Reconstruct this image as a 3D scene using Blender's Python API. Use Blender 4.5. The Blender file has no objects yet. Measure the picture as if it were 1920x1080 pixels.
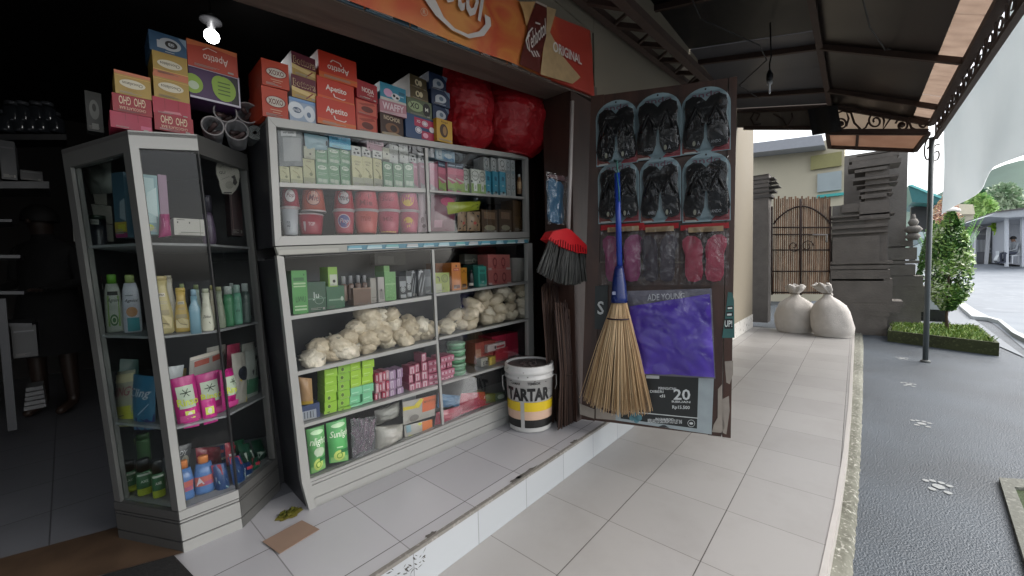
import bpy, bmesh, math, random
from mathutils import Vector, Matrix, noise
random.seed(7)
R_ = math.radians
# ------------------------------------------------------------------ camera
H = 1.22                                   # eye height above the walkway
F_PX = 735.0
def _unit(a):
    v = Vector(a); v.normalize(); return v
_X = _unit((1605-960, 484-540, F_PX))      # direction along the shop front, seen by the camera
_y = Vector((121-960, 523-540, F_PX)); _y -= _X*_y.dot(_X); _Y = _unit(_y); _Z = _X.cross(_Y)
CAMROWS = (_X, _Y, _Z)
sc = bpy.context.scene
cd = bpy.data.cameras.new('camera'); cam = bpy.data.objects.new('camera', cd); sc.collection.objects.link(cam)
cd.sensor_width = 36; cd.lens = F_PX/1920*36; cd.clip_start = .02; cd.clip_end = 2000
right = Vector([r[0] for r in CAMROWS]); up = -Vector([r[1] for r in CAMROWS]); fwd = Vector([r[2] for r in CAMROWS])
m = Matrix.Identity(4)
for i in range(3):
    m[i][0], m[i][1], m[i][2] = right[i], up[i], -fwd[i]
m[0][3], m[1][3], m[2][3] = 0, 0, H
cam.matrix_world = m
sc.camera = cam
# ------------------------------------------------------------------ world, sun, exposure
SUN_EL, SUN_AZ = R_(48), R_(150)           # azimuth of the soft sun, from +X towards +Y
w = bpy.data.worlds.new('World'); sc.world = w; w.use_nodes = True
nt = w.node_tree; nt.nodes.clear()
sky = nt.nodes.new('ShaderNodeTexSky'); sky.sky_type = 'NISHITA'; sky.sun_disc = False
sky.sun_elevation = SUN_EL; sky.sun_rotation = R_(150); sky.dust_density = 4; sky.air_density = 1.2; sky.ozone_density = 1
hs = nt.nodes.new('ShaderNodeHueSaturation'); hs.inputs['Saturation'].default_value = .28; hs.inputs['Value'].default_value = 1.0
bg = nt.nodes.new('ShaderNodeBackground'); bg.inputs[1].default_value = .15
wo = nt.nodes.new('ShaderNodeOutputWorld')
nt.links.new(sky.outputs[0], hs.inputs['Color']); nt.links.new(hs.outputs[0], bg.inputs[0]); nt.links.new(bg.outputs[0], wo.inputs[0])
sd = bpy.data.lights.new('sun', 'SUN'); sd.energy = .5; sd.angle = R_(35); sd.color = (1, .97, .93)
so = bpy.data.objects.new('sun', sd); sc.collection.objects.link(so)
SUN_DIR = Vector((.45, -.62, .80)).normalized()    # towards the sun
so.rotation_euler = SUN_DIR.to_track_quat('Z', 'Y').to_euler()
sky.sun_elevation = math.asin(SUN_DIR.z); sky.sun_rotation = math.atan2(SUN_DIR.x, SUN_DIR.y)
sc.view_settings.view_transform = 'Standard'; sc.view_settings.look = 'None'
sc.view_settings.exposure = 1.58; sc.view_settings.gamma = 1
sc.render.engine = 'CYCLES'
sc.cycles.max_bounces = 8; sc.cycles.transparent_max_bounces = 24; sc.cycles.diffuse_bounces = 5
sc.cycles.sample_clamp_indirect = 3
# ------------------------------------------------------------------ pixels to points
def ray(px, py):
    d = Vector((px-960, py-540, F_PX)); return Vector([r.dot(d) for r in CAMROWS])
O = Vector((0, 0, H))
def onz(px, py, z): d = ray(px, py); return O + d*((z-H)/d.z)
def ony(px, py, y): d = ray(px, py); return O + d*(y/d.y)
def onx(px, py, x): d = ray(px, py); return O + d*(x/d.x)
def on3(px, py, p0, n): d = ray(px, py); return O + d*((Vector(p0)-O).dot(n)/d.dot(n))
CROP = {'L1': (0, 0, .5), 'L2': (0, 540, .5), 'T3': (440, 60, .3229), 'U4': (500, 220, .2708), 'M5': (520, 460, .2604),
        'B6': (540, 640, .2963), 'D7': (990, 130, .3796), 'D8': (1000, 500, .3147), 'R1': (1380, 180, .4813),
        'A2': (1100, 0, .42708), 'N3': (560, 0, .30208), 'F5': (560, 760, .40625), 'T9': (180, 50, .2129),
        'K1': (1690, 370, .12036), 'K2': (1540, 250, .21297), 'K3': (1560, 480, .1875), 'K4': (110, 240, .2036),
        'K5': (240, 250, .19447), 'K6': (140, 490, .19449), 'K7': (180, 780, .25), 'K8': (990, 300, .18519), 'XX': (0, 0, 1)}
def cr(c, x, y): a = CROP[c]; return (a[0]+x*a[2], a[1]+y*a[2])
class Plane:                                # an upright plane through two points on the ground
    def __init__(s, A, B):
        s.A = Vector((A[0], A[1], 0)); B = Vector((B[0], B[1], 0)); s.e = (B-s.A).normalized(); s.L = (B-s.A).length
        s.n = Vector((-s.e.y, s.e.x, 0))    # away from the viewer
    def P(s, a, z, o=0): return s.A + s.e*a + s.n*o + Vector((0, 0, z))
    def px(s, x, y, o=0, c='XX'):
        x, y = cr(c, x, y); d = ray(x, y); t = (s.A+s.n*o-Vector((0, 0, 0))).dot(s.n)/d.dot(s.n); p = O+d*t
        return ((p-s.A).dot(s.e), p.z)
    def at(s, x, y, o=0, c='XX'):
        a, z = s.px(x, y, o, c); return s.P(a, z, o)
    def rect(s, c, x0, yb, x1, yt, o=0):    # pixel box -> s0,z0,s1,z1
        xc = (x0+x1)/2; ym = (yb+yt)/2
        return (s.px(x0, ym, o, c)[0], s.px(xc, yb, o, c)[1], s.px(x1, ym, o, c)[0], s.px(xc, yt, o, c)[1])
# ------------------------------------------------------------------ materials
def lin(h):
    h = h.lstrip('#'); c = [int(h[i:i+2], 16)/255 for i in (0, 2, 4)]
    return tuple(x/12.92 if x <= .04045 else ((x+.055)/1.055)**2.4 for x in c)
_M = {}
def newmat(name):
    mt = bpy.data.materials.new(name); mt.use_nodes = True; nt = mt.node_tree
    return mt, nt, nt.nodes['Principled BSDF']
def nd(nt, t, **k):
    n = nt.nodes.new(t)
    for a, b in k.items(): setattr(n, a, b)
    return n
def M(h, rough=.5, var=.12, scale=14., metal=0., bump=0., bscale=60., spec=.5, sss=0):
    key = (h, rough, var, scale, metal, bump, bscale, spec)
    if key in _M: return _M[key]
    mt, nt, b = newmat('paint_'+h.strip('#')); c = lin(h)
    tc = nd(nt, 'ShaderNodeTexCoord'); nz = nd(nt, 'ShaderNodeTexNoise'); nz.inputs['Scale'].default_value = scale; nz.inputs['Detail'].default_value = 5
    nt.links.new(tc.outputs['Object'], nz.inputs['Vector'])
    mx = nd(nt, 'ShaderNodeMix', data_type='RGBA'); mx.inputs[6].default_value = (*[x*(1-var) for x in c], 1); mx.inputs[7].default_value = (*[min(1, x*(1+var)) for x in c], 1)
    nt.links.new(nz.outputs[0], mx.inputs[0]); nt.links.new(mx.outputs[2], b.inputs['Base Color'])
    mr = nd(nt, 'ShaderNodeMapRange'); mr.inputs[3].default_value = max(0, rough-.12); mr.inputs[4].default_value = min(1, rough+.12)
    nt.links.new(nz.outputs[0], mr.inputs[0]); nt.links.new(mr.outputs[0], b.inputs['Roughness'])
    b.inputs['Metallic'].default_value = metal; b.inputs['Specular IOR Level'].default_value = spec
    if bump:
        n2 = nd(nt, 'ShaderNodeTexNoise'); n2.inputs['Scale'].default_value = bscale; n2.inputs['Detail'].default_value = 4
        nt.links.new(tc.outputs['Object'], n2.inputs['Vector']); bp = nd(nt, 'ShaderNodeBump'); bp.inputs['Strength'].default_value = bump; bp.inputs['Distance'].default_value = .01
        nt.links.new(n2.outputs[0], bp.inputs['Height']); nt.links.new(bp.outputs[0], b.inputs['Normal'])
    _M[key] = mt; return mt
def film(name, tint=(.9, .95, 1), fac=.10, rough=.08, bump=.5, bscale=25, milky=0., frk=1.):
    if name in _M: return _M[name]
    mt, nt, b = newmat(name); out = nt.nodes['Material Output']
    nt.nodes.remove(b)
    tr = nd(nt, 'ShaderNodeBsdfTransparent'); tr.inputs[0].default_value = (*tint, 1)
    gl = nd(nt, 'ShaderNodeBsdfGlossy'); gl.inputs['Roughness'].default_value = rough; gl.inputs[0].default_value = (.95, .97, 1, 1)
    fr = nd(nt, 'ShaderNodeFresnel'); fr.inputs[0].default_value = 1.5
    ad = nd(nt, 'ShaderNodeMath', operation='ADD'); ad.inputs[1].default_value = fac; ad.use_clamp = True
    fm = nd(nt, 'ShaderNodeMath', operation='MULTIPLY'); fm.inputs[1].default_value = frk
    nt.links.new(fr.outputs[0], fm.inputs[0]); nt.links.new(fm.outputs[0], ad.inputs[0])
    mx = nd(nt, 'ShaderNodeMixShader'); nt.links.new(ad.outputs[0], mx.inputs[0]); nt.links.new(tr.outputs[0], mx.inputs[1]); nt.links.new(gl.outputs[0], mx.inputs[2])
    last = mx
    if bump:
        tc = nd(nt, 'ShaderNodeTexCoord'); n2 = nd(nt, 'ShaderNodeTexNoise'); n2.inputs['Scale'].default_value = bscale; n2.inputs['Detail'].default_value = 3; n2.inputs['Distortion'].default_value = 1.5
        nt.links.new(tc.outputs['Object'], n2.inputs['Vector']); bp = nd(nt, 'ShaderNodeBump'); bp.inputs['Strength'].default_value = bump; bp.inputs['Distance'].default_value = .02
        nt.links.new(n2.outputs[0], bp.inputs['Height']); nt.links.new(bp.outputs[0], gl.inputs['Normal'])
    if milky:
        df = nd(nt, 'ShaderNodeBsdfDiffuse'); df.inputs[0].default_value = (.8, .82, .85, 1)
        m2 = nd(nt, 'ShaderNodeMixShader'); m2.inputs[0].default_value = milky
        nt.links.new(last.outputs[0], m2.inputs[1]); nt.links.new(df.outputs[0], m2.inputs[2]); last = m2
    nt.links.new(last.outputs[0], out.inputs[0]); _M[name] = mt; return mt
def trans(name, col, t=.5, rough=.5, var=.25, scale=5, col2=None, bump=0, bscale=20):          # translucent sheet
    if name in _M: return _M[name]
    mt, nt, b = newmat(name); out = nt.nodes['Material Output']; c = lin(col); c2 = lin(col2) if col2 else [x*(1-var) for x in c]
    tc = nd(nt, 'ShaderNodeTexCoord'); nz = nd(nt, 'ShaderNodeTexNoise'); nz.inputs['Scale'].default_value = scale; nz.inputs['Detail'].default_value = 6
    nt.links.new(tc.outputs['Object'], nz.inputs['Vector'])
    mx = nd(nt, 'ShaderNodeMix', data_type='RGBA'); mx.inputs[6].default_value = (*c2, 1); mx.inputs[7].default_value = (*c, 1)
    nt.links.new(nz.outputs[0], mx.inputs[0]); nt.links.new(mx.outputs[2], b.inputs['Base Color']); b.inputs['Roughness'].default_value = rough
    if bump:
        n2 = nd(nt, 'ShaderNodeTexNoise'); n2.inputs['Scale'].default_value = bscale; n2.inputs['Detail'].default_value = 5; n2.inputs['Distortion'].default_value = 2
        nt.links.new(tc.outputs['Object'], n2.inputs['Vector']); bp = nd(nt, 'ShaderNodeBump'); bp.inputs['Strength'].default_value = bump; bp.inputs['Distance'].default_value = .03
        nt.links.new(n2.outputs[0], bp.inputs['Height']); nt.links.new(bp.outputs[0], b.inputs['Normal'])
    tl = nd(nt, 'ShaderNodeBsdfTranslucent'); nt.links.new(mx.outputs[2], tl.inputs[0])
    ms = nd(nt, 'ShaderNodeMixShader'); ms.inputs[0].default_value = t
    nt.links.new(b.outputs[0], ms.inputs[1]); nt.links.new(tl.outputs[0], ms.inputs[2]); nt.links.new(ms.outputs[0], out.inputs[0])
    _M[name] = mt; return mt
def emis(name, col, s):
    if name in _M: return _M[name]
    mt, nt, b = newmat(name); b.inputs['Base Color'].default_value = (*col, 1); b.inputs['Emission Color'].default_value = (*col, 1); b.inputs['Emission Strength'].default_value = s
    _M[name] = mt; return mt
def tilemat(name, base, grout, tx, ty, ox, oy, ax=('X', 'Y'), gw=.004, rough=.3, dirt=.25, gx=True, gy=True):
    mt, nt, b = newmat(name); tc = nd(nt, 'ShaderNodeTexCoord'); sp = nd(nt, 'ShaderNodeSeparateXYZ'); nt.links.new(tc.outputs['Object'], sp.inputs[0])
    def line(axis, t, o):
        a = nd(nt, 'ShaderNodeMath', operation='SUBTRACT'); a.inputs[1].default_value = o; nt.links.new(sp.outputs[axis], a.inputs[0])
        d = nd(nt, 'ShaderNodeMath', operation='DIVIDE'); d.inputs[1].default_value = t; nt.links.new(a.outputs[0], d.inputs[0])
        f = nd(nt, 'ShaderNodeMath', operation='FLOOR'); nt.links.new(d.outputs[0], f.inputs[0])
        p = nd(nt, 'ShaderNodeMath', operation='PINGPONG'); p.inputs[1].default_value = .5; nt.links.new(d.outputs[0], p.inputs[0])
        c = nd(nt, 'ShaderNodeMath', operation='LESS_THAN'); c.inputs[1].default_value = gw/2/t; nt.links.new(p.outputs[0], c.inputs[0])
        return f, c
    fx, cx = line(ax[0], tx, ox); fy, cy = line(ax[1], ty, oy)
    mxx = nd(nt, 'ShaderNodeMath', operation='MAXIMUM'); mxx.inputs[0].default_value = 0; mxx.inputs[1].default_value = 0
    hf = nd(nt, 'ShaderNodeMath', operation='MULTIPLY'); hf.inputs[1].default_value = .6; nt.links.new(cx.outputs[0], hf.inputs[0])
    if gx: nt.links.new(hf.outputs[0], mxx.inputs[0])
    if gy: nt.links.new(cy.outputs[0], mxx.inputs[1])
    cb = nd(nt, 'ShaderNodeCombineXYZ'); nt.links.new(fx.outputs[0], cb.inputs[0]); nt.links.new(fy.outputs[0], cb.inputs[1])
    wn = nd(nt, 'ShaderNodeTexWhiteNoise'); nt.links.new(cb.outputs[0], wn.inputs[0])
    c = lin(base)
    m1 = nd(nt, 'ShaderNodeMix', data_type='RGBA'); m1.inputs[6].default_value = (*[x*.9 for x in c], 1); m1.inputs[7].default_value = (*[min(1, x*1.04) for x in c], 1); nt.links.new(wn.outputs[0], m1.inputs[0])
    nz = nd(nt, 'ShaderNodeTexNoise'); nz.inputs['Scale'].default_value = 2.2; nz.inputs['Detail'].default_value = 8; nz.inputs['Roughness'].default_value = .65; nt.links.new(tc.outputs['Object'], nz.inputs['Vector'])
    rp = nd(nt, 'ShaderNodeMapRange'); rp.inputs[1].default_value = .48; rp.inputs[2].default_value = .75; rp.inputs[4].default_value = dirt; nt.links.new(nz.outputs[0], rp.inputs[0])
    m2 = nd(nt, 'ShaderNodeMix', data_type='RGBA'); m2.inputs[7].default_value = (*[x*.55*k for x, k in zip(c, (1, .95, .88))], 1); nt.links.new(rp.outputs[0], m2.inputs[0]); nt.links.new(m1.outputs[2], m2.inputs[6])
    # specks of grit
    vz = nd(nt, 'ShaderNodeTexVoronoi'); vz.inputs['Scale'].default_value = 9; nt.links.new(tc.outputs['Object'], vz.inputs['Vector'])
    lt = nd(nt, 'ShaderNodeMath', operation='LESS_THAN'); lt.inputs[1].default_value = .035; nt.links.new(vz.outputs['Distance'], lt.inputs[0])
    ml = nd(nt, 'ShaderNodeMath', operation='MULTIPLY'); nt.links.new(lt.outputs[0], ml.inputs[0]); nt.links.new(rp.outputs[0], ml.inputs[1])
    mg = nd(nt, 'ShaderNodeMath', operation='MAXIMUM'); nt.links.new(mxx.outputs[0], mg.inputs[0]); nt.links.new(ml.outputs[0], mg.inputs[1])
    m3 = nd(nt, 'ShaderNodeMix', data_type='RGBA'); m3.inputs[7].default_value = (*lin(grout), 1); nt.links.new(mg.outputs[0], m3.inputs[0]); nt.links.new(m2.outputs[2], m3.inputs[6])
    nt.links.new(m3.outputs[2], b.inputs['Base Color'])
    r = nd(nt, 'ShaderNodeMapRange'); r.inputs[3].default_value = rough-.02; r.inputs[4].default_value = rough+.03; nt.links.new(nz.outputs[0], r.inputs[0]); nt.links.new(r.outputs[0], b.inputs['Roughness'])
    bp = nd(nt, 'ShaderNodeBump'); bp.invert = True; bp.inputs['Distance'].default_value = .002; bp.inputs['Strength'].default_value = .6; nt.links.new(mxx.outputs[0], bp.inputs['Height']); nt.links.new(bp.outputs[0], b.inputs['Normal'])
    return mt
def rough_ground(name, c1, c2, c3, s=30, bump=.6, rough=.6, stain=None):
    mt, nt, b = newmat(name); tc = nd(nt, 'ShaderNodeTexCoord')
    nz = nd(nt, 'ShaderNodeTexNoise'); nz.inputs['Scale'].default_value = 1.1; nz.inputs['Detail'].default_value = 8; nt.links.new(tc.outputs['Object'], nz.inputs['Vector'])
    vz = nd(nt, 'ShaderNodeTexNoise'); vz.inputs['Scale'].default_value = s; vz.inputs['Detail'].default_value = 2.5; nt.links.new(tc.outputs['Object'], vz.inputs['Vector'])
    n3 = nd(nt, 'ShaderNodeTexNoise'); n3.inputs['Scale'].default_value = s*1.3; n3.inputs['Detail'].default_value = 4; nt.links.new(tc.outputs['Object'], n3.inputs['Vector'])
    rp = nd(nt, 'ShaderNodeMapRange'); rp.inputs[1].default_value = .35; rp.inputs[2].default_value = .65; nt.links.new(nz.outputs[0], rp.inputs[0])
    m1 = nd(nt, 'ShaderNodeMix', data_type='RGBA'); m1.inputs[6].default_value = (*lin(c1), 1); m1.inputs[7].default_value = (*lin(c2), 1); nt.links.new(rp.outputs[0], m1.inputs[0])
    r2 = nd(nt, 'ShaderNodeMapRange'); r2.inputs[1].default_value = .55; r2.inputs[2].default_value = .75; nt.links.new(n3.outputs[0], r2.inputs[0])
    m2 = nd(nt, 'ShaderNodeMix', data_type='RGBA'); m2.inputs[7].default_value = (*lin(c3), 1); nt.links.new(r2.outputs[0], m2.inputs[0]); nt.links.new(m1.outputs[2], m2.inputs[6])
    nt.links.new(m2.outputs[2], b.inputs['Base Color']); b.inputs['Roughness'].default_value = rough
    bp = nd(nt, 'ShaderNodeBump'); bp.inputs['Distance'].default_value = .012; bp.inputs['Strength'].default_value = bump; nt.links.new(vz.outputs[0], bp.inputs['Height']); nt.links.new(bp.outputs[0], b.inputs['Normal'])
    return mt
def wood(name, c1, c2, sx=3, sy=3, sz=30, rough=.5, bump=.1):
    if name in _M: return _M[name]
    mt, nt, b = newmat(name); tc = nd(nt, 'ShaderNodeTexCoord'); mp = nd(nt, 'ShaderNodeMapping'); mp.inputs['Scale'].default_value = (sx, sy, sz); nt.links.new(tc.outputs['Object'], mp.inputs[0])
    nz = nd(nt, 'ShaderNodeTexNoise'); nz.inputs['Scale'].default_value = 1; nz.inputs['Detail'].default_value = 7; nz.inputs['Distortion'].default_value = .8; nt.links.new(mp.outputs[0], nz.inputs['Vector'])
    rp = nd(nt, 'ShaderNodeMapRange'); rp.inputs[1].default_value = .3; rp.inputs[2].default_value = .7; nt.links.new(nz.outputs[0], rp.inputs[0])
    mx = nd(nt, 'ShaderNodeMix', data_type='RGBA'); mx.inputs[6].default_value = (*lin(c1), 1); mx.inputs[7].default_value = (*lin(c2), 1); nt.links.new(rp.outputs[0], mx.inputs[0])
    nt.links.new(mx.outputs[2], b.inputs['Base Color']); b.inputs['Roughness'].default_value = rough
    bp = nd(nt, 'ShaderNodeBump'); bp.inputs['Strength'].default_value = bump; bp.inputs['Distance'].default_value = .01; nt.links.new(nz.outputs[0], bp.inputs['Height']); nt.links.new(bp.outputs[0], b.inputs['Normal'])
    _M[name] = mt; return mt
# ------------------------------------------------------------------ mesh builder
class MB:
    def __init__(s): s.v = []; s.f = []; s.fm = []; s.mats = []; s.sm = []
    def mi(s, m):
        if m not in s.mats: s.mats.append(m)
        return s.mats.index(m)
    def add(s, vs, fs, m, smooth=False):
        k = len(s.v); s.v += [Vector(a) for a in vs]; i = s.mi(m)
        for f in fs: s.f.append([k+a for a in f]); s.fm.append(i); s.sm.append(smooth)
    def face(s, pts, m): s.add(pts, [list(range(len(pts)))], m)
    def hexa(s, Fq, B, m, skip=()):
        vs = list(Fq)+list(B); fs = [(0, 1, 2, 3), (5, 4, 7, 6), (3, 2, 6, 7), (4, 5, 1, 0), (1, 5, 6, 2), (4, 0, 3, 7)]
        s.add(vs, [f for i, f in enumerate(fs) if i not in skip], m)
    def box(s, a, b, m):
        x0, y0, z0 = a; x1, y1, z1 = b
        s.hexa([(x0, y0, z0), (x1, y0, z0), (x1, y0, z1), (x0, y0, z1)], [(x0, y1, z0), (x1, y1, z0), (x1, y1, z1), (x0, y1, z1)], m)
    def prism(s, pts, dv, m):
        n = len(pts); pts = [Vector(p) for p in pts]; dv = Vector(dv); q = [p+dv for p in pts]
        s.add(pts+q, [list(range(n)), list(range(2*n-1, n-1, -1))]+[(i, n+i, n+(i+1) % n, (i+1) % n) for i in range(n)], m)
    def bar(s, a, b, w, h, m, upv=(0, 0, 1)):
        a = Vector(a); b = Vector(b); d = (b-a).normalized(); u = Vector(upv); x = d.cross(u)
        if x.length < .01: x = d.cross(Vector((0, 1, 0)))
        x.normalize(); u = x.cross(d).normalized(); x *= w/2; u *= h/2
        s.hexa([a-x-u, a+x-u, a+x+u, a-x+u], [b-x-u, b+x-u, b+x+u, b-x+u], m)
    def tube(s, pts, r, m, seg=7, r2=None, close=True):
        pts = [Vector(p) for p in pts]; n = len(pts); vs = []; up0 = None
        for i, p in enumerate(pts):
            d = (pts[min(i+1, n-1)]-pts[max(i-1, 0)]).normalized()
            if up0 is None:
                up0 = d.orthogonal().normalized()
            x = (up0-d*up0.dot(d)); x = x.normalized() if x.length > .01 else d.orthogonal().normalized(); up0 = x; y = d.cross(x)
            rr = r if r2 is None else r+(r2-r)*i/(n-1)
            vs += [p+x*rr*math.cos(2*math.pi*k/seg)+y*rr*math.sin(2*math.pi*k/seg) for k in range(seg)]
        fs = [(i*seg+k, i*seg+(k+1) % seg, (i+1)*seg+(k+1) % seg, (i+1)*seg+k) for i in range(n-1) for k in range(seg)]
        if close: fs += [list(range(seg))[::-1], [(n-1)*seg+k for k in range(seg)]]
        s.add(vs, fs, m, True)
    def lathe(s, c, prof, m, seg=24, sx=1, sy=1, yaw=0, smooth=True, capb=True, capt=True, rot=None):
        c = Vector(c); vs = []; ca, sa = math.cos(yaw), math.sin(yaw)
        for r, z in prof:
            for k in range(seg):
                t = 2*math.pi*k/seg; x, y = r*sx*math.cos(t), r*sy*math.sin(t)
                p = Vector((x*ca-y*sa, x*sa+y*ca, z)); vs.append(c+(rot@p if rot else p))
        n = len(prof)
        fs = [(i*seg+k, i*seg+(k+1) % seg, (i+1)*seg+(k+1) % seg, (i+1)*seg+k) for i in range(n-1) for k in range(seg)]
        s.add(vs, fs, m, smooth)
        k0 = len(s.v)-len(vs)
        if capb: s.f.append([k0+k for k in range(seg)][::-1]); s.fm.append(s.mi(m)); s.sm.append(False)
        if capt: s.f.append([k0+(n-1)*seg+k for k in range(seg)]); s.fm.append(s.mi(m)); s.sm.append(False)
    def grid(s, fn, nu, nv, m, smooth=True):
        vs = [fn(i/nu, j/nv) for j in range(nv+1) for i in range(nu+1)]
        s.add(vs, [(j*(nu+1)+i, j*(nu+1)+i+1, (j+1)*(nu+1)+i+1, (j+1)*(nu+1)+i) for j in range(nv) for i in range(nu)], m, smooth)
    def base(s):
        xs = [v.x for v in s.v]; ys = [v.y for v in s.v]; zs = [v.z for v in s.v]
        return Vector(((min(xs)+max(xs))/2, (min(ys)+max(ys))/2, min(zs)))
    def build(s, name, parent=None, origin=None):
        o0 = wloc(parent) if parent else (Vector(origin) if origin else s.base())
        me = bpy.data.meshes.new(name); me.from_pydata([v-o0 for v in s.v], [], s.f)
        for mm in s.mats: me.materials.append(mm)
        me.polygons.foreach_set('material_index', s.fm); me.polygons.foreach_set('use_smooth', s.sm); me.update()
        ob = bpy.data.objects.new(name, me); sc.collection.objects.link(ob)
        if parent: ob.parent = parent
        else: ob.location = o0
        return ob
def wloc(o):
    p = Vector(o.location)
    while o.parent: o = o.parent; p += o.location
    return p
def tag(o, label=None, cat=None, group=None, kind=None):
    if label: o['label'] = label
    if cat: o['category'] = cat
    if group: o['group'] = group
    if kind: o['kind'] = kind
    return o
def thing(name, loc, label, cat, group=None):
    o = bpy.data.objects.new(name, None); sc.collection.objects.link(o); o.location = loc; o.empty_display_size = .05
    return tag(o, label, cat, group)
def struct(mb, name, label=None): return tag(mb.build(name), label or name.replace('_', ' '), None, None, 'structure')
def copy_tree(o, parent=None):
    c = o.copy(); sc.collection.objects.link(c)
    if parent: c.parent = parent
    for ch in [x for x in o.children]: copy_tree(ch, c)
    return c
# ------------------------------------------------------------------ printed marks
_T = {}
def text2d(t, bold=.0, shear=0):
    k = (t, bold, shear)
    if k not in _T:
        cu = bpy.data.curves.new('t', 'FONT'); cu.body = t; cu.resolution_u = 2; cu.offset = bold; cu.shear = shear; cu.align_x = 'LEFT'
        ob = bpy.data.objects.new('t', cu); sc.collection.objects.link(ob); bpy.context.view_layer.update()
        me = bpy.data.meshes.new_from_object(ob.evaluated_get(bpy.context.evaluated_depsgraph_get()))
        vs = [v.co.copy() for v in me.vertices]; fs = [list(p.vertices) for p in me.polygons]
        bpy.data.objects.remove(ob); bpy.data.meshes.remove(me); bpy.data.curves.remove(cu)
        x0 = min(v.x for v in vs); x1 = max(v.x for v in vs); y0 = min(v.y for v in vs); y1 = max(v.y for v in vs)
        _T[k] = ([((v.x-x0)/(x1-x0), (v.y-y0)/(y1-y0)) for v in vs], fs)
    return _T[k]
def gfx(mb, pt, items, off0=.0006, n=1, step=.0005):
    """items: (kind, colour, args...) drawn on a surface pt(u,v,off)"""
    for k, it in enumerate(items):
        kind, col = it[0], it[1]; a = it[2:]; off = off0+step*k; m = col if not isinstance(col, str) else M(col, .42, .06)
        if kind == 'r':
            u0, v0, u1, v1 = a; mb.grid(lambda u, v: pt(u0+u*(u1-u0), v0+v*(v1-v0), off), n, n, m, n > 1)
        elif kind == 'e':
            cu, cv, ru, rv = a[:4]; N = 20
            vs = [pt(cu, cv, off)]+[pt(cu+ru*r*math.cos(2*math.pi*i/N), cv+rv*r*math.sin(2*math.pi*i/N), off) for r in (.5, 1) for i in range(N)]
            mb.add(vs, [(0, 1+i, 1+(i+1) % N) for i in range(N)]+[(1+i, 1+N+i, 1+N+(i+1) % N, 1+(i+1) % N) for i in range(N)], m, n > 1)
        elif kind == 'ring':
            cu, cv, ru, rv, th = a; N = 24
            vs = [pt(cu+ru*r*math.cos(2*math.pi*i/N), cv+rv*r*math.sin(2*math.pi*i/N), off) for r in (1-th, 1) for i in range(N)]
            mb.add(vs, [(i, N+i, N+(i+1) % N, (i+1) % N) for i in range(N)], m, n > 1)
        elif kind == 'p':
            mb.face([pt(u, v, off) for u, v in a[0]], m)
        elif kind == 'l':                                   # a thin line through uv points, width
            pts, wd = a; 
            for (ua, va), (ub, vb) in zip(pts, pts[1:]):
                L = math.hypot(ub-ua, vb-va) or 1; nx, ny = -(vb-va)/L*wd/2, (ub-ua)/L*wd/2
                mb.face([pt(ua-nx, va-ny, off), pt(ub-nx, vb-ny, off), pt(ub+nx, vb+ny, off), pt(ua+nx, va+ny, off)], m)
        elif kind in ('t', 'tf', 'tb', 'ts', 'tx'):
            s_, u0, v0, u1, v1 = a; vs, fs = text2d(s_, .05 if kind == 'tx' else .018 if kind == 'tb' else .006, .35 if kind == 'ts' else 0)
            if kind == 'tf': vs = [(1-x, 1-y) for x, y in vs]
            mb.add([pt(u0+x*(u1-u0), v0+y*(v1-v0), off) for x, y in vs], fs, m)
def bil(q):                                                   # q: bl br tr tl points
    q = [Vector(a) for a in q]; n = (q[1]-q[0]).cross(q[3]-q[0]).normalized()
    if n.dot(q[0]-O) > 0: n = -n
    return lambda u, v, off=0: (q[0]*(1-u)+q[1]*u)*(1-v)+(q[3]*(1-u)+q[2]*u)*v+n*off
# ================================================================== the setting
ZS, YR, ZA = .137*H, 1.012*H, -.10        # step height, step face, asphalt level
SH = Plane((.538*H, 1.48*H), (1.607*H, 1.437*H)); PF = Plane((.197*H, 1.565*H), (.351*H, 1.56*H))
TX, TY = .43, .410
asph = rough_ground('asphalt', '#2c3238', '#3c444c', '#596169', 120, .6, .5)
g = MB(); g.face([(-60, -120, ZA), (140, -120, ZA), (140, 60, ZA), (-60, 60, ZA)], asph); struct(g, 'ground', 'dark rough asphalt ground')
tile = tilemat('floor_tile', '#8a8886', '#403c39', TX, TY, 1.12, YR, gw=.004, rough=.36, dirt=.30)
g = MB(); xe = 8.35
EDGE = [(-3, .18), (1.2, .10), (1.87, .066), (2.45, .040), (3.2, .020), (4.25, .008), (xe, -.002)]
for (xa, ya), (xb, yb0) in zip(EDGE, EDGE[1:]): g.hexa([(xa, ya+.012, ZA), (xb, yb0+.012, ZA), (xb, yb0+.012, 0), (xa, ya+.012, 0)], [(xa, 5, ZA), (xb, 5, ZA), (xb, 5, 0), (xa, 5, 0)], tile, (4, 5))
struct(g, 'walkway', 'grey tiled walkway in front of the shop')
g = MB(); nose = M('#a19d99', .35, .1)
[g.hexa([(xa, ya, ZA), (xb, yb0, ZA), (xb, yb0, .003), (xa, ya, .003)], [(xa, ya+.022, ZA), (xb, yb0+.022, ZA), (xb, yb0+.022, .003), (xa, ya+.022, .003)], nose, (4, 5)) for (xa, ya), (xb, yb0) in zip(EDGE, EDGE[1:])]; struct(g, 'walkway_edge', 'pale rounded edge tiles')
strip = rough_ground('mossy_concrete', '#4c4c42', '#6c6c62', '#a8a79e', 45, .25, .9)
g = MB(); so_ = [onz(a, b_, ZA+.03) for a, b_ in [(1560, 1400), (1600, 1080), (1610, 950), (1616, 840), (1619, 740), (1620, 645)]]; so_[0].y = so_[1].y; si_ = [Vector((p.x, 0, ZA+.03)) for p in so_]
for p, e_ in zip(si_, (.09, .066, .035, .015, .006, -.002)): p.y = e_
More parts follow.
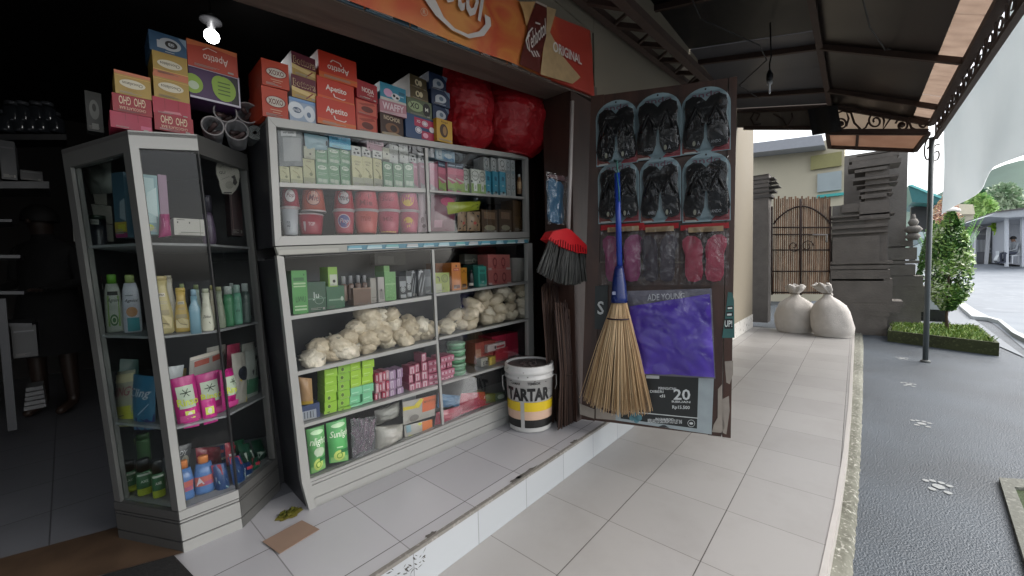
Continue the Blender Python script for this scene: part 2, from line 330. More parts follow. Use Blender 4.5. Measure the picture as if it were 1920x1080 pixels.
def sty(x):
    for a, b_ in zip(so_, so_[1:]):
        if a.x <= x <= b_.x: return a.y+(b_.y-a.y)*(x-a.x)/(b_.x-a.x)
    return so_[-1].y if x > so_[-1].x else so_[0].y
def stf(u, v): x = -1+u**1.6*10.2; y = sty(x)+v*(.20-sty(x)); return Vector((x, y, ZA+.024+.010*noise.noise(Vector((x*28, y*28, 0)))+.005*noise.noise(Vector((x*70, y*70, 3)))-(.03 if v == 0 else 0)))
g.grid(stf, 900, 12, strip); struct(g, 'kerb_strip', 'mossy concrete strip beside the walkway')
steptop = tilemat('step_tile', '#9c9b9e', '#46423f', .335, .36, .63, YR+.02, gw=.004, rough=.4, dirt=.05)
riser = tilemat('riser_tile', '#93979a', '#4a4a4e', .335, 9, .63, -3, ax=('X', 'Z'), gw=.004, rough=.3, dirt=.02, gy=False)
g = MB(); g.hexa([(-.4, YR+.006, 0), (2.75, YR+.006, 0), (2.75, YR+.006, ZS), (-.4, YR+.006, ZS)], [(-.4, 6.8, 0), (2.75, 6.8, 0), (2.75, 6.8, ZS), (-.4, 6.8, ZS)], steptop)
struct(g, 'step_platform', 'tiled step under the shop front')
g = MB(); g.hexa([(-.4, YR, .001), (2.76, YR, .001), (2.76, YR, ZS-.012), (-.4, YR, ZS-.012)], [(-.4, YR+.005, .001), (2.76, YR+.005, .001), (2.76, YR+.005, ZS-.012), (-.4, YR+.005, ZS-.012)], riser); struct(g, 'step_riser', 'white tiled face of the step')
g = MB(); edge = rough_ground('step_edge_cement', '#57534e', '#7b7772', '#8d8983', 50, .4, .8)
g.box((-.4, YR-.004, ZS-.011), (2.762, YR+.014, ZS+.0025), edge); struct(g, 'step_edge', 'worn cement edge of the step')
g = MB(); rnd_ = random.Random(9)
for k in range(46):
    p = ony(720+rnd_.random()*85, 1068-rnd_.random()*26, YR-.0005); p.z = .07+rnd_.random()*.08; L = .004+rnd_.random()*.010; a = rnd_.uniform(-.9, .9); d = Vector((math.cos(a)*L, 0, math.sin(a)*L)); e = Vector((-math.sin(a), 0, math.cos(a)))*(.001+rnd_.random()*.002)
    g.face([p-d, p-e*1.4, p+d, p+e], M('#3f3c3a', .9))
struct(g, 'riser_scuffs', 'black scuffs on the step face')
for i, (sx, w_) in enumerate([(1.42, .05), (1.5, .10), (1.95, .04), (.9, .03)]):
    g = MB(); g.face([Vector((sx+w_*math.cos(t_*.524)*(1+.3*math.sin(t_*5)), YR+.017+.010*math.sin(t_*.524)*(1+.4*math.cos(t_*3)), ZS+.0032)) for t_ in range(12)], M('#4f4b47', .9, .3)); struct(g, 'edge_chip', 'chipped patch on the step edge')
# interior floor, threshold, doormat
dark_tile = tilemat('shop_floor_tile', '#66676c', '#222222', .4, .4, -.1, 2.37, gw=.005, rough=.3, dirt=.3)
g = MB(); g.face([(-2.6, 2.67-.35, ZS+.004), (.42, 2.02, ZS+.004), (3.4, 2.02, ZS+.004), (3.4, 6.7, ZS+.004), (-2.6, 6.7, ZS+.004)], dark_tile); struct(g, 'shop_floor', 'dark tiled floor inside the shop')
g = MB(); g.face([onz(-250, 1120, ZS+.006), onz(175, 1082, ZS+.006), onz(345, 1036, ZS+.006), onz(232, 985, ZS+.006), onz(0, 1047, ZS+.006), onz(-250, 1085, ZS+.006)], wood('threshold_brown', '#3d2f24', '#544233', 6, 6, 6, .5)); struct(g, 'threshold', 'brown sill of the shop')
g = MB(); g.face([onz(175, 1083, ZS+.01), onz(150, 1140, ZS+.01), onz(420, 1140, ZS+.01), onz(326, 1041, ZS+.01)], M('#0d0c0c', .9, .2, bump=.5)); tag(g.build('doormat'), 'black rubber doormat at the foot of the corner display cabinet', 'mat')
# room
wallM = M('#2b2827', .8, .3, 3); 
def roomface(name, lab, a, b, m=wallM): g = MB(); g.box(a, b, m); struct(g, name, lab)
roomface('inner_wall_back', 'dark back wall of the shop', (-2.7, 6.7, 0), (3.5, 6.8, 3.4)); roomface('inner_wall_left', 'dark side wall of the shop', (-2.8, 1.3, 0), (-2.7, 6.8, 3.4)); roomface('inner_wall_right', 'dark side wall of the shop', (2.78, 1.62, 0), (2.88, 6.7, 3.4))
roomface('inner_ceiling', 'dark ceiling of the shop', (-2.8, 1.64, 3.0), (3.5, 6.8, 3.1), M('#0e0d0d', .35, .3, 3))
# shop front wall: pier beyond the opening and the wall above
beige = M('#776f60', .8, .08, 2.5, bump=.12, bscale=90)
YW = 1.42
g = MB(); XO = ony(1120, 500, YW).x; g.box((XO, YW, ZS), (2.74, YW+.2, 3.6), beige); g.box((2.74, YW, 0), (8.3, YW+.2, 3.6), beige); g.box((-2.8, YW, 2.86), (XO-.004, YW+.2, 3.6), beige); g.box((-2.8, YW, 0), (-1.4, YW+.2, 2.86), beige)
struct(g, 'front_wall', 'beige plastered wall above and beside the shop front')
g = MB(); g.box((2.77, YW-.012, .004), (8.29, YW-.001, .24), M('#b9b6b0', .3, .08)); struct(g, 'skirting', 'pale tiled skirting of the front wall')
# beam over the opening
bf = [ony(623, 0, 1.40), ony(1108, 184, 1.40)]
sl = (bf[1].z-bf[0].z)/(bf[1].x-bf[0].x)
def bz(x): return bf[0].z+sl*(x-bf[0].x)
bwood = wood('beam_wood', '#4a3f38', '#5e5249', 2, 20, 20, .6, .25)
g = MB(); x0, x1 = -1.4, XO-.005
g.hexa([(x0, 1.40, bz(x0)), (x1, 1.40, bz(x1)), (x1, 1.40, bz(x1)+.09), (x0, 1.40, bz(x0)+.09)], [(x0, 1.60, bz(x0)), (x1, 1.60, bz(x1)), (x1, 1.60, bz(x1)+.09), (x0, 1.60, bz(x0)+.09)], bwood); struct(g, 'lintel_beam', 'brown wooden beam over the shop opening')
g = MB(); g.hexa([(x0, 1.43, bz(x0)+.092), (x1, 1.43, bz(x1)+.092), (x1, 1.43, 2.858), (x0, 1.43, 2.858)], [(x0, 1.59, bz(x0)+.092), (x1, 1.59, bz(x1)+.092), (x1, 1.59, 2.858), (x0, 1.59, 2.858)], beige); struct(g, 'wall_panel', 'panel behind the banner')
# worn price strip on the beam edge
tg = thing('price_rail', (1.0, 1.396, bz(1.0)), 'narrow blue and white worn strip along the edge of the beam below the banner', 'strip')
g = MB(); cols = ['#3f5560', '#48606b', '#3a4d57']
for i in range(9):
    xa = .2+i*.2; g.hexa([(xa, 1.392, bz(xa)+.004), (xa+.19, 1.392, bz(xa+.19)+.004), (xa+.19, 1.392, bz(xa+.19)+.03), (xa, 1.392, bz(xa)+.03)], [(xa, 1.399, bz(xa)+.004), (xa+.19, 1.399, bz(xa+.19)+.004), (xa+.19, 1.399, bz(xa+.19)+.03), (xa, 1.399, bz(xa)+.03)], M(cols[i % 3] if i < 6 else '#6c625a', .4))
g.build('rail', tg)
for i in range(9):
    g = MB(); xa = .23+i*.2+random.uniform(-.02, .02); L = .10 if i < 6 else .05
    g.hexa([(xa, 1.389, bz(xa)+.012), (xa+L, 1.389, bz(xa+L)+.012), (xa+L, 1.389, bz(xa+L)+.022), (xa, 1.389, bz(xa)+.022)], [(xa, 1.391, bz(xa)+.012), (xa+L, 1.391, bz(xa+L)+.012), (xa+L, 1.391, bz(xa+L)+.022), (xa, 1.391, bz(xa)+.022)], M('#c9cdd0', .4)); g.build('tag_insert', tg)
# ---- banner
YB = 1.380; BP = Plane((0, YB), (1, YB))
mt, nt, b = newmat('banner_print'); tc = nd(nt, 'ShaderNodeTexCoord'); sp = nd(nt, 'ShaderNodeSeparateXYZ'); nt.links.new(tc.outputs['Generated'], sp.inputs[0])
nz = nd(nt, 'ShaderNodeTexNoise'); nz.inputs['Scale'].default_value = 3.5; nz.inputs['Detail'].default_value = 2; nt.links.new(tc.outputs['Generated'], nz.inputs['Vector'])
ma = nd(nt, 'ShaderNodeMath', operation='MULTIPLY_ADD'); ma.inputs[1].default_value = .35; nt.links.new(nz.outputs[0], ma.inputs[0]); nt.links.new(sp.outputs[0], ma.inputs[2])
rp = nd(nt, 'ShaderNodeValToRGB'); nt.links.new(ma.outputs[0], rp.inputs[0]); e = rp.color_ramp.elements
e[0].position = .15; e[0].color = (*lin('#b0603c'), 1); e[1].position = 1.15 if False else 1.0; e[1].color = (*lin('#a2372a'), 1)
for p, c in ((.45, '#b5563a'), (.62, '#c08343'), (.72, '#b34a30'), (.86, '#c0783a'), (.93, '#b3492f')):
    k = rp.color_ramp.elements.new(p); k.color = (*lin(c), 1)
nt.links.new(rp.outputs[0], b.inputs['Base Color']); b.inputs['Roughness'].default_value = .42
BR, TR = BP.at(1116, 181), BP.at(1106, 57); s1 = (bf[1].z-bf[0].z)/(bf[1].x-bf[0].x)
tz = (BP.at(1106, 57).z-BP.at(1040, 2).z)/(BP.at(1106, 57).x-BP.at(1040, 2).x)
BL = Vector((.15, YB, BR.z-s1*(BR.x-.15))); TL = Vector((.15, YB, TR.z-.22*(TR.x-.15)))
ban = thing('banner', ((BR+BL)/2), 'orange drinks banner with a brown bottle and the word ORIGINAL above the opening', 'banner')
q = bil([BL, BR, TR, TL])
def bw(u, v): return q(u, v, .006*math.sin(u*23)*math.sin(v*5+1)+.008*noise.noise(Vector((u*9, v*3, 1))))
g = MB(); g.grid(bw, 60, 8, mt); g.grid(lambda u, v: q(u, v, -.014), 2, 2, mt); g.build('banner_sheet', ban)
def pq(pl, c, pts, o): return bil([pl.at(x, y, o, c) for x, y in pts])
g = MB(); W = M('#b9b4b0', .5); 
gfx(g, pq(BP, 'N3', [(800, -60), (1128, 140), (1172, -150), (835, -330)], -.016), [('tb', '#b9b4b0', 'botol', 0, 0, 1, 1)])
sw = [(770, -20), (850, 95), (950, 185), (1060, 238), (1150, 222), (1195, 160), (1190, 110), (1155, 88), (1160, 150), (1120, 195), (1050, 212), (970, 176), (900, 105), (840, -20)]
pts = [BP.at(x, y, -.017, 'N3') for x, y in sw]; n = len(pts)//2
for i in range(n-1): g.face([pts[i], pts[i+1], pts[-2-i], pts[-1-i]], W)
g.build('wordmark', ban)
g = MB(); P = lambda pl, c, l, o: [pl.at(x, y, o, c) for x, y in l]
g.face(P(BP, 'N3', [(1540, 130), (1540, 40), (1600, 60), (1560, 200), (1640, 350), (1750, 480), (1700, 520), (1500, 462)], -.015), M('#a48a64', .5, .3, 30))
g.face(P(BP, 'N3', [(1370, 10), (1470, 10), (1440, 90), (1415, 160), (1390, 60)], -.015), M('#b08a5a', .5, .3, 30))
bt = [(1372, 400), (1384, 330), (1404, 270), (1418, 210), (1424, 150), (1440, 95), (1462, 50), (1474, 5), (1540, 35), (1541, 90), (1538, 160), (1536, 230), (1518, 300), (1502, 360), (1496, 455)]
g.face(P(BP, 'N3', bt, -.0165), M('#531f19', .35, .3, 9))
g.face(P(BP, 'N3', [(1474, 4), (1541, 34), (1541, 48), (1470, 16)], -.018), M('#9b9084', .5))
g.face(P(BP, 'N3', [(1470, 135), (1500, 145), (1500, 155), (1470, 146)], -.018), W)
for dx in (0, 16, 32): g.face(P(BP, 'N3', [(1440+dx, 315), (1448+dx, 315), (1466+dx, 352), (1458+dx, 352)], -.018), W)
g.build('bottle_picture', ban)
g = MB(); gfx(g, pq(BP, 'N3', [(1432, 318), (1542, 205), (1530, 112), (1412, 232)], -.019), [('ts', '#c8c2bb', 'Tehbotol', 0, 0, 1, 1)]); 
T = [(1432, 318), (1420, 300), (1408, 250), (1425, 200), (1448, 170)]
for a, b_ in zip(T, T[1:]): g.face(P(BP, 'N3', [a, b_, (b_[0]+9, b_[1]+4), (a[0]+9, a[1]+4)], -.019), W)
g.build('bottle_script', ban)
g = MB(); gfx(g, pq(BP, 'N3', [(1578, 318), (1757, 403), (1750, 345), (1580, 252)], -.016), [('tb', '#c8c2bb', 'ORIGINAL', 0, 0, 1, 1)]); g.build('original_lettering', ban)
g = MB(); gfx(g, pq(BP, 'N3', [(755, 95), (800, 105), (803, 55), (757, 45)], -.016), [('ring', '#b9a08c', .5, .5, .5, .5, .12), ('t', '#b9a08c', 'R', .3, .22, .7, .8)]); g.build('round_mark', ban)
# ---- wall truss under the awning
rust = M('#3b2a22', .7, .25, 30, bump=.2); YT = 1.36; WP = Plane((0, YT), (1, YT))
trs = thing('wall_truss', (3.6, YT, 3.1), 'dark brown steel truss carrying the awning along the beige wall', 'truss')
a0, a1 = WP.at(1060, -25), WP.at(1290, 158); b0, b1 = WP.at(1130, -35, -.25), WP.at(1322, 146, -.25)
d = (a1-a0); a0 = a0-d*1.0; d2 = b1-b0; b0 = b0-d2*1.0
g = MB(); g.bar(a0, a1+d*.2, .05, .05, rust); g.bar(b0, b1+d2*.2, .06, .06, rust); g.build('chord', trs)
g = MB()
for i in range(12):
    t = i/11.; pa = a0+(a1-a0)*t; pb = b0+(b1-b0)*min(1, t+.05); g.bar(pa, pb, .035, .035, rust); g.bar(pa, b0+(b1-b0)*max(0, t-.04), .02, .02, rust)
g.build('brace', trs)
# ---- awning
AX = 7.02
def rf(x, y, dz=0): return Vector((x, y, (3.33+(y-.30)*.22 if y > .30 else 3.33+(y-.30)*.50)+dz))
awn = thing('awning', (3.5, .3, 3.1), 'dark sheet awning on a rusty scrolled steel frame over the walkway', 'awning')
sheet = M('#100e10', .45, .35, 2.5); 
yb = .30
g = MB(); g.hexa([rf(-4, yb+.0), rf(4.7, yb), rf(4.7, 1.75), rf(-4, 1.75)], [rf(-4, yb, .02), rf(4.7, yb, .02), rf(4.7, 1.75, .02), rf(-4, 1.75, .02)], sheet)
g.hexa([rf(-4, -.50), rf(AX, -.50), rf(AX, yb-.004), rf(-4, yb-.004)], [rf(-4, -.50, .02), rf(AX, -.50, .02), rf(AX, yb-.004, .02), rf(-4, yb-.004, .02)], M('#1b1412', .35, .4, 1.5)); g.build('roof_sheet', awn)
pale = trans('pale_roof_sheet', '#5e5d60', .25, .4, .3, 2)
g = MB()
xs = [4.72, 5.6, 5.68, 6.9]
for xa, xb in ((4.72, 5.62), (5.60, 6.98)): g.hexa([rf(xa, yb+.02), rf(xb, yb+.02), rf(xb, 1.55), rf(xa, 1.55)], [rf(xa, yb+.02, .01), rf(xb, yb+.02, .01), rf(xb, 1.55, .01), rf(xa, 1.55, .01)], pale)
g.build('pale_roof_sheet', awn)
tan = trans('tan_roof_sheet', '#9a8676', .5, .5, .35, 7, '#69564a')
ys = -.36
for i in range(9):
    xa = -1.2+i*.92; g = MB()
    def fn(u, v, xa=xa): return rf(xa+u*.925, -.66+v*(.16+.06*math.sin(math.pi*u)), .022+.002*(i % 2)+.006*math.cos(u*math.pi*2*8))
    g.grid(fn, 32, 2, tan); g.build('tan_roof_sheet', awn)
g = MB()
for y in (yb, -.66): g.bar(rf(-4, y, -.03), rf(AX, y, -.03), .05, .05, rust)
for x in [-2.9+1.32*i for i in range(8)]: [g.bar(rf(min(x, AX), ya_, -.03), rf(min(x, AX), yb_, -.03), .05, .04, rust, (1, 0, 0)) for ya_, yb_ in ((-.67, .30), (.30, 1.5))]
[g.bar(rf(AX, ya_, -.03), rf(AX, yb_, -.03), .05, .04, rust, (1, 0, 0)) for ya_, yb_ in ((-.67, .30), (.30, 1.5))]; g.build('roof_frame', awn)
def scroll(cx, cy, r, turns, s=1, a0=0):
    return [(cx+r*(1-.8*t/40)*math.cos(a0+s*2*math.pi*turns*t/40), cy+r*(1-.8*t/40)*math.sin(a0+s*2*math.pi*turns*t/40)) for t in range(41)]
# outer lattice girder
g = MB(); y = -.70
g.bar((-4, y, 2.64), (AX, y, 2.64), .04, .035, rust); g.bar((-4, y, 2.84), (AX, y, 2.84), .03, .03, rust)
for i in range(34):
    x = -2+i*.27
    g.tube([(x+a*.115, y, 2.74+b_*.085) for a, b_ in scroll(0, 0, 1, 1.3, 1, i)], .007, rust, 5); g.bar((x+.135, y, 2.64), (x+.135, y, 2.84), .012, .012, rust)
g.build('lattice_girder', awn)
# end fascia with scrolls and tan apron
def fx(c, x, y, dx=0): X, Y = cr(c, x, y); return onx(X, Y, AX+dx)
g = MB(); cream = trans('cream_fascia', '#c2b8ac', .7, .6, .15, 4)
g.prism([fx('A2', x, y, .02) for x, y in [(1075, 573), (1075, 470), (1200, 474), (1350, 485), (1440, 500), (1500, 524), (1500, 573)]], (.012, 0, 0), cream)
g.prism([fx('A2', x, y, .02) for x, y in [(660, 560), (660, 440), (1062, 440), (1062, 560)]], (.012, 0, 0), M('#6c6258', .7, .4, 5)); g.build('fascia_panel', awn)
g = MB()
for (cx, cy, r, s, a0_) in [(1118, 545, 26, 1, 3.6), (1268, 532, 38, -1, 0), (1385, 550, 30, 1, 3.4), (1478, 545, 22, -1, 0)]:
    g.tube([fx('A2', a, b_, -.01) for a, b_ in scroll(cx, cy, r, 1.6, s, a0_)], .011, rust, 6)
for S in [[(1090, 500), (1125, 487), (1160, 495), (1175, 540), (1205, 570), (1225, 560), (1236, 538)], [(1306, 530), (1300, 570), (1330, 525), (1370, 508), (1410, 520), (1425, 560), (1450, 572)], [(1140, 555), (1150, 520), (1140, 490), (1195, 488)], [(745, 530), (760, 500), (735, 495), (720, 520), (735, 548), (765, 545)], [(820, 500), (860, 520), (880, 555), (905, 520), (900, 495)]]:
    g.tube([fx('A2', a, b_, -.012) for a, b_ in S], .012, rust, 6)
for (a, b_) in ((1195, 488), (1118, 545), (1385, 550)): g.lathe(fx('A2', a, b_, -.012)-Vector((0, 0, .03)), [(.002, 0), (.03, .015), (.03, .045), (.002, .06)], rust, 10)
for (a, b_) in (((1060, 576), (1500, 576)), ((690, 488), (1070, 470)), ((690, 562), (1060, 562)), ((1070, 468), (1360, 484)), ((1360, 484), (1505, 526))): g.bar(fx('A2', *a, -.005), fx('A2', *b_, -.005), .05, .05, rust)
g.build('scroll_work', awn)
p = [fx('A2', 1056, 578), fx('A2', 1500, 578), on3(*cr('A2', 1442, 655), (7.5, 0, 0), Vector((1, 0, 0))), on3(*cr('A2', 1066, 640), (7.5, 0, 0), Vector((1, 0, 0)))]
g = MB(); g.prism(p, (0, 0, .012), trans('tan_apron', '#bda898', .6, .5, .3, 3, '#8a7062')); g.build('apron_sheet', awn)
g = MB()
for a, b_ in zip(p, p[1:]+p[:1]): g.bar(a-Vector((0, 0, .02)), b_-Vector((0, 0, .02)), .045, .045, rust)
m0, m1 = p[0].lerp(p[1], .33), p[3].lerp(p[2], .34); g.bar(m0, m1, .03, .03, rust); g.build('apron_frame', awn)
g = MB(); lx = fx('A2', 970, 500, -.08)
g.grid(lambda u, v: onx(*cr('A2', 970+(u*130)+v*20, 480+v*115-u*20), 6.9+.05*math.sin(u*7)+.04*v), 8, 8, M('#1d1b1b', .9, .3)); 
tag(g.build('hanging_cloth'), 'black cloth bundled where the awning end meets its inner bar', 'cloth')
# posts
def post(name, x, y, lab, ztop=2.66):
    t = thing(name, (x, y, ZA), lab, 'post'); steel = M('#4e5557', .45, .2, 20)
    g = MB(); g.tube([(x, y, ZA), (x, y, 1.0), (x, y, ztop)], .027, steel, 14); g.build('pole', t)
    g = MB(); g.lathe((x, y, ZA), [(.05, 0), (.045, .02), (.028, .03)], M('#5a5c5a', .8), 14); g.build('base_collar', t)
    g = MB()
    g.tube([(x, y-.04-.05*a, 2.45+.12*b_) for a, b_ in scroll(0, 0, 1, 1.2, 1, 1)], .008, rust, 5); g.tube([(x-.08*0, y+.03+.04*a, 2.5+.16*b_) for a, b_ in scroll(0, 0, 1, 1.2, -1, 2)], .008, rust, 5); g.build('bracket', t)
    return t
post('awning_post', 7.03, -.672, 'slim grey steel post holding the outer corner of the awning in front of the planter')
# white tarp along the outer edge
tarp = trans('tarp_white', '#dcdfe0', .65, .55, .08, 1.5, '#c9cfd1')
low = [(3.1, 2.0)]+[(lambda p: (p.x, p.z))(ony(a, b_, -.78)) for a, b_ in [(1960, 268), (1920, 290), (1872, 312), (1832, 350), (1800, 378), (1770, 403)]]
XL = low[-1][0]; low += [(XL+.3, low[-1][1]+.02), (20, 2.2)]
def lowz(x):
    for (xa, za), (xb, zb) in zip(low, low[1:]):
        if xa <= x <= xb: return za+(zb-za)*(x-xa)/(xb-xa)
    return low[-1][1]
g = MB()
def tf(u, v):
    x = 3.1+u*(XL-3.1); zt = 2.84; zb = lowz(x); z = zb+(zt-zb)*v
    return Vector((x, -.745-.05*(1-v)+.02*math.sin(x*3.1+v*2)*(1-v*.6)+.05*noise.noise(Vector((x*.8, v*1.5, 3)))*(1-v), z))
g.grid(tf, 150, 14, tarp); g.grid(lambda u, v: tf(u, v)+Vector((0, .004, 0)), 150, 14, tarp)
tag(g.build('tarpaulin'), 'large pale grey tarpaulin hanging from the outer edge of the awning', 'tarp')
g = MB(); g.tube([rf(1.2+.55*i, .9+.25*math.sin(i*1.7), -.05-.10*abs(math.sin(i*1.3))) for i in range(10)], .006, M('#19181a', .6), 5); tag(g.build('cable'), 'thin black cable drooping loosely under the awning sheet', 'cable')
g = MB(); g.tube([rf(3.2, -.1, -.03), rf(3.5, .02, -.16), rf(4.1, -.05, -.20), rf(4.7, -.16, -.12), rf(4.9, -.2, -.03)], .006, M('#19181a', .6), 5); tag(g.build('cable'), 'short looping black cable under the outer half of the awning', 'cable')
# hanging lamp under the awning
hp = Plane((0, .62), (1, .62)); t = thing('pendant_lamp', hp.at(1443, 168), 'unlit bulb hanging on a black wire under the awning', 'lamp')
a = hp.at(1443, 168); g = MB(); g.tube([rf(a.x, .62, -.02), hp.at(1446, 105), hp.at(1443, 120), hp.at(1443, 141)], .006, M('#111111', .6), 6); g.build('wire', t)
g = MB(); g.lathe(hp.at(1443, 152), [(.02, 0), (.028, .02), (.028, .06), (.012, .10)], M('#15161a', .4), 12); g.build('socket', t)
g = MB(); c = hp.at(1443, 152)
for sx in (-.011, .011): g.tube([c+Vector((sx, 0, .0)), c+Vector((sx, 0, -.09))], .0075, M('#c9ccd0', .2), 8)
g.tube([c+Vector((-.011, 0, -.09)), c+Vector((-.008, 0, -.105)), c+Vector((.008, 0, -.105)), c+Vector((.011, 0, -.09))], .0075, M('#c9ccd0', .2), 8); g.lathe(c+Vector((0, 0, -.03)), [(.022, 0), (.024, .03)], M('#9a9da0', .4), 12); g.build('bulb', t)
# ================================================================== display furniture
ALU = M('#90908d', .38, .06, 5, metal=.25); ALUD = M('#4b4a49', .4, .1, 5, metal=.2); GLASS = film('glass_pane', (.96, .965, .96), .0, .02, 0, frk=.22)
GLASS_SHADED = film('glass_shaded', (.85, .88, .87), .0, .03, 0, frk=.2)  # corner cabinet's left pane, tinted darker to stand in for its shade
PANEL = M('#232427', .45, .1, 4); BOARD = M('#5d5f60', .4, .12, 6)
# ---- wide display cabinet: corners on its front face
cab = thing('display_cabinet', SH.P(.78, ZS, .17), 'wide aluminium and glass cabinet in the middle, packed with small cartons, cups and bags', 'display cabinet')
def bars(mb, c, polys, o0, o1, m):
    for p in polys: mb.prism([SH.at(x, y, o0, c) for x, y in p], SH.n*(o1-o0), m)
g = MB()
bars(g, 'XX', [[(516, 461), (993, 445), (987, 434.5), (528, 443)], [(518, 237), (985, 298), (990, 292), (502, 218)]], 0, .035, ALU)
bars(g, 'XX', [[(516, 460.5), (527.7, 443), (517.7, 237.3), (502, 218.3)], [(987.2, 434.7), (992.8, 445), (990.3, 292.2), (985.2, 298.2)]], .0004, .0346, ALU)
bars(g, 'XX', [[(803.5, 434), (808, 434), (802, 277.5), (797, 277)]], .004, .02, ALU)
g.build('upper_frame', cab)
g = MB()
bars(g, 'XX', [[(580, 957), (594, 951), (582, 897), (532, 481), (519, 479), (566, 905)]], .0004, .0346, ALU); g.build('lower_stile', cab); g = MB(); bars(g, 'XX', [[(992, 740), (1003, 737), (998, 456), (989.5, 456)]], .0004, .0346, ALU); g.build('lower_stile', cab); g = MB()
bars(g, 'XX', [[(829, 797), (833, 795), (821.5, 632), (817.5, 633)], [(818, 632), (822, 631), (814, 468), (809.6, 468)]], .006, .02, ALU)
g.build('lower_frame', cab)
# kick board with grooves
g = MB(); kb = lambda t: [(lambda a, b_: SH.P(a[0]+(b_[0]-a[0])*t, a[1]+(b_[1]-a[1])*t, 0))(SH.px(593, 951), SH.px(581.5, 899)), (lambda a, b_: SH.P(a[0]+(b_[0]-a[0])*t, a[1]+(b_[1]-a[1])*t, 0))((1.545, ZS), (1.545, .325))]
lv = [(0, .0), (.10, -.004), (.30, -.004), (.32, .004), (.345, -.002), (.76, -.002), (.775, .005), (.80, -.0015), (.88, -.0015), (.89, .004), (.91, 0), (1, 0)]
for (t0, o0), (t1, o1) in zip(lv, lv[1:]):
    a, b_ = kb(t0); c, d = kb(t1); g.face([a+SH.n*(o0+.002), b_+SH.n*(o0+.002), d+SH.n*(o1+.002), c+SH.n*(o1+.002)], ALU)
a, b_ = kb(0); c, d = kb(1); g.prism([a+SH.n*.01, b_+SH.n*.01, d+SH.n*.01, c+SH.n*.01], SH.n*.02, ALU)
g.build('kick_board', cab)
# drawer strip with blue price tabs
g = MB(); bars(g, 'XX', [[(522, 479), (991, 455), (993, 446.5), (517, 463)]], .004, .03, M('#8f8f88', .4)); bars(g, 'U4', [[(85, 950), (500, 930), (500, 905), (80, 920)]], .001, .004, M('#9d9c94', .35)); g.build('price_rail', cab)
tabs = [(565, 660), (695, 800), (825, 915), (970, 1050), (1085, 1160), (1190, 1265), (1310, 1375), (1400, 1465), (1487, 1548), (1590, 1640), (1665, 1722), (1738, 1785)]
g = MB(); bars(g, 'U4', [[(560, 922), (1812, 868), (1812, 846), (560, 888)]], .0015, .004, M('#3f7385', .35)); g.build('blue_strip', cab)
for i, (a, b_) in enumerate(tabs):
    g = MB(); yy = lambda x: 905-(x-565)*.0375
    bars(g, 'U4', [[(a, yy(a)+8), (b_, yy(b_)+8), (b_-4, yy(b_)-12), (a+6, yy(a)-12)]], -.002, .001, M(['#5b93a3', '#8fb3bb', '#5f9c9c', '#a0a3a4'][i % 4], .3)); bars(g, 'U4', [[(a, yy(a)+10), (b_, yy(b_)+10), (b_, yy(b_)+4), (a, yy(a)+4)]], -.004, -.001, M('#b8c3c6', .3))
    g.build('price_tab', cab)
# shelf lines
LINES = {'up': ('XX', [(524, 342), (798, 353), (806, 356), (983, 369)], 8, 4), 'S1': ('XX', [(538, 594), (809, 554), (817, 551), (990, 527)], 7, 4.5),
         'S2': ('XX', [(551, 699), (818, 638), (824, 633), (990, 597)], 7, 4.5), 'S3': ('XX', [(563, 798), (821, 723), (830, 718), (1000, 668)], 6, 4)}
SHELFZ = {}
for nm, (c, pl, t0, t1) in LINES.items():
    g = MB(); sz = [SH.px(x, y, .012, c) for x, y in pl]; SHELFZ[nm] = sz
    for i, (a, b_) in ((0, (0, 1)), (1, (2, 3))):
        th = (t0 if i == 0 else t1); (xa, ya), (xb, yb_) = pl[a], pl[b_]
        for o0, o1, mm in ((.004, .03, ALU), (.0302, .31, BOARD)):
            P0 = [SH.px(xa, ya+th, .004), SH.px(xb, yb_+th, .004), SH.px(xb, yb_, .004), SH.px(xa, ya, .004)]
            if o0 > .02: P0 = [(s, z+.0015) for s, z in P0[:2]]+[(s, z-.0015) for s, z in P0[2:]]
            g.prism([SH.P(s, z, o0) for s, z in P0], SH.n*(o1-o0), mm)
    g.build('shelf', cab)
def segz(nm, s):
    p = SHELFZ[nm]; k = (0, 1) if s < (p[1][0]+p[2][0])/2 else (2, 3); a, b_ = p[k[0]], p[k[1]]; return a[1]+(b_[1]-a[1])*(s-a[0])/(b_[0]-a[0])
def lnz(p, q): a, b_ = SH.px(*p), SH.px(*q); return lambda s: a[1]+(b_[1]-a[1])*(s-a[0])/(b_[0]-a[0])
ztop = lnz((502, 218), (990, 292)); zur = lnz((528, 443), (987, 435)); zgb = lnz((581, 899), (949, 752)); zls = lnz((522, 479), (991, 455))
SURF = {'top': lambda s: ztop(s)+.003, 'ur': lambda s: zur(s)+.001, 'bot': lambda s: zgb(s)-.004}
for k in ('up', 'S1', 'S2', 'S3'): SURF[k] = (lambda k: lambda s: segz(k, s)-.001)(k)
# carcass
def slab(mb, za, zb, s0, s1, o0, o1, th, m): mb.prism([SH.P(s0, za, o0), SH.P(s1, zb, o0), SH.P(s1, zb-th, o0), SH.P(s0, za-th, o0)], SH.n*(o1-o0), m)
g = MB(); L0, L1 = SH.px(503, 222), SH.px(518, 462); R0, R1 = SH.px(990, 293), SH.px(992, 445)
slab(g, ztop(-.07), ztop(1.53), -.07, 1.53, .036, .36, .012, ALUD)
slab(g, zur(-.04), zur(1.5), -.04, 1.5, .036, .34, .012, BOARD); slab(g, zls(-.03), zls(1.53), -.03, 1.53, .036, .34, .01, PANEL)
slab(g, zgb(.01), zgb(1.53), .0, 1.54, .036, .34, .01, BOARD)
g.prism([SH.P(-.06, ZS, .335), SH.P(1.55, ZS, .335), SH.P(1.535, ztop(1.53)-.013, .335), SH.P(-.07, ztop(-.07)-.013, .335)], SH.n*.012, PANEL)
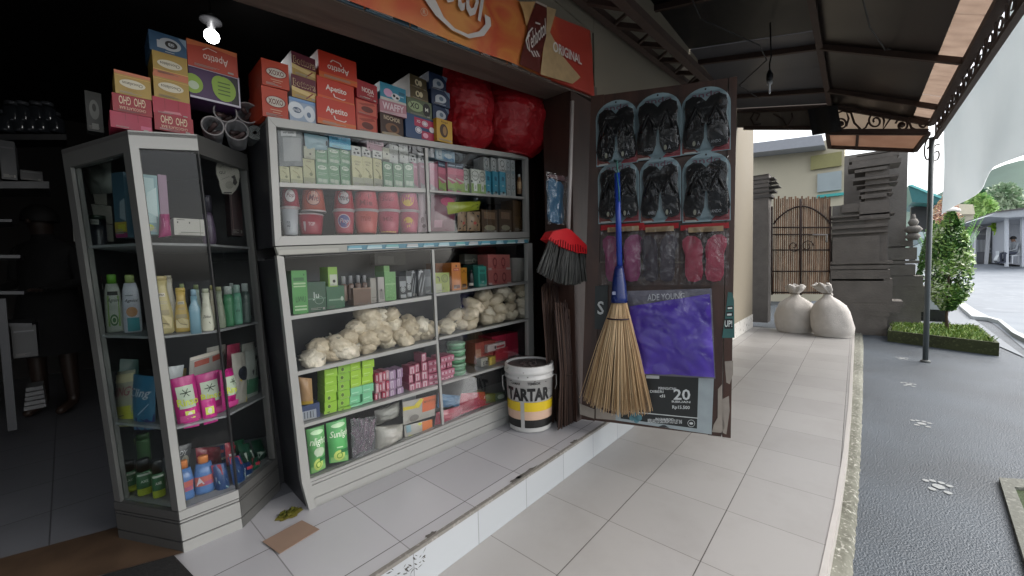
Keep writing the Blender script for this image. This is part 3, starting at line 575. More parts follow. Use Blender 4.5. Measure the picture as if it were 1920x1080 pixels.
for (sa, za), (sb, zb) in ((SH.px(580, 957), SH.px(519.5, 480)), (L1, L0)):
    g.prism([SH.P(sa+.001, za, .0355), SH.P(sb+.001, zb-.013, .0355), SH.P(sb+.001, zb-.013, .334), SH.P(sa+.001, za, .334)], Vector((.008, 0, 0)), PANEL)
g.prism([SH.P(1.553, ZS, .0355), SH.P(1.537, ztop(1.53)-.014, .0355), SH.P(1.537, ztop(1.53)-.014, .334), SH.P(1.553, ZS, .334)], Vector((-.008, 0, 0)), PANEL)
g.build('carcass', cab)
for nm, q, o in (('glass_door', [(527, 443.5), (801, 440), (797, 276), (517, 238)], .010), ('glass_door', [(805, 439), (988, 435.5), (985.5, 298), (801, 277)], .014),
              ('glass_door', [(581, 900), (831, 798), (812, 466), (531, 481)], .010), ('glass_door', [(832, 797), (1000, 730), (991, 457), (814, 466)], .014)):
    g = MB(); g.prism([SH.at(x, y, o) for x, y in q], SH.n*.003, GLASS); g.build(nm, cab)
# ---- corner display cabinet (three glazed faces)
fA, fB = [PF.P(0, ZS), PF.P(PF.L, ZS)]
ca = thing('corner_display_cabinet', Vector((.42, 2.12, ZS)), 'narrow angled glass display cabinet of toiletries at the left end of the step', 'display cabinet')
L0 = Vector((.072*H, 1.818*H, ZS)); R0 = Vector((.516*H, 1.709*H, ZS)); At, Bt = PF.at(239, 244), PF.at(369, 252); Lt = ony(115, 281, 1.818*H); Rt = ony(463, 290, 1.709*H)
BLf, BRt = Vector((.30, 2.62, ZS)), Vector((.72, 2.42, ZS))
faces = {'L': [L0, fA, At, Lt], 'F': [fA, fB, Bt, At], 'R': [fB, R0, Rt, Bt]}
Z1, Z2, Z3 = PF.px(276, 454)[1], PF.px(302, 632)[1], PF.px(322, 806)[1]
def fr(mb, q, polys, m, th=.03, out=0):
    f = bil(q)
    for (u0, v0, u1, v1) in polys:
        Fq = [f(u0, v0, out), f(u1, v0, out), f(u1, v1, out), f(u0, v1, out)]; B = [f(u0, v0, out-th), f(u1, v0, out-th), f(u1, v1, out-th), f(u0, v1, out-th)]
        mb.hexa(Fq, B, m)
for k, q in faces.items():
    mm = ALU if k == 'F' else M('#5a5a58', .4, .1, metal=.3)  # left face's shade put into the metal colour; right face shares it
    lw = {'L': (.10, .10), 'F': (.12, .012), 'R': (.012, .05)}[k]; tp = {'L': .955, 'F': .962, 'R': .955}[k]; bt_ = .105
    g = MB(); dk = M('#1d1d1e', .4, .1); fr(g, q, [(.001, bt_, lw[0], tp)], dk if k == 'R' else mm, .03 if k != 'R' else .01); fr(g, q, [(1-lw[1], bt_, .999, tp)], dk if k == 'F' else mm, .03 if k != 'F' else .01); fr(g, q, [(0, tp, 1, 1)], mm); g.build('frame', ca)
    g = MB(); fr(g, q, [(0, 0, 1, .026), (0, .03, 1, .072), (0, .076, 1, .080), (0, .083, 1, bt_-.001)], mm if k != 'L' else M('#4a4a49', .4, .1, metal=.3), .02, .003); fr(g, q, [(.003, .0, .997, bt_-.002)], ALUD, .02, -.002); g.build('base_panel', ca)  # shade on the left base panel put into its own darker metal
    g = MB(); f = bil(q); g.hexa([f(lw[0], bt_, -.012), f(1-lw[1], bt_, -.012), f(1-lw[1], tp, -.012), f(lw[0], tp, -.012)], [f(lw[0], bt_, -.015), f(1-lw[1], bt_, -.015), f(1-lw[1], tp, -.015), f(lw[0], tp, -.015)], GLASS if k != 'L' else GLASS_SHADED); g.build('glass_pane', ca)
def ring(z, ins=.0):
    t = (z-ZS)/(At.z-ZS); return [a.lerp(b_, t) for a, b_ in ((L0, Lt), (fA, At), (fB, Bt), (R0, Rt), (BRt, BRt+Vector((-.02, .05, Rt.z-ZS))), (BLf, BLf+Vector((-.08, .08, Lt.z-ZS))))]
for z in (Z1, Z2, Z3, bil(faces['F'])(0, .105).z-.002):
    r = ring(z); c = sum(r, Vector())/6; g = MB(); g.prism([Vector((p.x+(c.x-p.x)*.07, p.y+(c.y-p.y)*.07, z)) for p in r], (0, 0, -.009), film('shelf_glass', (.6, .65, .63), .0, .1, 0, milky=.25, frk=.3)); g.build('shelf', ca)
g = MB(); r = ring(At.z); zz = [Lt.z, At.z, Bt.z, Rt.z, Rt.z, Lt.z]; g.prism([Vector((p.x, p.y, z-.004)) for p, z in zip(r, zz)], (0, 0, -.012), ALUD)
for i, j in ((3, 4), (4, 5), (5, 0)):
    a, b_ = ring(ZS)[i], ring(ZS)[j]; c, d = r[j], r[i]; g.face([a, b_, Vector((c.x, c.y, zz[j]-.02)), Vector((d.x, d.y, zz[i]-.02))], PANEL)
g.build('carcass', ca)
# ================================================================== door leaf with slippers
DZ = .19; D0, D1 = onz(1090, 786, DZ), onz(1370, 821, DZ); DP = Plane(D0, D1)
door = thing('door_leaf', D0.lerp(D1, .5), 'dark brown wooden door leaf standing open, hung with packs of slippers', 'door')
dw = wood('door_wood', '#2c1a14', '#452c22', 14, 14, 2.5, .42, .15)
cTL, cTR, cBL, cBR = DP.px(1108, 180), DP.px(1382, 144), DP.px(1090, 786), DP.px(1370, 821)
def dq(u, v, o=0): return DP.P((cBL[0]*(1-u)+cBR[0]*u)*(1-v)+(cTL[0]*(1-u)+cTR[0]*u)*v, (cBL[1]*(1-u)+cBR[1]*u)*(1-v)+(cTL[1]*(1-u)+cTR[1]*u)*v, o)
def dbar(mb, u0, v0, u1, v1, o0, o1, m): mb.hexa([dq(u0, v0, o0), dq(u1, v0, o0), dq(u1, v1, o0), dq(u0, v1, o0)], [dq(u0, v0, o1), dq(u1, v0, o1), dq(u1, v1, o1), dq(u0, v1, o1)], m)
g = MB(); dbar(g, 0, 0, .10, 1, 0, .04, dw); dbar(g, .865, 0, .945, 1, 0, .04, dw); dbar(g, .95, 0, 1, 1.0, -.004, .045, dw); dbar(g, .1002, .945, .8648, .999, .002, .038, dw); dbar(g, .1002, .001, .8648, .09, .002, .038, dw); dbar(g, .1002, .43, .8648, .50, .002, .038, dw); g.build('door_frame', door)
g = MB(); dbar(g, .1004, .0905, .8646, .4295, .012, .03, dw); dbar(g, .1004, .5005, .8646, .9445, .012, .03, dw); g.build('door_panel', door)
g = MB()
for c_, q in (('D8', [(1100, 730), (1125, 700), (1128, 850), (1140, 960), (1120, 990), (1065, 985), (1075, 940), (1098, 900)]), ('D8', [(1140, 565), (1190, 560), (1190, 640), (1170, 700), (1150, 690)]), ('D8', [(1125, 790), (1165, 770), (1170, 860), (1150, 1000), (1128, 990)]), ('D8', [(275, 815), (365, 850), (362, 905), (278, 880)]), ('D8', [(372, 830), (440, 870), (520, 885), (560, 920), (490, 915), (372, 905)])):
    g = MB(); g.prism([DP.at(x, y, -.0055, c_) for x, y in q], DP.n*.001, M('#8d857c', .9, .25, 20)); g.build('torn_paper', door)
tg = thing('torn_poster', DP.at(1165, 290, -.006, 'D8'), 'torn teal poster remnant on the outer stile of the door', 'poster')
g = MB(); g.prism([DP.at(x, y, -.0065, 'D8') for x, y in [(1125, 425), (1199, 424), (1196, 200), (1185, 155), (1160, 150), (1142, 300)]], DP.n*.001, M('#2e5a57', .5, .3, 12)); g.build('paper', tg)
g = MB()
gfx(g, pq(DP, 'D8', [(1140, 370), (1188, 370), (1188, 310), (1140, 310)], -.0068), [('r', '#0d1111', 0, 0, 1, 1), ('tb', '#c9cfcc', 'UP!', 0, .18, .93, .85)]); g.build('lettering', tg); g = MB(); gfx(g, pq(DP, 'D8', [(1150, 300), (1190, 298), (1188, 232), (1150, 236)], -.0068), [('r', '#0d1111', 0, .05, 1, .45), ('r', '#0d1111', .1, .65, 1, 1), ('r', '#c9cfcc', .1, .13, .8, .3), ('r', '#c9cfcc', .2, .73, .9, .88)]); g.build('lettering', tg)
# jamb and dark boards between cabinet and door
JP = Plane((1.8, 1.395), (2.4, 1.395))
g = MB(); xj = ony(1076, 500, 1.395).x; g.box((xj, 1.395, ZS+.001), (XO-.003, 1.62, bz(xj)-.002), wood('jamb_wood', '#2a1812', '#3a241c', 10, 10, 2)); tag(g.build('door_jamb'), 'brown wooden jamb between the hanging brush broom and the open door', 'door frame')
BPn = Plane((1.66, 1.86), (2.7, 1.84))
g = MB()
for i in range(7):
    s0 = .62+i*.105; g.prism([BPn.P(s0, ZS, 0), BPn.P(s0+.1, ZS, 0), BPn.P(s0+.1, 2.3, 0), BPn.P(s0, 2.3, 0)], BPn.n*.02, wood('slat_wood', '#191110', '#2a1c18', 12, 12, 2))
g.build('folded_shutter'); tag(bpy.data.objects['folded_shutter'], 'dark brown folded board shutter behind the stick brooms', 'shutter')
g = MB(); g.lathe(BPn.at(1040, 268, -.06), [(.13, 0), (.14, .02), (.14, .20), (.10, .24)], M('#4a4c50', .25, .2, metal=.8), 28); tag(g.build('steel_pot'), 'dull steel pot in the gloom between the red bags and the door', 'pot')
# ================================================================== goods
ORD = ['first', 'second', 'third', 'fourth', 'fifth', 'sixth', 'seventh', 'eighth', 'ninth', 'tenth', 'eleventh', 'twelfth']
rg = random.Random(99)
def carton(name, lab, pl, c, box, col, items=(), dep=.12, o=.03, snap=None, cat='box', group=None, side=None, rough=.42, jit=True):
    x0, yb, x1, yt = box; s0, z0, s1, z1 = pl.rect(c, x0, yb, x1, yt, o)
    if s1 < s0: s0, s1 = s1, s0
    if snap: z0 = SURF[snap]((s0+s1)/2)+.001
    if jit: o += rg.uniform(-.006, .006)
    s0 += .0006; s1 -= .0006; z1 -= .0006
    cm = col if not isinstance(col, str) else M(col, rough, .08); g = MB()
    yw = rg.uniform(-.012, .012) if jit else 0
    g.hexa([pl.P(s0, z0, o), pl.P(s1, z0, o+yw), pl.P(s1, z1, o+yw), pl.P(s0, z1, o)], [pl.P(s0, z0, o+dep), pl.P(s1, z0, o+dep+yw), pl.P(s1, z1, o+dep+yw), pl.P(s0, z1, o+dep)], cm)
    if side: sm_ = M(side, rough, .08); g.fm = [g.fm[0]]+[g.mi(sm_)]*5
    ph_ = z1-z0; lc = rg.choice(['#8f8c86', '#5a5752', '#a09c94']); q_ = rg.random()
    items = list(items)
    if len(items) < 6 and ph_ > .04: items += [('r', lc, .12, .055+.03*j, .12+(.3+.4*((q_*7*(j+1)) % 1)), .068+.03*j) for j in range(3)]+([('r', lc, .78, .05, .90, .12)] if q_ > .5 else [])
    gfx(g, lambda u, v, f=0: pl.P(s0+u*(s1-s0), z0+v*(z1-z0), o+yw*u-f), items)
    tp_ = M(lc, .5, .1); a_ = s0+(s1-s0)*.02; b2_ = s1-(s1-s0)*.02                # flap seam on the top
    g.add([pl.P(a_, z1+.0004, o+dep*.42), pl.P(b2_, z1+.0004, o+dep*.42+yw), pl.P(b2_, z1+.0004, o+dep*.45+yw), pl.P(a_, z1+.0004, o+dep*.45)], [(0, 1, 2, 3)], tp_)
    return tag(g.build(name), lab, cat, group)
def bottle(name, lab, base, h, rx, ry, col, cap, yaw=-1.2, prof=None, capf=.14, items=(), group=None, cat='bottle', capr=.5, mat=None):
    prof = prof or [(.86, 0), (1, .03), (1, .55), (.92, .75), (.6, .93), (.45, 1)]
    t = thing(name, base, lab, cat, group); hb = h*(1-capf); g = MB(); m_ = mat or M(col, .3, .06)
    g.lathe(base, [(r, z*hb) for r, z in prof], m_, 22, rx, ry, yaw+math.pi/2); g.build('bottle_body', t)
    if items:
        def rad(z):
            for (ra, za), (rb, zb) in zip(prof, prof[1:]):
                if za <= z <= zb and zb > za: return ra+(rb-ra)*(z-za)/(zb-za)
            return prof[-1][0]
        def pt(u, v, f=0):
            a = (u-.5)*2.4; r = rad(v); x, y = rx*r*math.sin(a), -ry*r*math.cos(a)-f*2-.001
            ca_, sa_ = math.cos(yaw+math.pi/2), math.sin(yaw+math.pi/2); return base+Vector((x*ca_-y*sa_, x*sa_+y*ca_, v*hb))
        g = MB(); gfx(g, pt, items, n=5); g.build('label', t)
    if cap: g = MB(); r0 = prof[-1][0]; g.lathe(base+Vector((0, 0, hb)), [(capr, .0), (capr, h*capf*.85), (capr*.85, h*capf)], M(cap, .35, .06), 18, rx, ry, yaw+math.pi/2); g.build('cap', t)
    return t
def gbottle(name, lab, pl, c, box, col, cap, o=.06, snapz=None, thick=.6, **k):
    x0, yb, x1, yt = box; s0, z0, s1, z1 = pl.rect(c, x0, yb, x1, yt, o)
    if snapz is not None: z0 = snapz
    pc_ = pl.at((x0+x1)/2, (yb+yt)/2, o, c); r = (pc_-O).length*ray(*cr(c, x0, (yb+yt)/2)).angle(ray(*cr(c, x1, (yb+yt)/2)))/2; b = Vector((pc_.x, pc_.y, z0)); bd = Vector((b.x, b.y, 0)).normalized(); b += bd*r*thick; v = b-O; return bottle(name, lab, b, z1-z0, r, r*thick, col, cap, yaw=math.atan2(-v.y, -v.x), **k)
def pouch(name, lab, pl, c, quad, col, items=(), o=.03, bulge=.02, cat='pouch', group=None, wr=.004, rough=.35, mat=None, lean=0, seed=0):
    P4 = [pl.at(x, y, o, c) for x, y in quad]; q = bil(P4); m_ = mat or M(col, rough, .12)
    if lean: P4[2] += pl.n*lean; P4[3] += pl.n*lean; q = bil(P4)
    def f(u, v, off=0):
        b = bulge*(max(0, math.sin(math.pi*u))**.55)*(max(0, math.sin(math.pi*(v*.92+.02)))**.6)+wr*noise.noise(Vector((u*6, v*6, seed+P4[0].x*40)))*math.sin(math.pi*u)
        e_ = .012*math.sin(v*9+seed)*(u-.5)
        return q(u+e_*.0, v, b+off)
    g = MB(); g.grid(lambda u, v: f(u, v), 12, 14, m_); g.grid(lambda u, v: q(1-u, v, -bulge*.6*math.sin(math.pi*u)*math.sin(math.pi*v)-.0008), 8, 8, m_)
    if items: gfx(g, f, items, off0=.0022, n=6, step=.0009)
    return tag(g.build(name), lab, cat, group)
# ---------------- boxes on top of the wide cabinet
T = 'top shelf'
def oval(cx, cy, rx, ry, word, tc='#2b2420', f='t'): return [('e', '#b9b2a6', cx, cy, rx, ry), (f, tc, word, cx-rx*.75, cy-ry*.55, cx+rx*.75, cy+ry*.55)]
kx = oval(.52, .55, .38, .17, 'XOXO', '#5a1d18', 'tb')+[('r', '#b98a70', .3, .26, .75, .29), ('r', '#b98a70', .38, .18, .68, .21), ('ring', '#7a1a15', .52, .55, .40, .19, .1)]
G3 = 'snack boxes on the wide cabinet'
for b, l, it in (((158, 485, 305, 328), 'orange red snack box with a white oval, lower one at the left end', kx), ((156, 325, 308, 175), 'orange red snack box with a white oval stacked topmost at the left end', kx)):
    carton('snack_box', l, SH, 'T3', b, '#a8391f', it, .20, .03, 'top' if b[1] > 400 else None, group=G3)
bt2 = [('r', '#a98b4c', 0, 0, 1, .42), ('p', '#c8b077', [(0, .3), (1, .12), (1, .3), (0, .48)]), ('l', '#7c2a22', [(.55, .05), (.85, .35)], .05), ('tb', '#c9b58a', 'Bottora', .06, .5, .96, .82), ('t', '#5a1d2a', 'Bottora', .08, .52, .94, .80)]
carton('wafer_box', 'blue and white cow milk snack box under the maroon and gold boxes', SH, 'T3', (318, 512, 472, 393), '#8fa0b4', [('e', '#c7cdd2', .25, .5, .3, .35), ('e', '#c7cdd2', .75, .45, .22, .35), ('e', '#27405f', .28, .5, .16, .12), ('t', '#d4d8dc', 'milk', .14, .43, .42, .58), ('e', '#5b6f88', .72, .4, .08, .12), ('r', '#6e8fb8', 0, .86, 1, 1)], .2, .03, 'top', group=G3)
carton('wafer_box', 'maroon and gold wafer box, lower of the two stacked', SH, 'T3', (330, 392, 474, 262), '#5a1a2c', bt2, .2, .03, group=G3)
carton('wafer_box', 'maroon and gold wafer box, upper of the two stacked', SH, 'T3', (333, 262, 476, 130), '#5a1a2c', bt2, .2, .032, group=G3)
def ap(f): 
    k = 1 if f == 't' else -1
    w = [('r', '#c4541f', 0, 0, 1, .22), ('p', '#b8642c', [(0, .0), (.3, .0), (1, .14), (1, .2), (0, .1)])]
    if k == 1: return w+[('tb' , '#d8d0c8', 'Apetito', .22, .42, .78, .72), ('l', '#d8d0c8', [(.42, .40), (.45, .27), (.68, .24), (.74, .30)], .03)]
    return w+[('tf', '#d8d0c8', 'Apetito', .22, .32, .78, .62), ('l', '#d8d0c8', [(.3, .66), (.36, .76), (.55, .72), (.58, .62)], .03)]
carton('biscuit_box', 'orange red biscuit box with white script, lowest of three on the wide cabinet', SH, 'T3', (478, 548, 697, 400), '#b3301a', ap('t'), .22, .02, 'top', group=G3)
carton('biscuit_box', 'orange red biscuit box with white script, middle one of three', SH, 'T3', (482, 415, 696, 278), '#b3301a', ap('t'), .22, .026, group=G3)
carton('biscuit_box', 'orange red biscuit box with upside down lettering on top of its stack', SH, 'T3', (487, 290, 704, 140), '#b3301a', ap('tf'), .22, .032, group=G3)
ch = [('r', '#b4523f', .06, .06, .94, .9), ('e', '#5c2018', .52, .4, .28, .2), ('p', '#8f3527', [(.1, .7), (.8, .9), (.9, .75), (.3, .6)])]
carton('chocolate_box', 'red chocolate box with a brown sweet picture at the bottom', SH, 'T3', (706, 568, 833, 482), '#9c2a22', ch, .2, .03, 'top', group=G3)
carton('chocolate_box', 'red chocolate box with a brown sweet picture, second in its stack', SH, 'T3', (706, 482, 832, 396), '#9c2a22', ch, .2, .033, group=G3)
carton('chocolate_box', 'crimson box with small white lettering on top of two red boxes', SH, 'T3', (706, 396, 832, 292), '#8f1a25', [('tb', '#d3c6bf', 'NODA', .25, .42, .82, .68), ('t', '#d3c6bf', 'crypto', .5, .26, .8, .38), ('r', '#d3c6bf', .3, .12, .62, .15)], .2, .03, group=G3)
carton('chocolate_box', 'dark brown box with cream print below the pink one', SH, 'T3', (846, 592, 986, 482), '#35201a', [('tb', '#b7a78c', 'NOCHOR', .15, .72, .85, .92), ('e', '#6e4a30', .5, .38, .3, .24), ('e', '#2a1712', .55, .38, .15, .16), ('p', '#a08c6c', [(.05, .02), (.95, .02), (.95, .12), (.6, .2), (.05, .1)])], .2, .03, 'top', group=G3)
carton('sweet_box', 'pink and white sweet box below the blue cow box', SH, 'T3', (844, 482, 992, 408), '#a5727c', [('tb', '#d1c0c4', 'WAFFY', .1, .3, .9, .85), ('p', '#b8959c', [(0, 0), (1, 0), (1, .3), (0, .1)])], .2, .028, group=G3)
carton('milk_sweet_box', 'light blue box with a cow picture and pink circle', SH, 'T3', (846, 408, 994, 310), '#2f7f98', [('r', '#b8b6ae', 0, 0, 1, .16), ('e', '#c79ab8', .3, .48, .17, .24), ('e', '#c9c9c9', .58, .35, .17, .2), ('e', '#141414', .52, .4, .05, .09), ('e', '#141414', .64, .3, .06, .07), ('r', '#1d5c74', .7, .55, .95, .72), ('r', '#9fc2cc', .72, .42, .9, .47)], .2, .03, group=G3)
carton('candy_box', 'navy box with red panels and round white seals', SH, 'T3', (990, 615, 1168, 492), '#1e3e66', [('r', '#a32b4c', .28, .56, .98, .92), ('r', '#a32b4c', .5, .08, .98, .42), ('e', '#c9c6cc', .62, .74, .1, .12), ('ring', '#a32b4c', .62, .74, .08, .1, .2), ('e', '#c9c6cc', .4, .4, .11, .14), ('ring', '#1e3e66', .4, .4, .09, .11, .2), ('e', '#c9c6cc', .84, .55, .09, .12), ('e', '#d69aac', .62, .24, .09, .11), ('tb', '#d3cfd3', 'XO', .34, .7, .46, .82)], .2, .03, 'top', group=G3)
carton('candy_box', 'olive green box with a black letter badge above the navy one', SH, 'T3', (1000, 492, 1140, 395), '#4f5a42', [('e', '#8a9a72', .35, .55, .3, .3), ('tb', '#16180f', 'XO', .12, .4, .48, .75), ('e', '#17181a', .78, .5, .16, .4), ('t', '#c8c9bd', 'M', .72, .4, .84, .62)], .2, .034, group=G3)
for i, (yb, yt) in enumerate(((395, 328), (328, 258))): carton('candy_box', ['dark gold box with a small white emblem, lower one', 'dark gold box with a small white emblem, upper one'][i], SH, 'T3', (1018, yb, 1122, yt), '#4e432c', [('e', '#c4b896', .42, .5, .12, .26), ('e', '#2e2618', .42, .5, .05, .15), ('e', '#c4b896', .60, .5, .10, .24), ('r', '#6b5a36', 0, 0, 1, .12)], .2, .04, group=G3)
for i, (yb, yt, x0, x1) in enumerate(((520, 430, 1152, 1250), (430, 342, 1142, 1242), (342, 245, 1132, 1236))): carton('coffee_box', 'navy box with a white swoosh panel, %s of three stacked' % ['lowest', 'middle one', 'topmost'][i], SH, 'T3', (x0, yb, x1, yt), '#1d2f4c', [('e', '#aeb4ba', .5, .45, .3, .27), ('p', '#aeb4ba', [(.2, .45), (.5, .2), (.2, .15)]), ('e', '#5f6f80', .52, .45, .12, .14), ('p', '#6b7c90', [(.7, 1), (1, 1), (1, .6)]), ('r', '#8f98a4', .4, .06, .75, .1)], .2, .03, group=G3)
carton('coffee_box', 'yellow box with a dark brown bean picture at the right end of the row', SH, 'T3', (1172, 640, 1262, 510), '#b58c2a', [('e', '#3d2416', .45, .5, .26, .3), ('e', '#8d6a3a', .5, .5, .12, .2), ('t', '#4a3214', 'kopi', .3, .82, .7, .93)], .08, .0, 'top', group=G3)
# ---------------- boxes on top of the corner cabinet
G9 = 'boxes on the corner cabinet'; B9 = lambda *a, **k: carton(*a[:2], PF, 'T9', *a[2:], jit=False, group=G9, **k)
gho = lambda f: [(f, '#c9b79a', 'GHO', .16, .45, .46, .92), (f, '#c9b79a', 'GHO', .54, .45, .84, .92), (f, '#c9a890', 'CHOCOLATE BAR', .16, .18, .84, .34)]
PF2 = dict(dep=.16, o=.02)
B9('chocolate_carton', 'pink underside facing carton at the bottom left of the corner cabinet stack', (125, 908, 492, 768), '#96243f', [('r', '#b0506c', .72, .1, .98, .35), ('r', '#7e1c34', .35, .55, .37, 1), ('r', '#7e1c34', .65, .5, .67, 1)], **PF2)
B9('chocolate_carton', 'crimson chocolate bar carton upside down, left, above the pink one', (145, 768, 490, 612), '#8a1c28', gho('tf'), **PF2)
B9('chocolate_carton', 'crimson chocolate bar carton upside down at the bottom right of the stack', (515, 930, 857, 785), '#8a1c28', gho('tf')+[('r', '#b86a70', .12, .05, .32, .16)], **PF2)
B9('chocolate_carton', 'plain pink red carton between the crimson and gold ones', (500, 785, 833, 643), '#9a2238', [('r', '#84192e', .3, .35, .32, 1), ('r', '#84192e', .66, .35, .68, 1), ('p', '#b86f78', [(.2, .08), (.75, .12), (.7, .28), (.3, .22)])], **PF2)
gold = lambda u: [('r', '#b56a4a', 0, .86 if u else .0, 1, 1 if u else .16), ('r', '#c9a05a', 0, .78 if u else .17, 1, .80 if u else .2), ('e', '#c4bda8', .48, .5, .36, .19), ('tf', '#2a2018', 'Chocolatos', .2, .43, .76, .57), ('l', '#8a6a2a', [(.3, .25), (.6, .2)], .012)]
B9('wafer_carton', 'gold wafer carton with an upside down oval label on the left', (165, 612, 484, 412), '#a08440', gold(1), **PF2)
B9('wafer_carton', 'gold wafer carton with an upside down oval label, right, lower one', (508, 643, 818, 437), '#a08440', gold(1), **PF2)
B9('wafer_carton', 'gold wafer carton on the right just under the blue box', (500, 437, 806, 242), '#a08440', gold(0), **PF2)
B9('coffee_carton', 'steel blue carton with a white drop shaped label, highest on the stack', (468, 240, 795, 70), '#2f4f6b', [('e', '#a9adb0', .55, .5, .3, .32), ('r', '#a9adb0', .2, .22, .5, .6), ('e', '#2a2624', .58, .5, .17, .2), ('e', '#a9adb0', .58, .5, .1, .1), ('t', '#20201f', 'TOP', .45, .42, .72, .6), ('p', '#7a8c9c', [(.78, .95), (1, .95), (1, .5)]), ('r', '#a9adb0', .4, .06, .65, .09)], **PF2)
B9('biscuit_carton', 'red biscuit carton with upside down white script near the lit bulb', (805, 390, 1243, 168), '#a5402f', [('p', '#b9683f', [(0, 1), (1, 1), (1, .82), (.5, .9), (0, .78)]), ('tf', '#cdbdb4', 'Apetito', .3, .3, .8, .68), ('l', '#cdbdb4', [(.3, .72), (.4, .85), (.58, .78)], .03)], **PF2)
B9('purple_carton', 'purple and lime green carton with a white edge under the red biscuit carton', (822, 668, 1262, 395), '#3c1f4a', [('r', '#1b1a1c', .82, .08, .97, .94), ('e', '#7d9a35', .06, .45, .2, .3), ('e', '#a6b39a', .08, .4, .1, .13), ('e', '#7d9a35', .68, .5, .24, .40), ('e', '#7d9a35', .60, .62, .17, .28), ('r', '#4a5f24', .55, .3, .8, .34), ('r', '#4a5f24', .55, .42, .8, .46), ('r', '#4a5f24', .55, .54, .8, .58), ('r', '#4a5f24', .55, .66, .8, .70), ('r', '#b4b0bd', 0, 0, 1, .06), ('r', '#b4b0bd', 0, .95, 1, 1), ('r', '#b4b0bd', .97, 0, 1, 1)], dep=.14, o=.03)
# clear tubes lying on the cabinet
PR = Plane(fB, R0)
for i, (x0, x1, y0, y1, lab) in enumerate([(1045, 1235, 665, 840, 'upper left one'), (1240, 1430, 670, 845, 'upper right one'), (935, 1120, 780, 965, 'lower left one'), (1145, 1335, 820, 1000, 'lower right one')]):
    c = PF.at((x0+x1)/2, (y0+y1)/2, .06, 'T9'); e1 = PF.at(x1, (y0+y1)/2, .06, 'T9'); r = (e1-c).length; v = (c-O).normalized(); ax_ = Vector((v.x, v.y, 0)).normalized(); Rm = ax_.to_track_quat('Z', 'Y').to_matrix()
    t = thing('clear_tub', c, 'clear plastic tub lying on its side on the corner cabinet, '+lab, 'tub', 'clear tubs on the corner cabinet')
    g = MB(); g.lathe(c, [(r, 0), (r, .09), (r*.9, .2), (.01, .205)], film('tub_plastic', (.75, .72, .72), .03, .15, .3, 20, milky=.3), 26, capb=False, capt=False, rot=Rm); g.build('tub_wall', t)
    g = MB(); N = 26; g.tube([c+Rm@Vector((r*math.cos(2*math.pi*k/N), r*math.sin(2*math.pi*k/N), 0)) for k in range(N+1)], .0028, M('#8d8a8a', .3), 5); g.build('rim', t)
    g = MB(); 
    for k in range(5): a = i+k*1.3; g.tube([c+Rm@Vector((r*.7*math.cos(a), r*.7*math.sin(a), .04+.02*k)), c+Rm@Vector((-r*.6*math.cos(a+.5), r*.6*math.sin(a+1), .12))], .009, M('#5c4a48', .3), 6)
    g.build('contents', t)
c = PF.at(1400, 930, .05, 'T9'); v = (c-O).normalized(); Rm = Vector((v.x, v.y, .0)).normalized().to_track_quat('Z', 'Y').to_matrix(); t = thing('paper_roll', c, 'grey rolled plastic sheet beside the clear tubs', 'roll'); g = MB()
sp_ = [(.008+.0225*k/60, k*.42) for k in range(61)]; g.tube([c+Rm@Vector((r*math.cos(a), r*math.sin(a), 0)) for r, a in sp_], .0015, M('#8c9290', .5), 4); g.lathe(c, [(.031, .001), (.031, .28)], M('#4f5456', .5), 22, capb=False, rot=Rm); g.build('roll_sheet', t)
# ---------------- wide cabinet, upper part: small cartons
def row(pl, c, boxes, name, labfn, col, items, snap=None, group=None, dep=.10, o=.045, cat='box', **k):
    n = len(boxes)
    for i, b in enumerate(boxes): carton(name, labfn(i, n), pl, c, b, col, items(i) if callable(items) else items, dep, o, snap, cat, group, **k)
def O_(s, tail): return lambda i, n: '%s, %s from the left%s' % (s, ORD[i], tail) if n > 1 else s+tail
def topw(w='gove', c='#3d6a48'): return [('e', '#bcc7b6', .5, .82, .36, .1), ('tb', c, w, .26, .77, .74, .87), ('r', '#a9b8a6', .15, .55, .85, .57), ('r', '#a9b8a6', .15, .47, .7, .49), ('r', '#8fa392', .1, .1, .9, .3), ('e', '#a7b5a2', .3, .22, .15, .08), ('e', '#a7b5a2', .65, .2, .17, .09)]
GR = '#5f8a68'; YL = '#b5b083'; WH = '#a9aba6'
row(SH, 'U4', [(90, 442, 158, 340), (162, 444, 250, 340), (254, 447, 333, 288)], 'soap_carton', O_('cream soap carton', ' on the top shelf, at its left end'), '#a8a67e', [('l', '#6d6a3c', [(.2, .75), (.6, .62), (.8, .4)], .03), ('e', '#6c7048', .65, .42, .14, .07), ('r', '#8d906e', 0, 0, 1, .28), ('t', '#6b6846', 'soap', .3, .84, .7, .93)], 'up', 'cream soap cartons')
row(SH, 'U4', [(340, 452, 424, 322), (427, 455, 511, 324), (514, 458, 588, 326)], 'soap_carton', O_('green soap carton with a white badge, lower row', ' of three'), GR, topw(), 'up', 'green soap cartons')
row(SH, 'U4', [(340, 322, 420, 215), (425, 325, 510, 215), (510, 326, 585, 218)], 'soap_carton', O_('green soap carton with a white badge, upper row', ' of three'), GR, topw(), None, 'green soap cartons')
row(SH, 'U4', [(592, 460, 665, 268), (668, 463, 738, 272), (741, 466, 805, 278)], 'lotion_carton', O_('yellow lotion carton with a grey base', ' of three'), YL, [('r', '#8a8c76', 0, 0, 1, .3), ('t', '#4c4a30', 'LOTION', .2, .78, .8, .84), ('t', '#4c4a30', 'MILK', .3, .7, .7, .75), ('l', '#6b6a40', [(.25, .6), (.6, .5), (.8, .36)], .04), ('e', '#7d7a4c', .7, .36, .16, .06)], 'up', 'yellow lotion cartons')
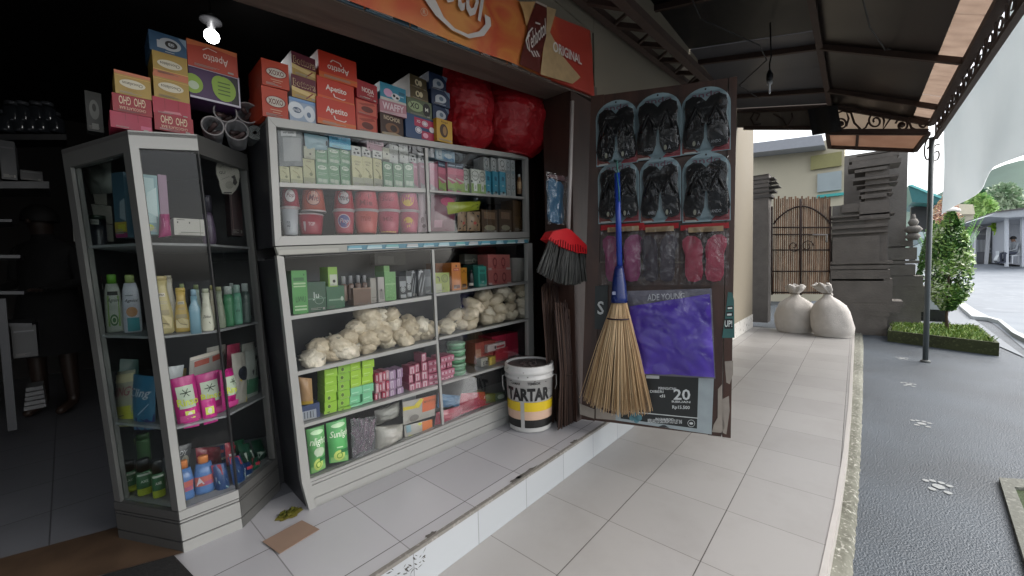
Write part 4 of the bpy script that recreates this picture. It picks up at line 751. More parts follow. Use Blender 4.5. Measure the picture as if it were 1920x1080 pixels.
row(SH, 'U4', [(810, 470, 879, 308), (882, 474, 949, 314), (952, 477, 1010, 318)], 'soap_carton', O_('tall green soap carton', ' beside the pink cartons'), '#557f5e', topw(), 'up', 'tall green cartons')
row(SH, 'U4', [(1012, 482, 1060, 310), (1063, 484, 1098, 314)], 'pink_carton', O_('pink carton', ' just left of the cabinet divider'), '#a8687e', [('t', '#d0b6c0', 'rose', .15, .8, .85, .88), ('p', '#8a7a84', [(0, 0), (1, 0), (1, .1), (0, .25)])], 'up', 'pink cartons')
row(SH, 'U4', [(1130, 495, 1185, 318)], 'pink_carton', O_('pink carton', ' just right of the cabinet divider'), '#a8687e', [('t', '#c2446e', 'SHO', .2, .75, .8, .83), ('p', '#8a7a84', [(0, 0), (1, 0), (1, .1), (0, .25)])], 'up', 'pink cartons')
row(SH, 'U4', [(1189, 500, 1245, 308), (1248, 504, 1300, 315), (1303, 508, 1352, 324)], 'toothpaste_carton', O_('carton with pink and lime waves under a navy top', ' of three'), '#a8536a', [('r', '#243449', 0, .82, 1, 1), ('r', '#7f93a6', .1, .88, .9, .92), ('p', '#7f9a45', [(0, .1), (1, .0), (1, .35), (.5, .28), (0, .42)]), ('p', '#b9a9a0', [(0, .45), (1, .33), (1, .4), (0, .5)]), ('r', '#c06078', 0, .6, 1, .8)], 'up', 'wavy cartons')
row(SH, 'U4', [(1356, 512, 1410, 352), (1413, 516, 1463, 360), (1466, 519, 1513, 368)], 'lotion_packet', O_('white and lime packet with a black cap shape', ' of three'), '#b5b9b0', [('r', '#7a9a4c', 0, 0, 1, .42), ('r', '#c3c8bf', .3, .12, .7, .5), ('ring', '#222826', .5, .74, .42, .2, .12), ('t', '#30372e', 'herb', .22, .68, .78, .78), ('e', '#1c2220', .05, .5, .1, .05), ('t', '#30372e', 'B', .42, .2, .58, .34)], 'up', 'white and lime packets')
row(SH, 'U4', [(1517, 522, 1563, 370), (1566, 524, 1610, 374), (1613, 526, 1652, 378)], 'toothpaste_carton', O_('sky blue carton', ' of three'), '#3f8fa8', [('r', '#a5bcc3', 0, 0, 1, .14), ('e', '#20303a', .55, .14, .2, .05), ('r', '#255f78', .3, .62, .72, .78), ('r', '#c3d0d3', .35, .4, .65, .43)], 'up', 'sky blue cartons')
row(SH, 'U4', [(1505, 370, 1550, 274), (1556, 374, 1597, 280), (1601, 378, 1648, 286)], 'medicine_carton', O_('white carton with black curl print', ' stacked over the sky blue ones'), '#b1b5b5', [('ring', '#1f2427', .5, .6, .3, .25, .2), ('ring', '#1f2427', .6, .25, .2, .15, .25)], None, 'white cartons over the blue')
row(SH, 'U4', [(1655, 530, 1690, 292), (1693, 533, 1724, 296)], 'medicine_carton', O_('tall white patterned carton', ' at the right shelf end'), '#9fa6a8', [('ring', '#39424a', .5, .85, .3, .08, .2), ('ring', '#39424a', .5, .55, .3, .06, .2), ('r', '#7f8f98', .1, .62, .9, .7), ('ring', '#39424a', .5, .25, .3, .07, .2)], 'up', 'tall patterned cartons')
gbottle('small_bottle', 'small amber bottle with a white cap at the far right of the top shelf', SH, 'U4', (1732, 528, 1766, 392), '#7b5a3c', '#b5b5b5', o=.05, items=[('r', '#b0906a', .1, .3, .9, .7)], cat='bottle')
row(SH, 'U4', [(254, 288, 330, 205)], 'soap_carton', O_('pale olive carton', ' beneath the light blue pouch'), '#9a9c86', [('e', '#3d3d30', .55, .4, .08, .1)])
row(SH, 'U4', [(433, 216, 575, 120)], 'blue_carton', O_('bright blue box', ' lying on the green soap cartons'), '#2d86a8', [('r', '#5fa9bd', 0, 0, 1, .3), ('t', '#184b63', 'brela', .15, .55, .45, .68), ('t', '#184b63', 'soft', .6, .55, .8, .66)])
cow = [('e', '#1d1f1f', .3, .3, .14, .12), ('e', '#1d1f1f', .7, .35, .16, .12), ('e', '#1d1f1f', .5, .7, .2, .08), ('r', '#7d8080', .1, .48, .9, .52)]
row(SH, 'U4', [(588, 268, 652, 200), (660, 272, 722, 208), (732, 284, 797, 232)], 'milk_carton', O_('white carton with black patches', ' over the yellow lotion cartons'), '#b2b3ae', cow, None, 'white patched cartons')
row(SH, 'U4', [(693, 236, 810, 150)], 'pink_white_carton', O_('pale pink carton with black print', ' resting on the white patched cartons'), '#b3949e', [('t', '#2a2426', 'Hi BeBe', .12, .6, .88, .78), ('r', '#8f7079', 0, .46, 1, .5), ('e', '#2a2426', .12, .22, .03, .05)])
row(SH, 'U4', [(800, 290, 847, 212)], 'white_carton', O_('narrow cream carton', ' beside the stack of four white boxes'), '#aaaa9c', [('e', '#242424', .6, .45, .12, .1)])
for i, b in enumerate([(850, 313, 914, 256), (918, 315, 983, 258), (850, 255, 914, 190), (918, 257, 982, 194)]): carton('white_carton', 'plain white small box, %s of the stack of four' % ['bottom left', 'bottom right', 'top left', 'top right'][i], SH, 'U4', b, '#a5a8a4', [('e', '#3b3d3d', .45, .7, .06, .12), ('r', '#8f9391', .2, .2, .6, .24)], .1, .04, group='stack of four white boxes')
row(SH, 'U4', [(990, 310, 1044, 250), (1050, 314, 1098, 254)], 'medicine_carton', O_('small white box with black print', ' left of the divider'), '#a9abab', cow, None, 'small printed boxes')
row(SH, 'U4', [(1168, 304, 1310, 222)], 'blue_white_carton', O_('pale blue and white flat box', ' above the wavy cartons'), '#8aa3b3', [('r', '#b6c1c6', .05, .1, .32, .9), ('r', '#4a7a9c', .4, .1, .95, .4), ('e', '#b6c1c6', .65, .5, .2, .2), ('t', '#3b566b', 'L', .15, .35, .25, .7)])
pouch('plastic_pouch', 'light blue crinkled pouch on the cream cartons', SH, 'U4', [(270, 222), (420, 228), (424, 140), (258, 108)], '#7d9aa3', [('e', '#202628', .93, .5, .05, .2)], .04, .012)
pouch('earphone_pack', 'grey clear hanging pack with a white header at the top left corner of the shelf', SH, 'U4', [(90, 338), (250, 338), (246, 88), (75, 78)], '#6f7475', [('r', '#a9abab', .1, .8, .7, .95), ('tb', '#222425', 'ear pods', .18, .85, .6, .92), ('e', '#222425', .2, .25, .04, .05), ('r', '#8a8d8e', .15, .12, .9, .75)], .04, .012)
# noodle cups
def cup(x0, x1, y0, y1, inv, lab, col, items, c='U4', lip='#b3aaa8'):
    o = .08; s0, z0, s1, z1 = SH.rect(c, x0, y1, x1, y0, o); r = (s1-s0)/2; b = SH.P((s0+s1)/2, z0, o); h = z1-z0; t = thing('noodle_cup', b, lab, 'cup', 'noodle cups on the second shelf')
    prof = [(.74, 0), (.80, .1), (.98, .93)] if not inv else [(.98, .07), (.80, .9), (.74, 1)]
    g = MB(); g.lathe(b, [(r*a, z*h) for a, z in prof], M(col, .4, .06), 26); v = b-O; yaw = math.atan2(-v.y, -v.x)
    def pt(u, w, f=0):
        a = yaw+(u-.5)*2.2; z = w if not inv else w; rr = prof[0][0]+(prof[-1][0]-prof[0][0])*w; rr = rr*r+.001+f; return b+Vector((rr*math.cos(a), rr*math.sin(a), w*h))
    g.build('cup_wall', t); g2 = MB(); gfx(g2, pt, items, n=5); g2.build('printed_band', t)
    g = MB(); zz = .93 if not inv else 0; g.lathe(b+Vector((0, 0, zz*h)), [(r*.98, 0), (r*1.03, h*.02), (r*1.0, h*.065)], M(lip, .4), 26); g.build('lid', t)
seal = lambda w, c1='#b7b0b0', c2='#5b1d2a': [('e', c1, .5, .52, .3, .3), ('ring', c2, .5, .52, .3, .3, .1), ('ts', c2, w, .3, .4, .72, .64)]
cups = [(103, 222, 628, 820, 0, '#a3a7ad', [('t', '#4a4f55', 'cup', .3, .2, .5, .5)]), (218, 392, 672, 815, 0, '#8e1c33', [('r', '#b7a3a8', .2, .1, .3, .6), ('tb', '#c9b0b4', 'TOP', .4, .4, .65, .58)]), (466, 604, 650, 808, 0, '#a24452', seal('Pop', '#3b3f77', '#c0b0b8')), (608, 766, 650, 806, 0, '#b35550', [('p', '#c08a5a', [(.1, .1), (.9, .05), (.8, .4), (.2, .3)]), ('t', '#8c2a2e', 'mie', .3, .5, .7, .8)]), (768, 914, 652, 804, 0, '#a8455a', [('r', '#c7a455', .1, .02, .9, .3), ('tb', '#7c1c30', 'MIE', .3, .5, .7, .7)]), (918, 1044, 654, 802, 0, '#a54a62', [('e', '#c2a23a', .5, .4, .25, .3)]),
       (100, 224, 474, 632, 1, '#8c2c3c', seal('Pop')), (240, 402, 480, 660, 1, '#a8503f', seal('Mie', '#b08a7e')), (466, 600, 488, 650, 1, '#9c2a36', seal('mie', '#a9a0a2', '#2a2430')), (606, 764, 495, 652, 1, '#b8505a', [('tb', '#7d2430', 'Pop', .25, .5, .75, .8), ('tb', '#7d2430', 'Mie', .25, .2, .75, .45)]), (766, 912, 500, 654, 1, '#b2485c', [('tb', '#7d2036', 'soto', .25, .4, .75, .7)]), (912, 1042, 508, 656, 1, '#b05a72', [('e', '#c8a83c', .5, .55, .28, .35)])]
for i, (x0, x1, y0, y1, inv, col, it) in enumerate(cups): cup(x0, x1, y0, y1, inv, ('upside down cup, %s from the left in the upper row of noodle cups' if inv else 'upright noodle cup, %s from the left in the lower row') % ORD[i % 6], col, it, lip='#a59a9c')
pouch('snack_packet', 'yellow green snack packet lying over the brown packs', SH, 'U4', [(1255, 672), (1470, 640), (1480, 582), (1240, 590)], '#8f9a2e', [('p', '#3a3320', [(.6, .1), (.95, .2), (.9, .7), (.7, .5)])], .05, .02, 'packet')
pouch('snack_packet', 'dark pink snack packet behind the divider on the second shelf', SH, 'U4', [(1135, 790), (1300, 788), (1310, 540), (1140, 530)], '#5e1c36', [('r', '#8f5a6e', .1, .1, .4, .3), ('e', '#a8305c', .6, .8, .3, .12)], .07, .02, 'packet')
pouch('snack_packet', 'white spotted transparent packet left of the divider on the second shelf', SH, 'U4', [(1048, 795), (1110, 795), (1108, 525), (1050, 520)], '#9a858c', [('e', '#5a3c44', .3, .3, .15, .08), ('e', '#5a3c44', .7, .5, .15, .06), ('e', '#5a3c44', .5, .15, .2, .05)], .05, .02, 'packet')
for i, (x0, x1) in enumerate([(1322, 1382), (1388, 1478)]): pouch('snack_packet', 'beige and black zigzag snack packet, %s one' % ['narrow left', 'wider right'][i], SH, 'U4', [(x0, 788), (x1, 787), (x1, 652), (x0, 655)], '#8a735a', [('l', '#1e1813', [(.1, .1), (.7, .3), (.2, .5), (.8, .75), (.3, .95)], .07), ('l', '#1e1813', [(.5, .05), (.9, .5), (.6, .8)], .05), ('e', '#a3413a', .45, .4, .12, .08)], .05, .018, 'packet')
for i, (x0, x1, y0, y1) in enumerate([(1490, 1592, 640, 782), (1612, 1700, 640, 780), (1704, 1780, 575, 778)]): carton('brown_carton', ['brown box with a tan window, left one on the second shelf', 'brown box with a tan window, right one on the second shelf', 'plain dark brown box at the right end of the second shelf'][i], SH, 'U4', (x0, y1, x1, y0), '#4c3823', [('r', '#79614a', .15, .6, .85, .9), ('e', '#8f8a72', .5, .22, .35, .12)] if i < 2 else [('r', '#5d482e', .1, .1, .9, .5)], .12, .06, 'ur')
# ---------------- wide cabinet, lower part, first shelf
ST = '#1d1f22'
def m5(name, lab, box, col, items=(), **k):
    k.setdefault('snap', 'S1'); k.setdefault('dep', .1); k.setdefault('o', .05); return carton(name, lab, SH, 'M5', box, col, items, **k)
m5('shampoo_carton', 'tall green carton with pale stripes at the left end of the first lower shelf', (105, 485, 214, 180), '#4f8f4c', [('r', '#9fba8f', .1, .68, .9, .72), ('r', '#9fba8f', .1, .62, .9, .65), ('r', '#3a6b3a', .1, .76, .8, .84), ('t', '#2c5230', 'LIVVU', .2, .27, .85, .4), ('r', '#a5bd98', .1, .08, .9, .12), ('r', '#a5bd98', .1, .16, .9, .19), ('e', '#1e2a1e', .8, .9, .03, .02)])
m5('clear_box', 'dark green translucent box with a white cup mark', (216, 465, 354, 262), '#1f4630', [('t', '#b5bdb7', 'Ju', .25, .38, .6, .66), ('ring', '#9aa89c', .6, .38, .25, .14, .08), ('r', '#5a7a64', 0, .42, 1, .45)], dep=.12)
m5('clear_box', 'dark green translucent box under the lime carton', (358, 450, 492, 290), '#27573a', [('r', '#7c937f', .1, .35, .95, .42), ('e', '#a9b5a9', .85, .42, .08, .1)], dep=.12)
m5('small_carton', 'lime carton with a white label standing on the green box', (366, 298, 438, 155), '#7fa646', [('r', '#b3b7a8', .15, .05, .95, .62), ('e', '#241f18', .6, .28, .16, .08)], snap=None)
for i, (x0, x1, yt) in enumerate([(452, 505, 222), (508, 552, 218), (560, 606, 214), (609, 650, 216)]): gbottle('perfume_bottle', 'small amber bottle with a silver cap, %s of four' % ORD[i], SH, 'M5', (x0, 410-i*6, x1, yt), '#5e4536', '#8b8b8d', o=.07, snapz=SH.px(x0, 405-i*8, .05, 'M5')[1], capf=.32, capr=.6, group='amber bottles', prof=[(.95, 0), (1, .03), (1, .9), (.6, 1)])
m5('carton_tray', 'brown clear tray holding small amber bottles', (548, 400, 672, 305), '#5d4434', [('r', '#7d6552', 0, .92, 1, 1), ('r', '#8a7462', 0, 0, .02, 1)], dep=.08, o=.04)
m5('cream_carton', 'white carton, left one of two beside the green carton', (674, 400, 724, 235), '#9c9891', [('r', '#7d7973', .1, .2, .9, .24)]); m5('cream_carton', 'white carton with a black dot, right one of two', (727, 398, 773, 228), '#a19c97', [('r', '#77736f', .15, .1, .85, .5), ('e', '#1e1c1b', .45, .48, .1, .06)])
m5('herbal_carton', 'pale green speckled carton with a stepped top, front one', (776, 388, 864, 190), '#6d9a62', [('r', '#8fb383', .05, .55, .95, .6), ('t', '#3c5a36', 'N L L', .2, .08, .8, .14)]+[('e', '#9dbb93', .15+.7*((i*37) % 11)/11, .15+.7*((i*23) % 13)/13, .03, .015) for i in range(14)]); m5('herbal_carton', 'pale green speckled carton, taller one behind', (770, 385, 818, 146), '#7fa872', [('r', '#93b587', .1, .5, .9, .6)], o=.12)
bw = lambda i: [('r', '#8f9294', .05, .55, .95, .8), ('e', '#a9acac', .5, .42, .36, .13), ('ring', '#16181a', .5, .42, .3, .1, .2), ('tb', '#16181a', '0', .42, .37, .58, .47), ('r', '#9a9d9f', .1, .05, .9, .2)]
m5('black_white_carton', 'black and white carton with a round white seal, left one', (878, 372, 921, 224), ST, bw(0)); m5('black_white_carton', 'black and white carton with a round white seal, right one', (925, 370, 965, 182), ST, bw(1))
di = [('p', '#8d9093', [(0, .1), (.5, .6), (.5, .75), (0, .25)]), ('p', '#8d9093', [(.4, 0), (1, .7), (1, .85), (.4, .2)]), ('p', '#8d9093', [(0, .6), (.6, 1), (.3, 1), (0, .8)]), ('r', '#a9abad', .1, .9, .7, .95)]
for i, (x0, x1, yt) in enumerate([(969, 1010, 180), (1013, 1058, 175)]): m5('striped_carton', 'black and silver diagonal striped carton, %s' % ['left one', 'right one'][i], (x0, 362-i*4, x1, yt), '#25282b', di)
m5('grey_carton', 'grey translucent carton just left of the lower divider', (1062, 352, 1104, 172), '#5c5f61', [('r', '#7d8083', .1, .3, .9, .7)], o=.07)
carton('appliance_box', 'dim grey box at the back of the first lower shelf', SH, 'M5', (700, 140, 930, 50), '#33332f', [('r', '#4a4a45', .1, .1, .6, .7)], .05, .24)
def m5r(*a, **k): return m5(*a, **k)
m5('yellow_carton', 'yellow green carton with brown comma and ring print', (1132, 325, 1238, 196), '#8f9a4a', [('ring', '#2c3018', .68, .7, .22, .2, .15), ('ring', '#2c3018', .68, .7, .12, .1, .2), ('l', '#3c2c1c', [(.15, .8), (.3, .75), (.32, .55)], .06), ('r', '#b1b39a', 0, .0, .45, .45), ('t', '#2c3018', 'K', .55, .15, .62, .26)])
m5('orange_carton', 'dull brown orange carton at the back', (1142, 230, 1252, 128), '#70411c', (), o=.14, snap=None); m5('orange_carton', 'tall orange carton, left one', (1257, 320, 1317, 124), '#b4681f', [('r', '#9a2c18', .2, .70, .8, .8), ('tb', '#c9a37c', 'APA', .25, .72, .75, .78), ('e', '#2b1a10', .5, .88, .08, .04), ('r', '#5a3114', .15, .08, .85, .2)]); m5('orange_carton', 'shorter orange carton, right one', (1320, 312, 1369, 160), '#a8701f', [('r', '#4a2a14', .15, .1, .85, .25), ('l', '#3b2412', [(.2, .75), (.5, .88), (.8, .75)], .04)])
gbottle('small_bottle', 'small black bottle between the orange and teal cartons', SH, 'M5', (1376, 302, 1414, 178), '#181715', '#201e1c', o=.06, items=[('r', '#a8a49a', .1, .1, .9, .3)])
m5('teal_carton', 'dark teal carton, wider one behind', (1414, 300, 1508, 138), '#1f4d45', [('r', '#2f6a5f', .2, .2, .8, .8)], o=.09); m5('teal_carton', 'bright teal carton standing in front', (1450, 288, 1511, 150), '#3a8f82', [('r', '#2b6f66', .15, .72, .8, .84), ('r', '#2b6f66', .15, .3, .85, .62), ('t', '#b5cfc9', 'SB', .35, .2, .65, .28)], o=.045)
carton('clear_tray', 'grey clear tray at the back near the top', SH, 'M5', (1352, 132, 1506, 64), '#56564f', [('r', '#73736a', .0, .3, 1, .45), ('ring', '#a5a59c', .4, .3, .08, .25, .2)], .06, .2)
ds = [('ring', '#6b1f26', .3, .5, .09, .32, .35), ('ring', '#6b1f26', .68, .5, .09, .32, .35), ('e', '#8f3038', .3, .16, .05, .06), ('e', '#8f3038', .68, .16, .05, .06), ('r', '#b2a09c', 0, 0, .14, .14), ('r', '#b2a09c', .8, 0, 1, .14)]
m5('red_white_box', 'red and pale pink box with two loop pictures, lower one', (1522, 285, 1684, 176), '#a5605c', ds); m5('red_white_box', 'red and pale pink box with two loop pictures, upper one', (1514, 176, 1670, 66), '#a5605c', ds, snap=None)
m5('white_box', 'plain white box at the right end of the first lower shelf', (1690, 250, 1796, 90), '#8e8c88', [('r', '#7b7a77', .55, .05, .95, .45)], dep=.16)
# ---------------- knotted snack bags in two heaps (second lower shelf)
bagm = film('bag_plastic', (.9, .88, .82), .02, .2, .8, 60); kr_ = []
def crackers(seed, col):
    g = MB(); rnd = random.Random(seed); bm_ = bmesh.new(); bmesh.ops.create_icosphere(bm_, subdivisions=3, radius=1)
    for v in bm_.verts:
        n_ = noise.fractal(v.co*2.2+Vector((seed*3, 0, 0)), 1, 2, 3)*.34+abs(noise.noise(v.co*3.5+Vector((0, seed*5, 0))))*.36-abs(noise.noise(v.co*7+Vector((seed, seed*5, 0))))*.12; v.co *= 1+n_*.75; v.co.x *= .056; v.co.y *= .046; v.co.z *= .037
    vs = [v.co.copy() for v in bm_.verts]; fs = [[v.index for v in f.verts] for f in bm_.faces]; bm_.free(); g.add([v+Vector((0, 0, .03)) for v in vs], fs, M(col, .38, .14, 50, bump=1.0, bscale=55), True)
    for k in range(2):                                                  # twisted plastic ear
        a = rnd.random()*6.28; d = Vector((math.cos(a), math.sin(a), .5)); e = Vector((-d.y, d.x, .3)); p = Vector((0, 0, .03))+d*.042
        g.face([p-e*.004, p+e*.004, p+d*.016+e*.010, p+d*.018, p+d*.012-e*.009], M('#b5b2a6', .25))
    return g
prot = [crackers(i, c).build('snack_bag', origin=(0, 0, 0)) for i, c in enumerate(['#c2b59e', '#c9bea8', '#baac94', '#cfc6b4', '#c4b8a2'])]
used = set()
def heap(rows, side, nm, zfix):
    for r, (n_, xa, xb, y) in enumerate(rows):
        for i in range(n_):
            t_ = i/(n_-1) if n_ > 1 else .5; x = xa+(xb-xa)*t_; yy = y[0]+(y[1]-y[0])*t_; k = rg.randrange(5)
            o = .085+.025*((i+r) % 2)+rg.uniform(-.01, .01); p = SH.at(x, yy, o, 'M5')
            if r == 0: p.z = SURF['S2'](SH.px(x, yy, o, 'M5')[0])+.004
            else: p.z -= .03
            ob = prot[k] if k not in used else prot[k].copy()
            if k in used: sc.collection.objects.link(ob)
            used.add(k); ob.location = p; ob.rotation_euler = (rg.uniform(-.5, .5), rg.uniform(-.5, .5), rg.random()*6.28); q = rg.uniform(1.0, 1.25); ob.scale = (q, q, q)
            tag(ob, 'clear bag of cream crackers, %s from left in %s row of the %s heap' % (ORD[i], ['bottom', 'second', 'third', 'fourth', 'top'][r], side), 'snack bag', nm)
heap([(9, 255, 1095, (815, 640)), (8, 310, 1080, (740, 600)), (6, 520, 1030, (660, 565)), (5, 570, 930, (590, 550)), (3, 630, 820, (510, 500))], 'left', 'cracker bags heaped on the left', 0)
heap([(7, 1215, 1770, (585, 490)), (6, 1300, 1770, (510, 420)), (5, 1390, 1770, (440, 350)), (3, 1490, 1750, (370, 310))], 'right', 'cracker bags heaped on the right', 0)
for k in range(5):
    if k not in used: bpy.data.objects.remove(prot[k])
# back row of bags so that the heap has depth
# ---------------- third lower shelf
def b6(name, lab, box, col, items=(), **k):
    k.setdefault('dep', .12); k.setdefault('o', .05); return carton(name, lab, SH, 'B6', box, col, items, **k)
pouch('bread_pack', 'beige wrapped loaf at the left end of the third lower shelf', SH, 'B6', [(78, 402), (160, 392), (150, 235), (60, 225)], '#9c7c5a', [('r', '#a58a2e', 0, 0, 1, .14)], .05, .03, 'packet')
b6('blue_carton', 'dark blue carton with a grey barcode panel under the loaf', (84, 512, 204, 398), '#2c3a5c', [('r', '#8d939c', .05, .0, .8, .62), ('r', '#4a4f58', .15, .12, .2, .55), ('r', '#4a4f58', .3, .12, .34, .55), ('r', '#4a4f58', .45, .12, .52, .55), ('r', '#4a4f58', .6, .12, .64, .55)], snap='S3')
cols_ = [(230, 312, 172, 487, 6), (316, 392, 148, 468, 6), (394, 466, 130, 447, 6), (470, 540, 115, 425, 6)]
for ci, (x0, x1, yt, yb, n_) in enumerate(cols_):
    for k in range(n_):
        y1 = yb-(yb-yt)*k/n_; y0 = yb-(yb-yt)*(k+1)/n_; mint = (ci >= 2 and k < 3); col = '#6fb38a' if mint else ['#86b030', '#7dab34', '#8fb52e', '#92ba2c'][ci]
        it = [('e', '#3f5c1c', .35, .5, .16, .28), ('ring', '#a3c35a', .35, .5, .16, .28, .2)] if (ci == 1 or k < 3) and not mint else [('r', '#a7c86a' if not mint else '#a3cdb2', .1, .3, .7, .42)]
        b6('soap_box', '%s soap box, %s up in the %s column of the green stack' % ('mint green' if mint else 'lime green', ORD[k], ORD[ci]), (x0, y1, x1, y0), col, it, snap='S3' if k == 0 else None, dep=.09, o=.055, group='stack of lime and mint soap boxes', rough=.5)
pk = lambda: [('r', '#b8a3aa', .25, .15, .8, .85), ('ring', '#8f4a60', .5, .5, .2, .3, .3)]
k = 0
for ci, (x0, x1) in enumerate([(553, 571), (574, 594), (597, 616), (619, 640)]):
    for r in range(3): b6('soap_bar_box', 'thin upright pink and red soap box, %s column, row %s from below' % (ORD[ci], ['one', 'two', 'three'][r]), (x0, 392-ci*6-r*64, x1, 330-ci*6-r*64), ['#a33a52', '#b08a92', '#9c2f48', '#b57784'][(ci+r) % 4], [('r', '#c0a8ae', .3, .2, .7, .8)], snap='S3' if r == 0 else None, group='thin pink soap boxes', dep=.08, o=.055)
for ci, (x0, x1) in enumerate([(643, 686), (690, 732)]):
    for r in range(3): b6('soap_bar_box', 'lilac soap box with a white arch, %s of two columns, row %s from below' % (['left', 'right'][ci], ['one', 'two', 'three'][r]), (x0, 362-ci*12-r*60, x1, 304-ci*12-r*60), '#8f7490', [('r', '#b7a8b8', .15, .1, .6, .9), ('r', '#8f7490', .3, .1, .45, .75)], snap='S3' if r == 0 else None, group='lilac soap boxes', dep=.08, o=.055)
for ci, (x0, x1, n_) in enumerate([(768, 803, 3), (807, 843, 3), (847, 882, 4)]):
    for r in range(n_): b6('soap_bar_box', 'pale pink soap box with a white arch, %s column, row %s from below' % (ORD[ci], ['one', 'two', 'three', 'four'][r]), (x0, 322-ci*12-r*56, x1, 268-ci*12-r*56), '#a0586c', [('r', '#c0a6ae', .15, .1, .75, .9), ('r', '#a0586c', .35, .1, .55, .7)], snap='S3' if r == 0 else None, group='pale pink arched soap boxes', dep=.08, o=.055)
for ci, (x0, x1, yb, n_) in enumerate([(887, 944, 284, 4), (968, 1008, 262, 4), (1010, 1046, 250, 4)]):
    for r in range(n_): b6('soap_bar_box', 'rose soap box lying flat, %s pile, row %s from below' % (ORD[ci], ['one', 'two', 'three', 'four'][r]), (x0, yb-r*42, x1, yb-r*42-40), '#a45a70', [('r', '#bd98a4', .1, .3, .9, .7), ('e', '#8a3a52', .5, .5, .12, .2)], snap='S3' if r == 0 else None, group='rose soap boxes in piles', dep=.1, o=.055)
for i in range(5):
    a, zb = SH.px(1063, 218-i*44, .1, 'B6'); zt_ = SH.px(1063, 218-(i+1)*44+4, .1, 'B6')[1]; s0 = SH.px(1017, 110, .1, 'B6')[0]; s1 = SH.px(1112, 110, .1, 'B6')[0]; r = (s1-s0)/2
    if i == 0: zb = SURF['S3'](a)+.002
    b = SH.P((s0+s1)/2, zb, .1); t = thing('round_tin', b, 'round green tin, %s from the bottom of its stack' % ORD[i], 'tin', 'stack of green tins'); h = zt_-zb-.001
    g = MB(); g.lathe(b, [(r*.93, 0), (r*.93, h*.55)], M('#4f8560', .35), 26); g.build('tin_body', t); g = MB(); g.lathe(b+Vector((0, 0, h*.56)), [(r, 0), (r, h*.30), (r*.97, h*.40)], M('#7fa588' if i != 2 else '#a3b3a3', .3), 26); g.build('lid', t)
m5('red_box', 'crimson box at the back of the third lower shelf', (1545, 815, 1748, 640), '#8f1c34', [('r', '#a83a50', .0, .0, 1, .3), ('p', '#73142a', [(.5, .5), (.54, .5), (.54, 1), (.5, 1)])], snap=None, o=.14, dep=.14)
m5('red_box', 'brown red box with a pale panel left of the crimson box', (1424, 840, 1566, 690), '#7a2f28', [('r', '#8f6a58', 0, .3, .25, .7)], snap=None, o=.12, dep=.12); m5('red_box', 'bright red box below the crimson one', (1568, 832, 1660, 738), '#8f2430', [('e', '#5a1720', .1, .7, .04, .06)], snap=None, o=.09, dep=.1)
m5('match_box', 'flat red and white box lying across the red boxes', (1516, 760, 1650, 706), '#a89a98', [('r', '#8c2c34', .5, .35, .95, .65), ('e', '#3a2a2a', .42, .5, .05, .2), ('r', '#8c2c34', .02, .0, .98, .12)], snap=None, o=.08, dep=.06)
m5('tiny_box', 'small yellow box in front of the red boxes', (1526, 866, 1572, 800), '#8a7426', [('r', '#b9a23c', .1, .1, .4, .9)], snap=None, o=.07, dep=.06); m5('tiny_box', 'small white and black box in front of the red boxes', (1466, 870, 1524, 812), '#8f8b82', [('r', '#1b1a18', .3, .1, .95, .6), ('ring', '#c9c3b0', .6, .35, .12, .2, .3)], snap=None, o=.07, dep=.06)
for i, (x0, x1, y0, y1) in enumerate([(985, 1010, 290, 320), (1040, 1070, 285, 310)]): pass
# ---------------- bottom shelf
sun_i = lambda w: [('r', '#7fae6a', .05, .02, .95, .16), ('ts', '#cfd8c4', w, .06, .60, .95, .80), ('e', '#b5c46a', .45, .2, .28, .14), ('ring', '#5f8f3a', .45, .2, .16, .08, .3), ('r', '#2c6a3c', .5, .27, .92, .36), ('e', '#a9c9a0', .5, .92, .35, .05), ('r', '#a9c9a0', .3, .4, .6, .43)]
pouch('detergent_pouch', 'green detergent pouch with partly hidden lettering at the bottom left corner', SH, 'B6', [(142, 842), (238, 800), (228, 528), (112, 560)], '#5c9a5c', sun_i('nlight')+[('e', '#a3b39a', .5, .5, .3, .1)], .035, .03, group='green detergent pouches')
pouch('detergent_pouch', 'green detergent pouch with dark slanted lettering on the bottom shelf', SH, 'B6', [(262, 772), (384, 752), (366, 482), (240, 520)], '#4f9a58', sun_i('Sunligh'), .035, .03, group='green detergent pouches')
g = MB(); rnd = random.Random(8); pc_ = SH.at(475, 730, .08, 'B6'); pc_.z = SURF['bot'](SH.px(475, 730, .08, 'B6')[0])+.004
for i in range(90):
    a, b_ = SH.at(410+rnd.random()*125, 735-rnd.random()*40, .04+rnd.random()*.08, 'B6'), SH.at(400+rnd.random()*150, 480+rnd.random()*120, .04+rnd.random()*.08, 'B6'); a.z = max(a.z, pc_.z+.008); m_ = a.lerp(b_, .5)+Vector((rnd.uniform(-.02, .02), 0, 0)); g.tube([a, m_, b_], .0045, M(['#5a3650', '#6e4a62', '#4a2c44'][i % 3], .4), 5)
t = thing('candle_bag', pc_, 'clear bag of thin purple sticks on the bottom shelf', 'bag'); g.build('sticks', t); g = MB(); q = bil([SH.at(x, y, .03, 'B6') for x, y in [(405, 745), (548, 705), (560, 470), (395, 490)]]); g.grid(lambda u, v: q(u, v, .012*math.sin(math.pi*u)+.004*noise.noise(Vector((u*7, v*7, 2)))), 12, 12, film('bag_film', (.88, .87, .9), .05, .12, .9, 40, milky=.05)); g.build('clear_bag', t)
